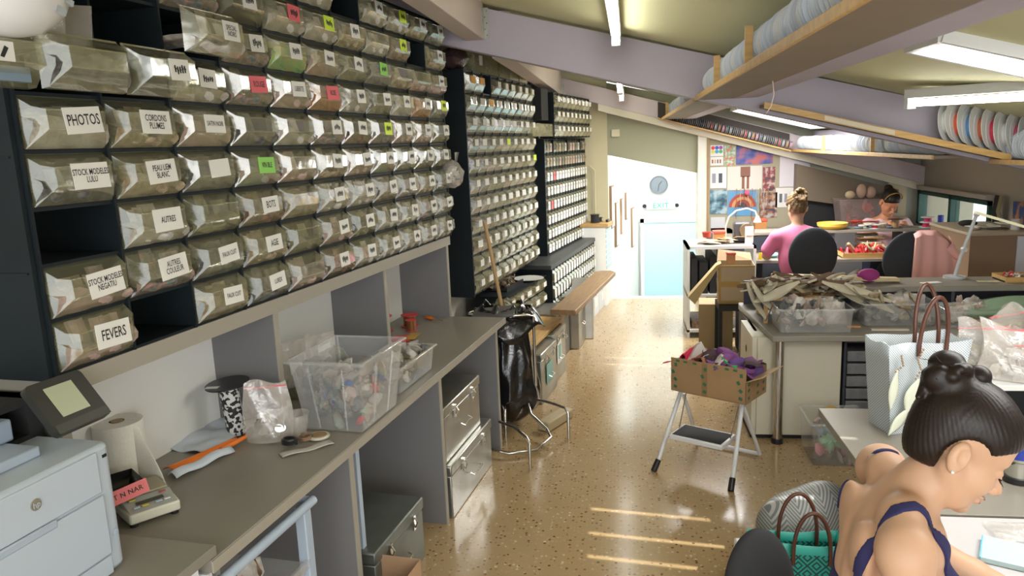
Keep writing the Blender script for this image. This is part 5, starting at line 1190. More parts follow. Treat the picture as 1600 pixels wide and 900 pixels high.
# ================================================================ SMOOTH BODIES (blended distance fields meshed with surface nets)
class Field:
    def __init__(s, lo, hi, h):
        s.lo = np.array(lo, np.float32); s.h = h
        s.n = np.ceil((np.array(hi)-np.array(lo))/h).astype(int)+1
        s.ax = [s.lo[i]+np.arange(s.n[i], dtype=np.float32)*h for i in range(3)]
        s.d = np.full(s.n, 0.5, np.float32)
    def sub(s, lo, hi, pad):
        sl = []
        for i in range(3):
            a = int(max(0, math.floor((lo[i]-pad-s.lo[i])/s.h))); b = int(min(s.n[i], math.ceil((hi[i]+pad-s.lo[i])/s.h)+1))
            if b <= a: return None
            sl.append(slice(a, b))
        X = s.ax[0][sl[0]][:, None, None]; Y = s.ax[1][sl[1]][None, :, None]; Z = s.ax[2][sl[2]][None, None, :]
        return tuple(sl), X, Y, Z
    def comb(s, sl, d, k, op):
        a = s.d[sl]
        if op == 'add':
            if k <= 0: s.d[sl] = np.minimum(a, d); return
            h = np.clip(.5+.5*(a-d)/k, 0, 1); s.d[sl] = a*(1-h)+d*h-k*h*(1-h)
        elif op == 'cut':
            k = max(k, 1e-4); h = np.clip(.5-.5*(a+d)/k, 0, 1); s.d[sl] = a*(1-h)-d*h+k*h*(1-h)
    def ell(s, c, r, k=.01, M=None, op='add'):
        c = np.array(c, float); r = np.array(r, float); R_ = np.eye(3) if M is None else np.array(M, float)
        rm = float(max(r))
        q = s.sub(c-rm, c+rm, .035+k)
        if q is None: return s
        sl, X, Y, Z = q; X, Y, Z = X-c[0], Y-c[1], Z-c[2]
        u = (X*R_[0,0]+Y*R_[1,0]+Z*R_[2,0])/r[0]; v = (X*R_[0,1]+Y*R_[1,1]+Z*R_[2,1])/r[1]; w = (X*R_[0,2]+Y*R_[1,2]+Z*R_[2,2])/r[2]
        k0 = np.sqrt(u*u+v*v+w*w); k1 = np.sqrt((u/r[0])**2+(v/r[1])**2+(w/r[2])**2)+1e-6
        s.comb(sl, (k0*(k0-1)/k1).astype(np.float32), k, op); return s
    def cap(s, a, b, ra, rb=None, k=.012, op='add'):
        a = np.array(a, float); b = np.array(b, float); rb = ra if rb is None else rb; rm = max(ra, rb)
        q = s.sub(np.minimum(a, b)-rm, np.maximum(a, b)+rm, .035+k)
        if q is None: return s
        sl, X, Y, Z = q; ba = b-a; L = float(ba@ba)+1e-9
        t = np.clip(((X-a[0])*ba[0]+(Y-a[1])*ba[1]+(Z-a[2])*ba[2])/L, 0, 1)
        d = np.sqrt((X-a[0]-ba[0]*t)**2+(Y-a[1]-ba[1]*t)**2+(Z-a[2]-ba[2]*t)**2)-(ra+(rb-ra)*t)
        s.comb(sl, d.astype(np.float32), k, op); return s
    def path(s, pts, rs, k=.012, op='add'):
        for i in range(len(pts)-1): s.cap(pts[i], pts[i+1], rs[i], rs[i+1], k, op)
        return s
    def mesh(s, name, m):
        d = s.d; ins = d < 0
        n0, n1, n2 = d.shape
        c = np.zeros((n0-1, n1-1, n2-1), np.int8)
        for i in (0,1):
            for j in (0,1):
                for k in (0,1): c += ins[i:n0-1+i, j:n1-1+j, k:n2-1+k]
        act = (c > 0) & (c < 8); idx = np.argwhere(act)
        vid = np.full(act.shape, -1, np.int32); vid[act] = np.arange(len(idx))
        cor = {}
        for i in (0,1):
            for j in (0,1):
                for k in (0,1): cor[(i,j,k)] = d[idx[:,0]+i, idx[:,1]+j, idx[:,2]+k]
        acc = np.zeros((len(idx), 3)); cnt = np.zeros(len(idx))
        for a in cor:
            for ax in range(3):
                if a[ax] == 0:
                    b = list(a); b[ax] = 1; b = tuple(b); va, vb = cor[a], cor[b]; cr_ = (va < 0) != (vb < 0)
                    t = np.where(cr_, va/(va-vb+1e-12), 0); p = np.array(a, float)[None, :].repeat(len(idx), 0); p[:, ax] += t
                    acc[cr_] += p[cr_]; cnt[cr_] += 1
        V = (idx+acc/cnt[:, None])*s.h+s.lo
        F = []
        for ax in range(3):
            o = [(1,0,0),(0,1,0),(0,0,1)][ax]; u, v = [(1,2),(2,0),(0,1)][ax]
            sa = [slice(0,-1) if i == ax else slice(1,-1) for i in range(3)]; sb = [slice(1,None) if i == ax else slice(1,-1) for i in range(3)]
            A, Bq = ins[tuple(sa)], ins[tuple(sb)]
            for flip, mask in ((False, A & ~Bq), (True, ~A & Bq)):
                e = np.argwhere(mask)
                if not len(e): continue
                for i in range(3):
                    if i != ax: e[:, i] += 1
                q = []
                for (du, dv) in ((-1,-1),(0,-1),(0,0),(-1,0)):
                    g = e.copy(); g[:, u] += du; g[:, v] += dv; q.append(vid[g[:,0], g[:,1], g[:,2]])
                q = np.stack(q, 1)
                if flip: q = q[:, ::-1]
                F.append(q)
        F = np.concatenate(F); F = F[(F >= 0).all(1)]
        me = bpy.data.meshes.new(name); me.from_pydata(V.tolist(), [], F.tolist()); me.materials.append(m)
        me.polygons.foreach_set('use_smooth', [True]*len(me.polygons)); me.update(); return me

def head_frame(O, heading, pitch, roll=0, s=1.0):
    """columns: forward, left, up"""
    H = Matrix.Rotation(heading, 3, 'Z') @ Matrix.Rotation(pitch, 3, 'Y') @ Matrix.Rotation(roll, 3, 'X')
    O = Vector(O)
    return lambda p: tuple(O + H @ (Vector(p)*s)), H, s
def build_head(F, fr, H, s, fine=True):
    E = lambda c, r, k=.01, op='add', M=None: F.ell(fr(c), tuple(x*s for x in r), k*s, (H if M is None else H @ M), op)
    K = lambda a, b, ra, rb=None, k=.01, op='add': F.cap(fr(a), fr(b), ra*s, (ra if rb is None else rb)*s, k*s, op)
    E((-.003,0,.050),(.090,.073,.082)); E((.040,0,.045),(.055,.062,.062),.02)
    E((.040,0,-.028),(.052,.056,.072),.02); E((.047,0,-.068),(.042,.043,.034),.02); E((.082,0,-.088),(.016,.019,.015),.018)
    for q in (-1,1):
        K((-.002,q*.052,-.028),(.055,q*.030,-.078),.017,.014,.02)
        E((.060,q*.034,-.026),(.028,.022,.026),.02)
        K((.084,q*.012,.026),(.074,q*.042,.028),.010,.008,.016)
    K((.090,0,.022),(.110,0,-.022),.0075,.010,.012); E((.116,0,-.029),(.0115,.0105,.0095),.008)
    for q in (-1,1): E((.104,q*.012,-.034),(.010,.007,.007),.008)
    for q in (-1,1): E((.098,q*.031,.006),(.014,.017,.010),.010,'cut')
    for q in (-1,1): E((.078,q*.031,.005),(.0145,.0155,.0125),.004)
    E((.095,0,-.053),(.0125,.021,.0055),.006); E((.093,0,-.064),(.0125,.018,.007),.006); K((.110,-.015,-.0582),(.110,.015,-.0582),.002,.002,.003,'cut')
    for q in (-1,1):
        MR = Matrix.Rotation(R(-12), 3, 'Y')
        E((-.008,q*.074,-.002),(.019,.010,.031),.006,'add',MR); E((-.004,q*.084,.004),(.011,.008,.018),.004,'cut',MR)
        K((-.008,q*.074,-.024),(-.004,q*.077,-.030),.006,.005,.004)
def hair_cap(F, fr, H, s, cut=True, thick=1.0):
    E = lambda c, r, k=.01, op='add': F.ell(fr(c), tuple(x*s for x in r), k*s, H, op)
    E((-.002,0,.053),(.096*thick,.0775*thick,.088*thick)); E((.036,0,.056),(.060,.067,.059),.02)
    E((-.028,0,-.004),(.054,.058,.064),.03)
    if cut:
        E((.090,0,-.052),(.092,.13,.118),.008,'cut'); E((.010,.080,-.012),(.042,.05,.052),.012,'cut'); E((.010,-.080,-.012),(.042,.05,.052),.012,'cut')
        E((.0,0,-.105),(.085,.12,.055),.012,'cut')

def strands(F, c, ax, amp, freq):
    """combed grooves running towards the point c"""
    X = F.ax[0][:,None,None]-c[0]; Y = F.ax[1][None,:,None]-c[1]; Z = F.ax[2][None,None,:]-c[2]
    ax = Vector(ax).normalized(); u = ax.orthogonal().normalized(); v = ax.cross(u)
    a = np.arctan2(X*u.x+Y*u.y+Z*u.z, X*v.x+Y*v.y+Z*v.z)
    F.d += (amp*(np.sin(a*freq)+.6*np.sin(a*freq*2.3+1.3))).astype(np.float32)

# ---- woman in navy at the white table, bent over her work, seen from behind her right shoulder
w1 = thing('person', 'woman in navy tank top, dark hair in a bun, bent over the white table', 'person', (.52, 1.6, 0))
def local(o, me):  # world-built mesh placed under a root
    x = link(o, me, w1); x.matrix_parent_inverse = Matrix.Translation(-Vector(w1.location)); return x
HO = (.668, 1.602, 1.298); fr, HM, hs_ = head_frame(HO, R(-6), R(32), R(-3), 1.09)
def torso(F):
    F.ell((.555,1.60,.98),(.100,.140,.17),.03); F.ell((.570,1.60,1.10),(.092,.140,.085),.04)
    F.ell((.520,1.60,.82),(.11,.15,.14),.05)
    for y in (1.535,1.665): F.ell((.630,y,.995),(.058,.055,.060),.03)
    F.path([(.600,1.60,1.185),(.545,1.50,1.185),(.530,1.435,1.160)],[.038,.034,.040],.04)
    F.path([(.600,1.60,1.185),(.585,1.71,1.190),(.592,1.775,1.175)],[.038,.034,.040],.04)
    F.ell((.480,1.515,1.095),(.022,.045,.065),.03); F.ell((.505,1.690,1.105),(.022,.045,.065),.03)
    F.path([(.515,1.605,1.215),(.455,1.602,1.10),(.430,1.60,.98)],[.006,.006,.006],.03,'cut')
F = Field((.36,1.20,.68),(1.14,2.02,1.47),.0036)
torso(F)
F.ell((.532,1.430,1.145),(.053,.050,.052),.03); F.ell((.596,1.785,1.162),(.055,.052,.054),.03)
F.path([(.528,1.420,1.13),(.545,1.385,1.00),(.585,1.355,.865)],[.046,.042,.036],.02)
F.path([(.585,1.355,.865),(.74,1.44,.815),(.90,1.53,.785)],[.037,.034,.024],.015)
F.path([(.600,1.79,1.15),(.640,1.85,1.04),(.690,1.875,.945)],[.045,.040,.036],.02)
F.path([(.690,1.875,.945),(.84,1.84,.865),(1.00,1.79,.80)],[.038,.035,.025],.015)
F.path([(.578,1.60,1.16),(.618,1.60,1.215),(.656,1.60,1.265)],[.054,.047,.048],.025)
F.path([(.600,1.575,1.165),(.66,1.555,1.275)],[.018,.016],.02)
build_head(F, fr, HM, hs_)
# hands, fingers curled round the small work piece
def hand(F, wrist, d, side):
    w = Vector(wrist); d = Vector(d).normalized(); up = Vector((0,0,1)); l = up.cross(d).normalized()*side
    F.path([w, w+d*.045, w+d*.085], [.022,.028,.026], .01); F.path([w+d*.03+l*.018, w+d*.075+l*.02], [.018,.017], .012); F.path([w+d*.03-l*.018, w+d*.075-l*.02], [.018,.017], .012)
    for k,(o, L) in enumerate(((.028,.9),(.010,1.05),(-.010,1.0),(-.028,.78))):
        a = w+d*.088+l*o; b = a+d*.034*L-up*.004; c = b+d*.024*L-up*.018; e = c+d*.010*L-up*.016
        F.path([a,b,c,e],[.0095,.0088,.008,.007],.003)
    t0 = w+d*.035+l*.030; t1 = t0+d*.030+l*.022-up*.008; t2 = t1+d*.030-l*.004-up*.008; F.path([t0,t1,t2],[.013,.0105,.009],.006)
hand(F, (.90,1.53,.785), (.9,.35,-.12), 1); hand(F, (1.00,1.79,.80), (.92,-.32,-.12), -1)
body = local('body', F.mesh('body', skin))
# tank top: a thin shell over the torso, cut to its neckline, armholes and straps
T = Field((.40,1.38,.70),(.76,1.84,1.30),.0036); torso(T); T.d -= .0045
G = Field((.40,1.38,.70),(.76,1.84,1.30),.0036); G.d[:] = .5
X_, Y_, Z_ = G.ax[0][:,None,None], G.ax[1][None,:,None], G.ax[2][None,None,:]
G.d = np.broadcast_to((Z_-(.990+(X_-.455)*.36)), G.d.shape).astype(np.float32).copy()
G.ell((.535,1.435,1.01),(.062,.055,.115),.01,op='cut'); G.ell((.575,1.80,1.03),(.06,.065,.10),.01,op='cut')
G.ell((.715,1.60,1.11),(.07,.075,.09),.01,op='cut')
G.path([(.445,1.515,.99),(.452,1.487,1.06),(.480,1.470,1.14),(.520,1.468,1.215),(.565,1.475,1.225),(.61,1.49,1.17),(.655,1.515,1.07)],[.028,.016,.0105,.0105,.0105,.012,.026],.006)
G.path([(.450,1.685,.99),(.462,1.715,1.08),(.500,1.728,1.165),(.550,1.730,1.235),(.600,1.725,1.225),(.64,1.71,1.15),(.67,1.69,1.06)],[.028,.016,.0105,.0105,.0105,.012,.026],.006)
T.d = np.maximum(T.d, G.d)
local('tank_top', T.mesh('tank_top', navy))
# hair: combed back into a bun
BUNL = (-.070,0,.104)
Hf = Field((.50,1.46,1.14),(.86,1.74,1.52),.0028)
hair_cap(Hf, fr, HM, hs_)
bun = fr(BUNL); strands(Hf, bun, Vector(fr((-.2,0,.2)))-Vector(fr((0,0,0))), .0005, 60)
rr = random.Random(14)
Hf.ell(bun, (.046,.044,.040), .012); Hf.ell(fr((-.092,.006,.128)), (.036,.034,.030), .008); Hf.ell(fr((-.098,-.012,.098)), (.028,.026,.030), .008); 
for k in range(7):
    a = k*PI*2/7; p0 = fr((-.083+.018*math.cos(a), .034*math.sin(a), .113+.024*math.cos(a+.6)+.006*math.sin(k*2.2)));  p1 = fr((-.088+.026*math.cos(a+1.3), .034*math.sin(a+1.3), .117+.026*math.cos(a+1.9)))
    Hf.cap(p0, p1, .0125, .010, .007)
Hf.ell(fr((-.036,.004,.138)), (.026,.024,.024), .006); Hf.cap(fr((-.100,.01,.085)), fr((-.108,-.02,.050)), .014, .006, .012)
local('hair', Hf.mesh('hair', hair_dark))
wb_ = B()
for k in range(26):
    a = rr.random()*PI*2; b_ = rr.uniform(-.6,1.0); base = Vector((-.076+.036*math.cos(a), .036*math.sin(a), .110+.034*b_)); o = (base-Vector((-.076,0,.108))).normalized()
    wb_.tube([fr(base), fr(base+o*.012+Vector((0,0,rr.uniform(-.004,.008)))), fr(base+o*.018+Vector((rr.uniform(-.012,.012),rr.uniform(-.012,.012),rr.uniform(-.01,.012))))],[.0011,.0009,.0004],4)
x = local('loose_hair', wb_.mesh('loose_hair', hair_dark)); x['kind'] = 'stuff'
local('hair_tie', B().tube([fr((-.052+.034*math.cos(a)*.7, .036*math.sin(a), .108+.034*math.cos(a)*.55)) for a in [2*PI*k/20 for k in range(20)]], .005, 8, closed=True).mesh('hair_tie', mat('tie_brown',(0.12,0.06,0.05),.5)))
# eyelashes, brow, earring
eb = B()
for q in (-1,1):
    eb.tube([fr((.0970,q*.018,.0325)), fr((.0955,q*.030,.0375)), fr((.086,q*.044,.0345))],[.0022,.0026,.0012],6)
local('eyebrow', eb.mesh('eyebrow', hair_dark))
el = B()
for q in (-1,1):
    el.tube([fr((.0935,q*.020,-.0015)), fr((.0965,q*.031,-.0045)), fr((.089,q*.044,-.001))],[.0012,.0017,.0013],6)
    for k in range(6): t = k/5; el.tube([fr((.095-.004*t,q*(.022+.022*t),-.004)), fr((.103-.005*t,q*(.023+.026*t),-.010))],[.0008,.0004],4)
local('eyelash', el.mesh('eyelash', hair_dark))
local('mouth', B().ell(fr((.1032,0,-.0532)),(.0045*hs_,.0165*hs_,.0034*hs_),12,8,rot=(0,R(38),0)).ell(fr((.1012,0,-.0638)),(.0045*hs_,.014*hs_,.0046*hs_),12,8,rot=(0,R(38),0)).mesh('mouth', mat('lip',(0.48,0.19,0.13),.45)))
local('earring', B().ell(fr((-.004,-.082,-.030)),(.0035,.0035,.0035),10,8).mesh('earring', mat('pearl',(0.8,0.8,0.82),.15)))
# trousers and shoes
Pf = Field((.30,1.30,.0),(1.25,1.92,.86),.009)
Pf.ell((.52,1.60,.72),(.135,.175,.13),.03)
for y in (1.50,1.70):
    Pf.path([(.55,y,.61),(.92,y-.0,.595)],[.078,.060],.03); Pf.path([(.92,y,.595),(.93,y,.30),(.90,y,.09)],[.057,.046,.036],.02)
local('trousers', Pf.mesh('trousers', mat('dark_denim',(0.02,0.025,0.05),.8)))
for y in (1.50,1.70):
    local('shoe', B().ell((.95,y,.045),(.12,.042,.045),16,10).mesh('shoe', black_matte))
sc_ = thing('work_chair', 'dark office chair under the woman in navy', 'chair', (.50,1.60,0))
obj('seat', B().prism(rounded(-.2,.2,-.21,.21,0,0,.06),.47,.555), black_matte, sc_, bevel=.01)
obj('pole', B().cyl((0,0,.06),(0,0,.47),.03,n=14), black_plastic, sc_)
for k in range(5): a = 2*PI*k/5+.3; obj('leg', B().beam((0,0,.07),(.27*math.cos(a),.27*math.sin(a),.05),.04,.03).ell((.27*math.cos(a),.27*math.sin(a),.027),(.03,.03,.027),10,8), black_plastic, sc_)

# ---- black rounded chair back at the lower edge, bags behind it
dc = thing('office_chair', 'black round backed chair whose top shows at the lower edge of the aisle', 'chair', (.425, 1.96, 0))
D = Field((-.16,-.12,.30),(.18,.14,1.0),.006)
D.ell((0,0,.68),(.105,.05,.225),.01); D.d = D.d.astype(np.float32)
o = link('backrest', D.mesh('backrest', black_matte), dc); o.rotation_euler = (0, R(-3), R(14)); o.location = (-.035,0,.005)
obj('seat', B().prism(rounded(-.50,-.14,-.18,.18,0,0,.06),.44,.51), black_matte, dc, bevel=.01)
obj('back_bar', B().box(-.20,-.03,-.02,.02,.41,.50), black_plastic, dc)
obj('pole', B().cyl((-.32,0,.05),(-.32,0,.44),.03,n=12), black_plastic, dc)
for k in range(5): a = 2*PI*k/5; obj('leg', B().beam((-.32,0,.06),(-.32+.22*math.cos(a),.22*math.sin(a),.04),.04,.03), black_plastic, dc)
# woven patterns
def weave(name, c1, c2, scale, kind='chevron', rot=0):
    m = bpy.data.materials.new(name); m.use_nodes = True; nt = m.node_tree; b = nt.nodes['Principled BSDF']; b.inputs['Roughness'].default_value = .5
    tc = nt.nodes.new('ShaderNodeTexCoord'); sp = nt.nodes.new('ShaderNodeSeparateXYZ'); nt.links.new(tc.outputs['Object'], sp.inputs[0])
    def mth(op, a, b_=None, c=None):
        n = nt.nodes.new('ShaderNodeMath'); n.operation = op
        for i, q in enumerate((a, b_, c)):
            if q is None: continue
            if isinstance(q, (int, float)): n.inputs[i].default_value = q
            else: nt.links.new(q, n.inputs[i])
        return n.outputs[0]
    hx = sp.outputs[0] if kind != 'dot' else mth('ADD', sp.outputs[0], mth('MULTIPLY', sp.outputs[1], .8))
    u = mth('MULTIPLY', hx, scale); v = mth('MULTIPLY', sp.outputs[2], scale)
    if kind == 'chevron': u = mth('PINGPONG', u, 3.0); f = mth('FRACT', mth('ADD', mth('MULTIPLY', u, 1.2), v)); fac = mth('GREATER_THAN', f, .5)
    elif kind == 'diamond':
        pu, pv = mth('PINGPONG', u, 1.0), mth('PINGPONG', v, 1.0); s_ = mth('ADD', pu, pv)
        ring = mth('LESS_THAN', mth('ABSOLUTE', mth('SUBTRACT', s_, 1.0)), .13); ring2 = mth('LESS_THAN', mth('ABSOLUTE', mth('SUBTRACT', s_, .45)), .12); ring3 = mth('LESS_THAN', mth('ABSOLUTE', mth('SUBTRACT', s_, 1.55)), .12)
        top = mth('LESS_THAN', sp.outputs[2], .235); fac = mth('MULTIPLY', mth('MAXIMUM', mth('MAXIMUM', ring, ring2), ring3), top)
    else:
        a = mth('FRACT', mth('ADD', u, v)); b2 = mth('FRACT', mth('SUBTRACT', u, v)); fac = mth('MULTIPLY', mth('GREATER_THAN', a, .45), mth('GREATER_THAN', b2, .45))
    mx = nt.nodes.new('ShaderNodeMix'); mx.data_type = 'RGBA'; mx.inputs[6].default_value = (*c1,1); mx.inputs[7].default_value = (*c2,1)
    nt.links.new(fac, mx.inputs[0]); nt.links.new(mx.outputs[2], b.inputs['Base Color'])
    bp = nt.nodes.new('ShaderNodeBump'); bp.inputs['Distance'].default_value = .002; bp.inputs['Strength'].default_value = .6; nt.links.new(fac, bp.inputs['Height']); nt.links.new(bp.outputs['Normal'], b.inputs['Normal'])
    MATS[name] = m; return m
teal_w = weave('teal_weave', (0.02,0.33,0.27), (0.012,0.055,0.05), 31, 'diamond'); grey_w = weave('grey_chevron_weave', (0.36,0.36,0.33), (0.15,0.16,0.17), 60, 'chevron'); white_w = weave('white_dotted_weave', (0.60,0.64,0.66), (0.20,0.24,0.28), 95, 'dot')
stl = tag(obj('low_stand', B().box(-.20,.30,-.22,.32,.0,.205), white_plastic, loc=(.66, 2.86, 0), bevel=.01), 'low white stand under the two woven bags', 'stand')
tb1 = thing('woven_bag', 'teal woven tote bag with diamond pattern and brown handles', 'bag', (.61, 2.68, .207), R(2))
b = B()
def bagwall(w0, w1, d0, d1, h, n=14, fold=0):
    def ring(t):
        w, d = w0+(w1-w0)*t, d0+(d1-d0)*t; pts = []
        for k in range(4*n):
            s_ = k//n; f = (k % n)/n
            if s_ == 0: p = (-w+2*w*f, -d)
            elif s_ == 1: p = (w, -d+2*d*f)
            elif s_ == 2: p = (w-2*w*f, d)
            else: p = (-w, d-2*d*f)
            pts.append((p[0], p[1]+(.012*math.sin(f*PI) if s_ == 0 else 0), h*t+.006*math.sin(k*.5)*(t > .95)))
        return pts
    R_ = [ring(i/6) for i in range(7)]; vs = [p for r in R_ for p in r]; N = 4*n
    fs = [(i*N+k, i*N+(k+1)%N, (i+1)*N+(k+1)%N, (i+1)*N+k) for i in range(6) for k in range(N)]+[list(range(N))[::-1]]
    return vs, fs
vs, fs = bagwall(.13,.165,.06,.055,.275); b.add(vs, fs, 0, True); obj('bag_body', b, teal_w, tb1, solid=.004)
def handle(t, x0, x1, y, z0, H, m=leather, r=.0075, lean=0):
    pts = [(x0,y,z0-.05),(x0,y,z0+.0)]+[((x0+x1)/2-(x1-x0)/2*math.cos(a), y+lean*math.sin(a), z0+H*math.sin(a)) for a in [PI*k/14 for k in range(1,14)]]+[(x1,y,z0),(x1,y,z0-.05)]
    obj('handle', B().tube(pts, r, 8), m, t)
handle(tb1, -.02, .11, -.055, .25, .155); handle(tb1, -.05, .09, .05, .27, .16)
tb2 = thing('woven_bag', 'grey chevron woven bag lying behind the teal tote', 'bag', (.70, 2.98, .207), R(12))
Gb = Field((-.26,-.20,-.02),(.26,.22,.36),.008); Gb.ell((.02,0,.17),(.205,.135,.15),.02); Gb.ell((.10,.02,.20),(.13,.12,.14),.04); Gb.ell((0,0,.02),(.2,.15,.06),.05); link('bag_body', Gb.mesh('bag_body', grey_w), tb2)
obj('white_tag', B().ell((-.195,-.06,.12),(.03,.03,.06),12,8), white_plastic, tb2)
# white tote on the grey table
tt = thing('woven_bag', 'tall pale grey dotted woven tote with brown handles and leaf charms on the grey table', 'bag', (1.155, 3.17, .742), R(14))
b = B(); vs, fs = bagwall(.125,.175,.075,.085,.375); vs = [(x+.05*z, y, z) for x,y,z in vs]; b.add(vs, fs, 0, True); obj('bag_body', b, white_w, tt, solid=.004)
handle(tt, -.03, .085, -.085, .375, .19, r=.0085, lean=-.02); handle(tt, .06, .165, .08, .375, .20, r=.0085, lean=.02)
leafw = mat('charm_leaf', (0.66,0.68,0.55), .5)
for (x,z,w,h,a) in ((-.065,.17,.032,.075,.30),(-.145,.20,.020,.085,.12),(-.115,.07,.022,.07,.65)):
    obj('leaf_charm', B().grid(lambda u,v:((v-.5)*2*w*math.sin(PI*min(.96,max(.04,u))), -.004*math.sin(PI*v), (u-.5)*2*h),10,4), leafw, tt, loc=(x,-.112,z), rot=(0,a,0), solid=.002)
bdm = mat('charm_beads', (0.35,0.25,0.15), .4)
for pts in ([(-.03,.36),(-.05,.32),(-.035,.28),(-.06,.23)],[(.02,.33),(.0,.28),(-.01,.22),(-.045,.12)],[(-.12,.34),(-.11,.30),(-.15,.27)]):
    pb2 = B()
    for i in range(len(pts)-1):
        for k in range(4): t = k/4; pb2.ell((pts[i][0]+(pts[i+1][0]-pts[i][0])*t, -.112, pts[i][1]+(pts[i+1][1]-pts[i][1])*t),(.005,.005,.005),6,4)
    obj('bead_string', pb2, bdm, tt)
obj('charm_strap', B().tube([(-.01,-.108,.20),(-.04,-.110,.10),(-.03,-.108,.02)],.004,6), leather, tt)

# ---- woman in pink at the far desk, seen from behind, on an office chair
w2 = thing('person', 'woman in pink top with tied up blond hair, seated, seen from behind', 'person', (1.58, 7.25, 0))
P2 = Field((-.34,-.22,.50),(.36,.55,1.46),.009)
fr2, H2m, s2_ = head_frame((.0,.02,1.285), R(100), R(22), 0, 1.10)
P2.ell((0,0,.86),(.15,.11,.24),.03); P2.ell((0,.01,1.0),(.16,.10,.12),.04)
P2.path([(0,0,1.08),(-.17,0,1.035)],[.045,.05],.05); P2.path([(0,0,1.08),(.17,0,1.035)],[.045,.05],.05)
P2.path([(0,.0,1.06),(0,.01,1.2)],[.05,.05],.03)
for q in (-1,1): P2.path([(q*.19,.0,1.02),(q*.25,.10,.84),(q*.20,.36,.82)],[.048,.042,.03],.02)
build_head(P2, fr2, H2m, s2_, False)
hand(P2, (-.20,.36,.82), (.3,.9,-.1), 1) if False else None
for q in (-1,1):
    P2.path([(q*.20,.36,.82),(q*.185,.43,.81)],[.028,.022],.01)
    for k in range(4): P2.path([(q*(.165+.013*k),.44,.81),(q*(.160+.012*k),.485,.795)],[.008,.007],.003)
    P2.path([(q*.20,.40,.81),(q*.155,.44,.805)],[.010,.008],.004)
link('body', P2.mesh('body', skin), w2)
S2 = Field((-.34,-.22,.55),(.36,.35,1.16),.009)
S2.ell((0,0,.84),(.165,.125,.26),.03); S2.ell((0,.01,1.0),(.175,.112,.125),.04)
S2.path([(0,0,1.085),(-.18,0,1.035)],[.050,.056],.05); S2.path([(0,0,1.085),(.18,0,1.035)],[.050,.056],.05)
for q in (-1,1): S2.path([(q*.19,.0,1.02),(q*.245,.06,.90)],[.062,.066],.02)
link('pink_top', S2.mesh('pink_top', mat('pink_jersey',(0.72,0.20,0.36),.85)), w2)
H2f = Field((-.16,-.18,1.10),(.16,.22,1.50),.006); hair_cap(H2f, fr2, H2m, s2_, True, 1.06)
for k in range(9):
    a = 2*PI*k/9; H2f.cap(fr2((-.085+.01*math.cos(a*2), .042*math.cos(a), .085+.045*math.sin(a))), fr2((-.10, .045*math.cos(a+.8), .085+.05*math.sin(a+.8))), .020, .016, .006)
strands(H2f, fr2((-.09,0,.09)), (0,-1,.3), .002, 20)
link('hair', H2f.mesh('hair', hair_blond), w2)
L2f = Field((-.30,-.20,0),(.30,.60,.72),.012)
L2f.ell((0,0,.60),(.19,.16,.12),.03)
for q in (-1,1): L2f.path([(q*.09,.02,.58),(q*.11,.42,.56),(q*.11,.42,.10)],[.085,.062,.04],.02); L2f.ell((q*.11,.47,.05),(.045,.12,.05),.01)
link('trousers', L2f.mesh('trousers', bpy.data.materials['dark_denim']), w2)
def office_chair(label, x, y, rz, top, w, m, z0=.50):
    t = thing('office_chair', label, 'chair', (x, y, 0), rz)
    D = Field((-w/2-.03,-.10,top-.50),(w/2+.03,.08,top+.03),.009)
    D.ell((0,0,top-.24),(w/2,.045,.25),.01); link('backrest', D.mesh('backrest', m), t)
    obj('seat', B().prism(rounded(-.22,.22,.02,.44,0,0,.08),z0-.07,z0-.005), m, t, bevel=.012)
    obj('back_bar', B().box(-.03,.03,.02,.05,z0-.06,top-.3), black_plastic, t)
    obj('pole', B().cyl((0,.22,.05),(0,.22,z0-.07),.03,n=12), black_plastic, t)
    for k in range(5): a = 2*PI*k/5; obj('leg', B().beam((0,.22,.07),(.27*math.cos(a),.22+.27*math.sin(a),.04),.04,.03), black_plastic, t)
    return t
office_chair('black office chair behind the woman in pink', 1.655, 6.96, R(4), 1.13, .43, mat('chair_black_cloth',(0.028,0.032,0.042),.75))
c2 = office_chair('black office chair with a pink cardigan over its back', 2.36, 6.62, R(0), 1.12, .46, MATS['chair_black_cloth'])
cg = thing('pink_cardigan', 'pink cardigan draped over the right side of the second office chair', 'cardigan', (2.47, 6.60, .62))
b = B()
def card(side):
    def f(u, v):
        w = .30+.06*math.sin(v*2); x = -.115+w*u-.02*v
        top = .515-.10*max(0, abs(u-.35)-.2)**1.3*3.2
        y = side*(.055+.012*math.sin(u*19)+.010*math.sin(u*8+v*3)*v) 
        return (x, y*(1 if v > .06 else .2), top*(1-v)+.03*math.sin(u*6)*v)
    return f
b.grid(card(-1), 26, 14); b.grid(card(1), 26, 14); obj('cloth', b, mat('salmon_knit',(0.82,0.46,0.43),.85,bump=.2,bscale=60), cg, solid=.003)
b = B(); b.grid(lambda u,v:(.14+.09*v+.02*math.sin(u*5), -.05-.03*math.sin(PI*u), .47-.20*v-.12*u*(1-v)),10,8); obj('sleeve', b, MATS['salmon_knit'], cg, solid=.004)
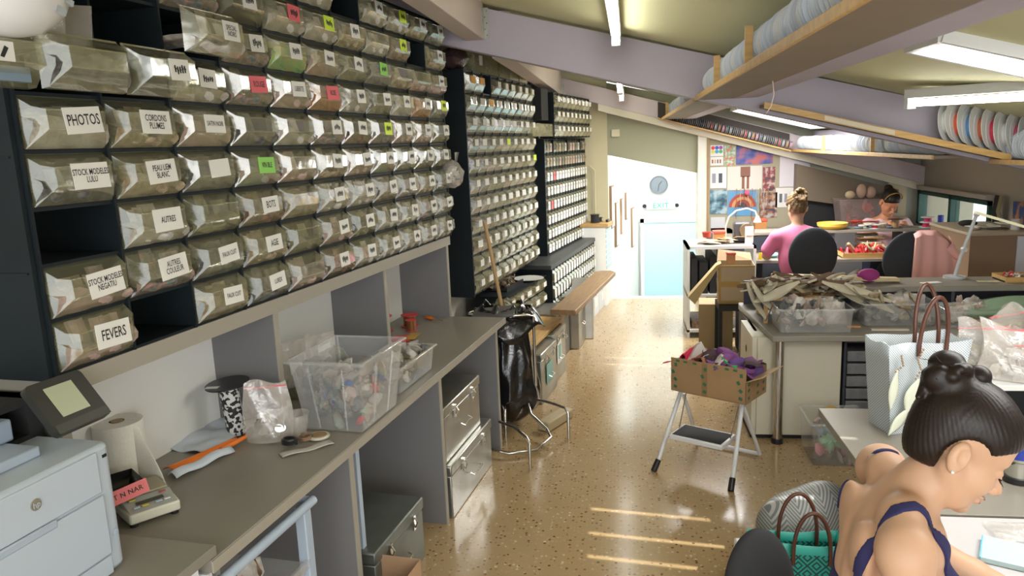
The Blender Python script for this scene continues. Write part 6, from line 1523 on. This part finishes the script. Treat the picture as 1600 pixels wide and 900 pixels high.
# ---- far woman facing us, head bent over her work
w3 = thing('person', 'woman in pale pink top and headband, facing us over the far desk', 'person', (2.80, 8.66, 0))
P3 = Field((-.36,-.50,.50),(.36,.22,1.42),.008)
fr3, H3m, s3_ = head_frame((0,-.07,1.20), R(-95+18), R(36), 0, 1.12)
P3.ell((0,.0,.84),(.14,.10,.22),.03); P3.path([(0,0,1.02),(-.18,-.01,.97)],[.04,.05],.05); P3.path([(0,0,1.02),(.18,-.01,.97)],[.04,.05],.05)
P3.path([(0,0,1.03),(0,-.05,1.14)],[.05,.048],.03)
for q in (-1,1):
    P3.path([(q*.19,-.02,.97),(q*.25,-.08,.84),(q*.10,-.28,.99)],[.048,.040,.026],.02); P3.path([(q*.10,-.28,.99),(q*.06,-.33,1.0)],[.026,.022],.01)
    for k in range(4): P3.path([(q*(.075-.012*k),-.335,1.0),(q*(.06-.012*k),-.365,1.005-.01)],[.008,.007],.003)
    P3.path([(q*.08,-.30,1.01),(q*.05,-.33,1.02)],[.010,.008],.004)
build_head(P3, fr3, H3m, s3_)
link('body', P3.mesh('body', mat('skin_far',(0.62,0.28,0.15),.5)), w3)
S3 = Field((-.36,-.30,.50),(.36,.22,1.10),.009); S3.ell((0,0,.82),(.155,.115,.24),.03); S3.path([(0,0,.985),(-.18,-.01,.965)],[.052,.058],.05); S3.path([(0,0,.985),(.18,-.01,.965)],[.052,.058],.05)
for q in (-1,1): S3.path([(q*.19,-.02,.97),(q*.245,-.07,.86)],[.060,.062],.02)
S3.ell((0,-.07,1.07),(.07,.07,.07),.02,op='cut')
link('pink_top', S3.mesh('pink_top', mat('pale_pink_jersey',(0.80,0.55,0.58),.85)), w3)
H3f = Field((-.16,-.26,1.05),(.16,.14,1.42),.006); hair_cap(H3f, fr3, H3m, s3_, True, 1.02); H3f.ell(fr3((-.09,0,.10)),(.045,.045,.04),.02); link('hair', H3f.mesh('hair', hair_dark), w3)
link('headband', B().tube([fr3((.045+.0*a, .082*math.cos(a), .075+.072*math.sin(a))) for a in [PI*k/14 for k in range(15)]], .007, 8).mesh('headband', mat('gold_band',(0.35,0.20,0.05),.5)), w3)
link('lap', B().box(-.17,.17,-.12,.16,.42,.62).mesh('lap', bpy.data.materials['dark_denim']), w3)
ofc = office_chair('grey stool under the far woman', 2.80, 8.44, R(0), .60, .34, MATS['chair_black_cloth'], .42)
# ================================================================ FAR DESKS, POSTERS, CLUTTER
dk1 = thing('work_desk', 'grey work desk with red scraps before the woman in pink', 'desk', (1.28, 7.62, 0))
obj('desk_top', B().box(0,1.82,0,.70,.715,.745), grey_board, dk1, bevel=.003)
for x in (.02,1.78): obj('leg', B().box(x,x+.05,.05,.65,0,.715), black_matte, dk1)
us_ = thing('upper_shelf', 'raised grey shelf of reels in front of the far woman', 'shelf', (1.25, 8.02, .747))
obj('shelf_board', B().box(0,2.05,0,.28,.205,.232), grey_board, us_, bevel=.003)
for x in (.02,.85,1.5,2.0): obj('support', B().box(x,x+.02,.02,.26,0,.205), mat('navy_grey_panel',(0.07,0.075,0.10),.6), us_)
dk2 = thing('far_desk', 'grey desk under the low window', 'desk', (3.12, 7.75, 0)); obj('desk_top', B().box(0,.26,0,1.5,.80,.83), grey_board, dk2); obj('desk_side', B().box(0,.02,0,1.5,0,.80), mat('dim_grey_side',(0.16,0.155,0.16),.6), dk2)
pd = thing('poster_board', 'pinboard wall behind the desks, covered in prints', 'board', (0.998, 9.36, .75))
obj('board', B().box(0,1.0,0,.04,0,1.22), mat('cork',(0.34,0.31,0.22),.8), pd)
def img_mat(nm, c1, c2, c3, sc):
    m = bpy.data.materials.new(nm); m.use_nodes = True; nt = m.node_tree; b = nt.nodes['Principled BSDF']
    tc = nt.nodes.new('ShaderNodeTexCoord'); n = nt.nodes.new('ShaderNodeTexNoise'); n.inputs['Scale'].default_value = sc; nt.links.new(tc.outputs['Object'], n.inputs['Vector'])
    r = nt.nodes.new('ShaderNodeValToRGB'); r.color_ramp.elements[0].position = .38; r.color_ramp.elements[0].color = (*c1,1); r.color_ramp.elements[1].position = .62; r.color_ramp.elements[1].color = (*c3,1); e = r.color_ramp.elements.new(.5); e.color = (*c2,1)
    nt.links.new(n.outputs['Fac'], r.inputs['Fac']); nt.links.new(r.outputs['Color'], b.inputs['Base Color']); MATS[nm] = m; return m
# x, z, w, h on the board (metres from its lower left corner)
dots = [(0.6,0.05,0.05),(0.05,0.1,0.5),(0.3,0.05,0.4),(0.6,0.55,0.05),(0.05,0.3,0.6),(0.05,0.4,0.12)]
def poster(label, x, z, w, h, m, extra=None):
    t = thing('poster', label, 'poster', (.998+x, 9.357, .75+z)); obj('sheet', B().box(0,w,-.003,0,0,h), m, t)
    if extra: extra(t, w, h)
    return t
whitep = mat('poster_white', (0.66,0.64,0.62), .6)
def ex_dots(t, w, h):
    for k, c in enumerate(dots): obj('dot', B().lathe([(0,-.005),(.022,-.005),(.022,-.003)], (w*(.2+.3*(k%3)), 0, h*(.75-.35*(k//3))), 12, axis='y'), mat('dot_%d' % k, c, .6), t)
def ex_small(cols, n):
    def f(t, w, h):
        for k in range(n): obj('figure', B().box(w*(.12+.8*k/n), w*(.12+.8*k/n)+w*.45/n, -.005,-.003, h*.25, h*.7), mat('fig_%d' % (k % 3 + cols), [(0.3,0.08,0.05),(0.5,0.3,0.15),(0.1,0.12,0.15),(0.25,0.25,0.3),(0.05,0.06,0.08)][(k+cols) % 5], .6), t)
    return f
def ex_arch(t, w, h):
    for r, c in ((.16,(0.35,0.06,0.04)),(.125,(0.55,0.28,0.12)),(.09,(0.30,0.05,0.04)),(.055,(0.08,0.05,0.05))):
        pts = [(w/2+r*math.cos(a)*1.0, -.0035-.0006*(0.17-r)*60, h*.35+r*math.sin(a)) for a in [PI*k/14 for k in range(15)]]; obj('arch_band', B().add(pts, [list(range(15))]), mat('arch_%d' % int(r*1000), c, .6), t)
def ex_legs(t, w, h):
    obj('figure', B().box(w*.38,w*.66,-.005,-.003,h*.55,h*.98).box(w*.42,w*.50,-.005,-.003,h*.05,h*.58).box(w*.56,w*.63,-.005,-.003,h*.05,h*.58), mat('fig_brown',(0.22,0.09,0.06),.6), t)
poster('white print with six coloured dots at the top left of the pinboard', .02, .99, .15, .13, whitep, ex_dots)
poster('small white print of five figures under the coloured dots', .02, .88, .15, .10, whitep, ex_small(0,4))
poster('print with a round rainbow motif beside the coloured dots', .18, .87, .13, .24, img_mat('rainbow_print',(0.5,0.5,0.5),(0.2,0.4,0.2),(0.6,0.12,0.1),30))
poster('dark blue dusk city print at the top of the pinboard', .32, .88, .42, .23, img_mat('city_print',(0.03,0.05,0.22),(0.10,0.10,0.30),(0.45,0.12,0.12),7))
poster('white print of two dark red figures at the left edge', .02, .61, .19, .25, whitep, ex_small(3,2))
poster('white photograph of a brown dressed standing figure', .22, .58, .40, .28, mat('print_warm_white',(0.58,0.55,0.50),.6), ex_legs)
poster('dark teal photograph at the left edge of the pinboard', .02, .30, .20, .29, img_mat('teal_photo',(0.03,0.07,0.10),(0.10,0.22,0.28),(0.35,0.45,0.5),10))
poster('blue print with a red beaded collar shaped arch', .23, .27, .34, .30, mat('blue_print',(0.10,0.28,0.48),.6), ex_arch)
poster('small dark red collage to the right of the standing figure', .63, .56, .14, .28, img_mat('collage_red',(0.4,0.38,0.36),(0.3,0.05,0.04),(0.06,0.05,0.07),18))
poster('narrow dark collage strip right of the arch print', .60, .24, .20, .30, img_mat('collage_dark',(0.05,0.05,0.10),(0.35,0.15,0.05),(0.4,0.4,0.42),16))
poster('plain lilac white sheet at the upper right of the pinboard', .82, .60, .34, .36, mat('sheet_lilac',(0.62,0.58,0.62),.6))
poster('white sheet with eight small dark drawings', .78, .36, .36, .23, whitep, ex_small(2,5))
poster('lined white page at the lower left of the pinboard', .03, .0, .17, .26, mat('page_white',(0.55,0.55,0.57),.6))
poster('narrow white strip hanging right of the pinboard', 1.0, .02, .10, .34, whitep)
poster('small sea photograph at the right edge of the pinboard', 1.16, .50, .11, .20, img_mat('sea_photo',(0.05,0.10,0.12),(0.15,0.4,0.45),(0.6,0.5,0.3),14))
o = thing('hanging_necklaces', 'strings of beads and pendants hanging on the pinboard', 'necklace', (1.42, 9.30, 1.04)); rr = random.Random(70)
for k in range(9):
    x = -.10+k*.045; L_ = rr.uniform(.12,.40); c_ = [(0.3,0.12,0.05),(0.5,0.4,0.25),(0.1,0.1,0.1),(0.55,0.45,0.4)][k % 4]
    bb = B(); 
    for q in range(int(L_/.018)): bb.ell((x+.004*math.sin(q), 0, .30-q*.018),(.006,.006,.008),6,4)
    obj('bead_string', bb, mat('neck_%d' % (k % 4), c_, .4), o)
obj('pendant', B().ell((.02,-.01,.26),(.03,.02,.03),10,8), mat('pink_pompom',(0.75,0.10,0.18),.7), o)
# goose-neck lamp and jars on the desk before the pinboard
gl = thing('gooseneck_lamp', 'cream goose neck lamp beside the pinboard desk', 'lamp', (1.02, 7.72, .747))
crl = mat('lamp_cream',(0.70,0.62,0.45),.4)
obj('lamp_neck', B().tube([(0,0,0),(0,0,.16),(.03,0,.25),(.10,0,.31),(.20,0,.33),(.28,0,.30),(.30,0,.25)],.008,8), crl, gl); obj('lamp_shade', B().lathe([(.015,.03),(.04,-.03)], (.305,0,.22), 14), crl, gl); obj('base', B().lathe([(0,0),(.06,0),(.06,.015),(0,.016)], n=16), crl, gl)
gl.location = (1.0, 7.75, .92); gl.location.z = .922
bk = thing('back_desk', 'dark fronted desk along the pinboard wall', 'desk', (1.02, 8.25, 0))
obj('desk_top', B().box(0,.22,0,1.0,.86,.89).box(0,1.0,.45,1.0,.86,.89), mat('desk_top_brown',(0.24,0.2,0.15),.5), bk); obj('desk_front', B().box(.0,1.0,.46,.48,.0,.86), mat('desk_navy',(0.04,0.045,0.06),.6), bk)
def lidbox(label, x, y, z, w, h, body, lid):
    t = thing('lidded_box', label, 'box', (x, y, z)); obj('body', B().box(-w/2,w/2,-w/2,w/2,0,h*.8), body, t, bevel=.004); obj('lid', B().box(-w/2-.005,w/2+.005,-w/2-.005,w/2+.005,h*.8,h), lid, t, bevel=.004); return t
amber = mat('amber_plastic',(0.40,0.18,0.06),.4); redl = mat('red_lid',(0.62,0.08,0.05),.4)
lidbox('amber box with a red lid beside the woman in pink', 1.52, 8.85, .892, .13, .14, amber, redl)
lidbox('amber box with a red lid on the white shelf unit', .93, 7.72, .922, .11, .12, amber, redl)
lidbox('small amber red lidded pot in the taped cardboard box', .92, 6.77, .86, .07, .10, amber, redl)
sc4 = thing('clutter_heap', 'heap of folded card scraps and tools on top of the white shelf unit', 'scraps', (.63, 7.47, .922)); rr = random.Random(91)
for k in range(9): obj('card_scrap', B().obox((0,0,0),(rr.uniform(.08,.2),rr.uniform(.06,.14),.004)), cardboard if k % 2 else CM[0], sc4, loc=(.10+.06*k, .1+.1*rr.random(), .012+.012*k*.6), rot=(rr.uniform(-.25,.25), rr.uniform(-.25,.25), rr.random()*3))
obj('red_cup', B().lathe([(.0,0),(.035,0),(.045,.05)], (.16,.05,.08), 14), redl, sc4)
obj('dark_tool', B().box(.44,.60,.2,.32,0,.20), mat('dark_tool',(0.05,0.045,0.05),.5), sc4, bevel=.02)
obj('tool_wheel', B().lathe([(0,-.02),(.07,-.02),(.07,.02),(0,.02)], (.56,.18,.12), 20, axis='y'), mat('tool_bronze',(0.16,0.11,0.06),.5), sc4)
obj('white_note', B().box(.53,.61,.10,.104,.0,.17), white_card, sc4)
o = tag(obj('teal_cloth', B().ell((0,0,.025),(.09,.06,.035),12,8,jit=.12,rnd=rr), mat('teal_cloth',(0.20,0.42,0.44),.7), loc=(1.44,7.80,.747)), 'teal cloth bundle on the desk left of the woman in pink', 'cloth')
o = tag(obj('yellow_pencil_case', B().obox((0,0,.03),(.03,.03,.07),(0,.2,0)), mat('yellow_plastic',(0.75,0.5,0.02),.5), loc=(1.33,7.68,.747)), 'small yellow bottle on the desk left of the woman in pink', 'bottle')
# red scraps on the desk
rsb = thing('scrap_tray', 'low wooden tray heaped with red and pink scraps beside the second chair', 'tray', (2.10, 7.66, .747))
obj('tray', B().box(0,.62,0,.30,0,.01).box(0,.62,-.01,0,0,.05).box(0,.01,0,.3,0,.05).box(.61,.62,0,.3,0,.05), wood, rsb)
for k,(c_,n) in enumerate((((0.70,0.03,0.07),16),((0.75,0.25,0.30),10),((0.60,0.05,0.04),8),((0.5,0.42,0.25),8))): 
    b = B()
    for q in range(n): 
        x, y, a = rr.uniform(.05,.55), rr.uniform(.03,.26), rr.random()*3; b.grid(lambda u,v:(x+(u-.5)*.11*math.cos(a), y+(v-.5)*.07, .03+.05*rr.random()*0+.03*math.sin(u*4+a)+.02*math.sin(v*5)+.02*k),4,4)
    obj('scrap', b, mat('scrapcol_%d' % k, c_, .8), rsb, solid=.002)
t = thing('letter_trays', 'stacked paper trays under the raised shelf', 'trays', (2.38, 8.04, .747))
for k in range(3): obj('tray', B().box(0,.22,0,.22,.02+k*.06,.028+k*.06).box(0,.22,.21,.22,.02+k*.06,.05+k*.06), wood, t); obj('paper', B().obox((.1,.1,.035+k*.06),(.18,.17,.012),(0,0,.1*k)), white_card, t)
# things on the raised shelf
zs = .747+.233
o = tag(obj('yellow_bowl', B().lathe([(0,0),(.10,0),(.145,.035),(.15,.065),(.142,.065),(.10,.01),(0,.01)], n=24), mat('yellow_rubber',(0.72,0.48,0.08),.5), loc=(2.12,8.15,zs)), 'wide yellow bowl on the raised shelf right of the woman in pink', 'bowl')
for k,(x,c_,r,h) in enumerate(((2.72,(0.35,0.2,0.08),.05,.09),(3.02,(0.6,0.03,0.10),.05,.05),(3.03,(0.55,0.02,0.12),.05,.05),(2.50,(0.03,0.02,0.03),.045,.045),(2.53,(0.5,0.03,0.05),.04,.04),(3.14,(0.03,0.05,0.15),.04,.035))):
    z_ = zs + (.052 if k == 2 else 0) + (0 if k != 3 else 0)
    y_ = 8.12+(.09 if k == 3 else 0)
    t = reel('cord_spool', ['spool of brown cord with dark flanges before the far woman','white spool of crimson cord, lower of two at the shelf end','white spool of crimson cord, upper of two at the shelf end','black spool among the reels on the raised shelf','small red spool among the reels on the raised shelf','dark blue spool at the end of the raised shelf'][k], (x if k != 5 else 3.17, y_, z_), r*(1.5 if k == 0 else 1.35), h, r*.7, mat('cord_%d' % k, c_, .5), black_plastic if k == 0 else mat('flange_white',(0.7,0.68,0.66),.4))
t = thing('reel_heap', 'heap of pale reels and coils on the raised shelf', 'reels', (2.32, 8.05, zs))
for k in range(7): obj('coil', B().tube([(.05+.05*k+.035*math.cos(a), .08+.03*(k%2)+.035*math.sin(a), .012+.014*(k%3)) for a in [2*PI*q/12 for q in range(12)]], .010, 6, closed=True), [mat('coil_cream',(0.5,0.47,0.38),.6), mat('coil_slate',(0.12,0.15,0.2),.6)][k % 3 == 0], t)
# big clear tub with skeins behind
tk = thing('storage_tub', 'large dusky clear tub heaped with skeins behind the far woman', 'tub', (2.62, 9.0, .86))
tub(.20,.13,.25,.16,.36,clear_mat('dusky_clear',(0.35,0.27,0.25),trans=.5,gloss=.12),tk)
obj('skein', B().blobs(14, lambda r:(r.uniform(-.15,.15), r.uniform(-.1,.1), r.uniform(.05,.30)), .04,.07,2,random.Random(95)), [mat('skein_brown',(0.30,0.18,0.15),.8), redl], tk)
obj('skein', B().ell((-.10,0,.40),(.055,.05,.045),12,8), mat('skein_cream',(0.55,0.42,0.26),.8), tk); obj('skein', B().ell((.02,0,.44),(.055,.06,.08),12,8).ell((.12,.02,.42),(.06,.06,.07),12,8), mat('skein_tan',(0.42,0.28,0.20),.8), tk)
tst = tag(obj('tub_table', B().box(0,.62,0,.36,.0,.858), mat('dim_grey_side',(0.16,0.155,0.16),.6), loc=(2.32,8.84,0)), 'grey cabinet under the dusky tub', 'cabinet')
for k in range(3):
    t = thing('red_bowl', ['red dish topmost in front of the dusky tub','red dish in the middle before the dusky tub','orange red dish lowest before the dusky tub'][k], 'dish', (2.58+.07*k*(-1)**k, 8.78, .99+.0)); t.location = (2.47+.09*k, 8.60, .98)
    obj('dish_wall', B().lathe([(0,0),(.03,0),(.06,.03),(.058,.03),(.03,.005)], n=16), redl, t)
# wall cabinet cards near the window
t = poster('cream wall calendar beside the low window', 2.04, .18, .20, .40, mat('calendar_cream',(0.48,0.40,0.26),.6)); t.location = (3.02, 9.30, .98)
# bottle on the sill, tools and papers
bt = thing('bottle', 'blue capped bottle standing before the low window', 'bottle', (3.24, 8.35, .832)); obj('body', B().lathe([(0,0),(.028,0),(.028,.16),(0,.17)], n=16), mat('bottle_grey',(0.3,0.33,0.36),.4), bt); obj('cap', B().lathe([(.028,.16),(.028,.24),(0,.245)], n=16), MATS['royal_blue'], bt)
for k,(y,c_) in enumerate(((8.8,(0.12,0.12,0.13)),(8.55,(0.5,0.52,0.55)),(8.15,(0.7,0.7,0.72)))):
    o = tag(obj('tape_roll', B().lathe([(.018,0),(.035,0),(.035,.04),(.018,.04),(.018,0)], n=16), mat('roll_%d' % k, c_, .4), loc=(3.22,y,.832)), ['dark roll nearest the far corner on the window desk','grey roll in the middle of the window desk','white roll nearest on the window desk'][k], 'tape')
# brown cabinet with white end and clutter on top
bc_ = thing('brown_cabinet', 'brown cabinet with a white end panel below the window', 'cabinet', (2.86, 6.75, 0))
obj('body', B().box(0,.50,0,.84,0,1.06), mat('brown_laminate',(0.25,0.165,0.10),.5), bc_); obj('end_panel', B().box(.36,.50,-.012,0,0,1.05), mat('pale_blue_white',(0.60,0.64,0.72),.4), bc_)
obj('cabinet_top', B().box(-.01,.51,-.01,.85,1.06,1.085), mat('cab_top',(0.42,0.35,0.25),.5), bc_, bevel=.003)
t = thing('paper_pile', 'heap of papers and dark oddments on the brown cabinet', 'papers', (2.90, 6.85, 1.086))
for k in range(6): obj('paper', B().obox((.08+.05*k,.12+.1*rr.random(),.008+.008*k),(.14,.10,.006),(0,0,rr.random()*2)), white_card if k % 2 else CM[0], t)
obj('dark_piece', B().ell((.12,.35,.03),(.08,.06,.03),12,8), black_matte, t)
o = tag(obj('white_mug', B().lathe([(0,0),(.035,0),(.035,.09),(.031,.09),(.031,.01),(0,.01)], n=18), mat('mug_white',(0.6,0.56,0.54),.4), loc=(3.27,6.90,1.086)), 'white mug on the brown cabinet under the lamp head', 'mug')
# hanging dark straps and small picture on the right wall
t = thing('hanging_straps', 'bunch of black straps hanging on the right wall near the window', 'straps', (3.34, 7.42, 1.0))
for k in range(6): obj('strap', B().tube([(0,-.02*k,.34),(-.02,-.02*k,.2),(.0,-.02*k-.01,.0+.03*k)],.012,6), [black_matte, mat('strap_olive',(0.25,0.22,0.12),.7)][k > 3], t)
t = thing('small_painting', 'dark blue and orange picture on the right wall', 'picture', (3.385, 6.85, .98)); obj('sheet', B().box(-.01,0,0,.34,0,.32), img_mat('night_print',(0.02,0.05,0.25),(0.04,0.08,0.2),(0.5,0.22,0.05),9), t)
# ---- black rubbish bag on its tube stand, broom
rb = thing('bag_stand', 'black rubbish bag hung on a bent chrome tube stand at the end of the workbench', 'rubbish bag', (-.80, 5.0, 0))
def tb3(nm, pts, r=.010): return obj(nm, B().tube(pts, r, 10), chrome, rb)
tb3('stand_tube', [(-.02,-.22,.0),(-.02,-.22,.16),(-.02,-.20,.19),(-.06,-.08,.20),(-.10,.0,.20)])
tb3('stand_tube', [(.21,-.73,.0),(.21,-.73,.17),(.19,-.70,.20),(.10,-.55,.205),(-.02,-.45,.205)])
tb3('stand_tube', [(.41,-.24,.0),(.41,-.24,.19),(.39,-.22,.22),(.28,-.12,.22),(.12,-.02,.22),(.10,.0,.25)])
tb3('stand_tube', [(.10,0,.25),(.14,-.10,.13),(.26,-.22,.07),(.30,-.32,.05),(.22,-.48,.03),(.05,-.55,.03),(-.10,-.50,.04)])
tb3('stand_tube', [(-.30,.10,.80),(-.20,.0,.815),(.0,-.08,.82),(.13,-.05,.82),(.17,.0,.80),(.17,.0,.30)])
tb3('stand_tube', [(.17,.0,.80),(.10,.25,.82),(-.2,.35,.80),(-.3,.1,.80)])
S = Field((-.42,-.24,.02),(.30,.46,.92),.008)
S.ell((-.03,.06,.38),(.19,.18,.36),.03); S.ell((-.01,.08,.22),(.21,.19,.17),.06); S.path([(-.06,.08,.66),(-.06,.08,.78)],[.17,.175],.05)
Xs, Ys, Zs = S.ax[0][:,None,None], S.ax[1][None,:,None], S.ax[2][None,None,:]
aa = np.arctan2(Ys-.06, Xs+.04); S.d = (S.d+.008*np.sin(aa*7+Zs*6)+.004*np.sin(aa*13-Zs*11)+.002*np.sin(Zs*30+aa*5)).astype(np.float32)
S.ell((-.06,.08,.86),(.145,.145,.12),.01,op='cut')
link('rubbish_bag', S.mesh('rubbish_bag', black_film), rb)
b = B(); 
def rim(u, v):
    a = 2*PI*u; r = .175+.02*math.sin(a*3)+.06*v*(1+.5*math.cos(a)); return (-.06+r*math.cos(a)*1.1, .08+r*math.sin(a), .825+.02*math.sin(a*2+1)-.13*v**1.5*(1+.3*math.sin(a*4)))
b.grid(rim, 40, 6); obj('bag_cuff', b, black_film, rb, solid=.002)
obj('dust_pan', B().hexa([(-.24,-.13,.80),(.05,-.13,.83),(.05,.04,.86),(-.24,.04,.83),(-.24,-.13,.815),(.05,-.13,.845),(.05,.04,.875),(-.24,.04,.845)]), mat('grey_pan',(0.13,0.13,0.125),.5), rb)
obj('rubbish', B().blobs(12, lambda r:(r.uniform(-.12,.03), r.uniform(.05,.2), r.uniform(.80,.86)), .02,.04,1,random.Random(15)), CM[5], rb)
bh = thing('broom', 'wooden broom handle leaning out of the rubbish bag', 'broom', (-.90, 5.12, .0)); bh.location = (-.86, 5.06, .74)
obj('handle', B().tube([(.02,.02,-.02),(-.10,.05,.71)],.013,10), mat('broom_wood',(0.45,0.28,0.12),.5), bh); obj('head', B().box(-.05,.09,-.03,.05,-.06,-.02), mat('bristle_olive',(0.25,0.22,0.08),.8), bh)
sb = tag(obj('wood_block', B().obox((0,0,.04),(.09,.34,.07),(0,0,-.45)), [mat('block_stone',(0.45,0.36,0.22),.7)], loc=(-.50,5.05,0), bevel=.01), 'pale wooden block on the floor behind the rubbish bag stand', 'block')

# heaps of tiny pieces count as stuff
for o in bpy.data.objects:
    if o.type == 'MESH' and o.parent and o.name.split('.')[0] in ('contents','wrapped_goods','findings','bead_bags','scrap','bead','rubbish','film_sachets','green_print','zip_bags','inner_sachet','silver_disc','keypad','oddment','rib','skein','sticker') and o.parent.name.split('.')[0] != 'drawer':
        o['kind'] = 'stuff'
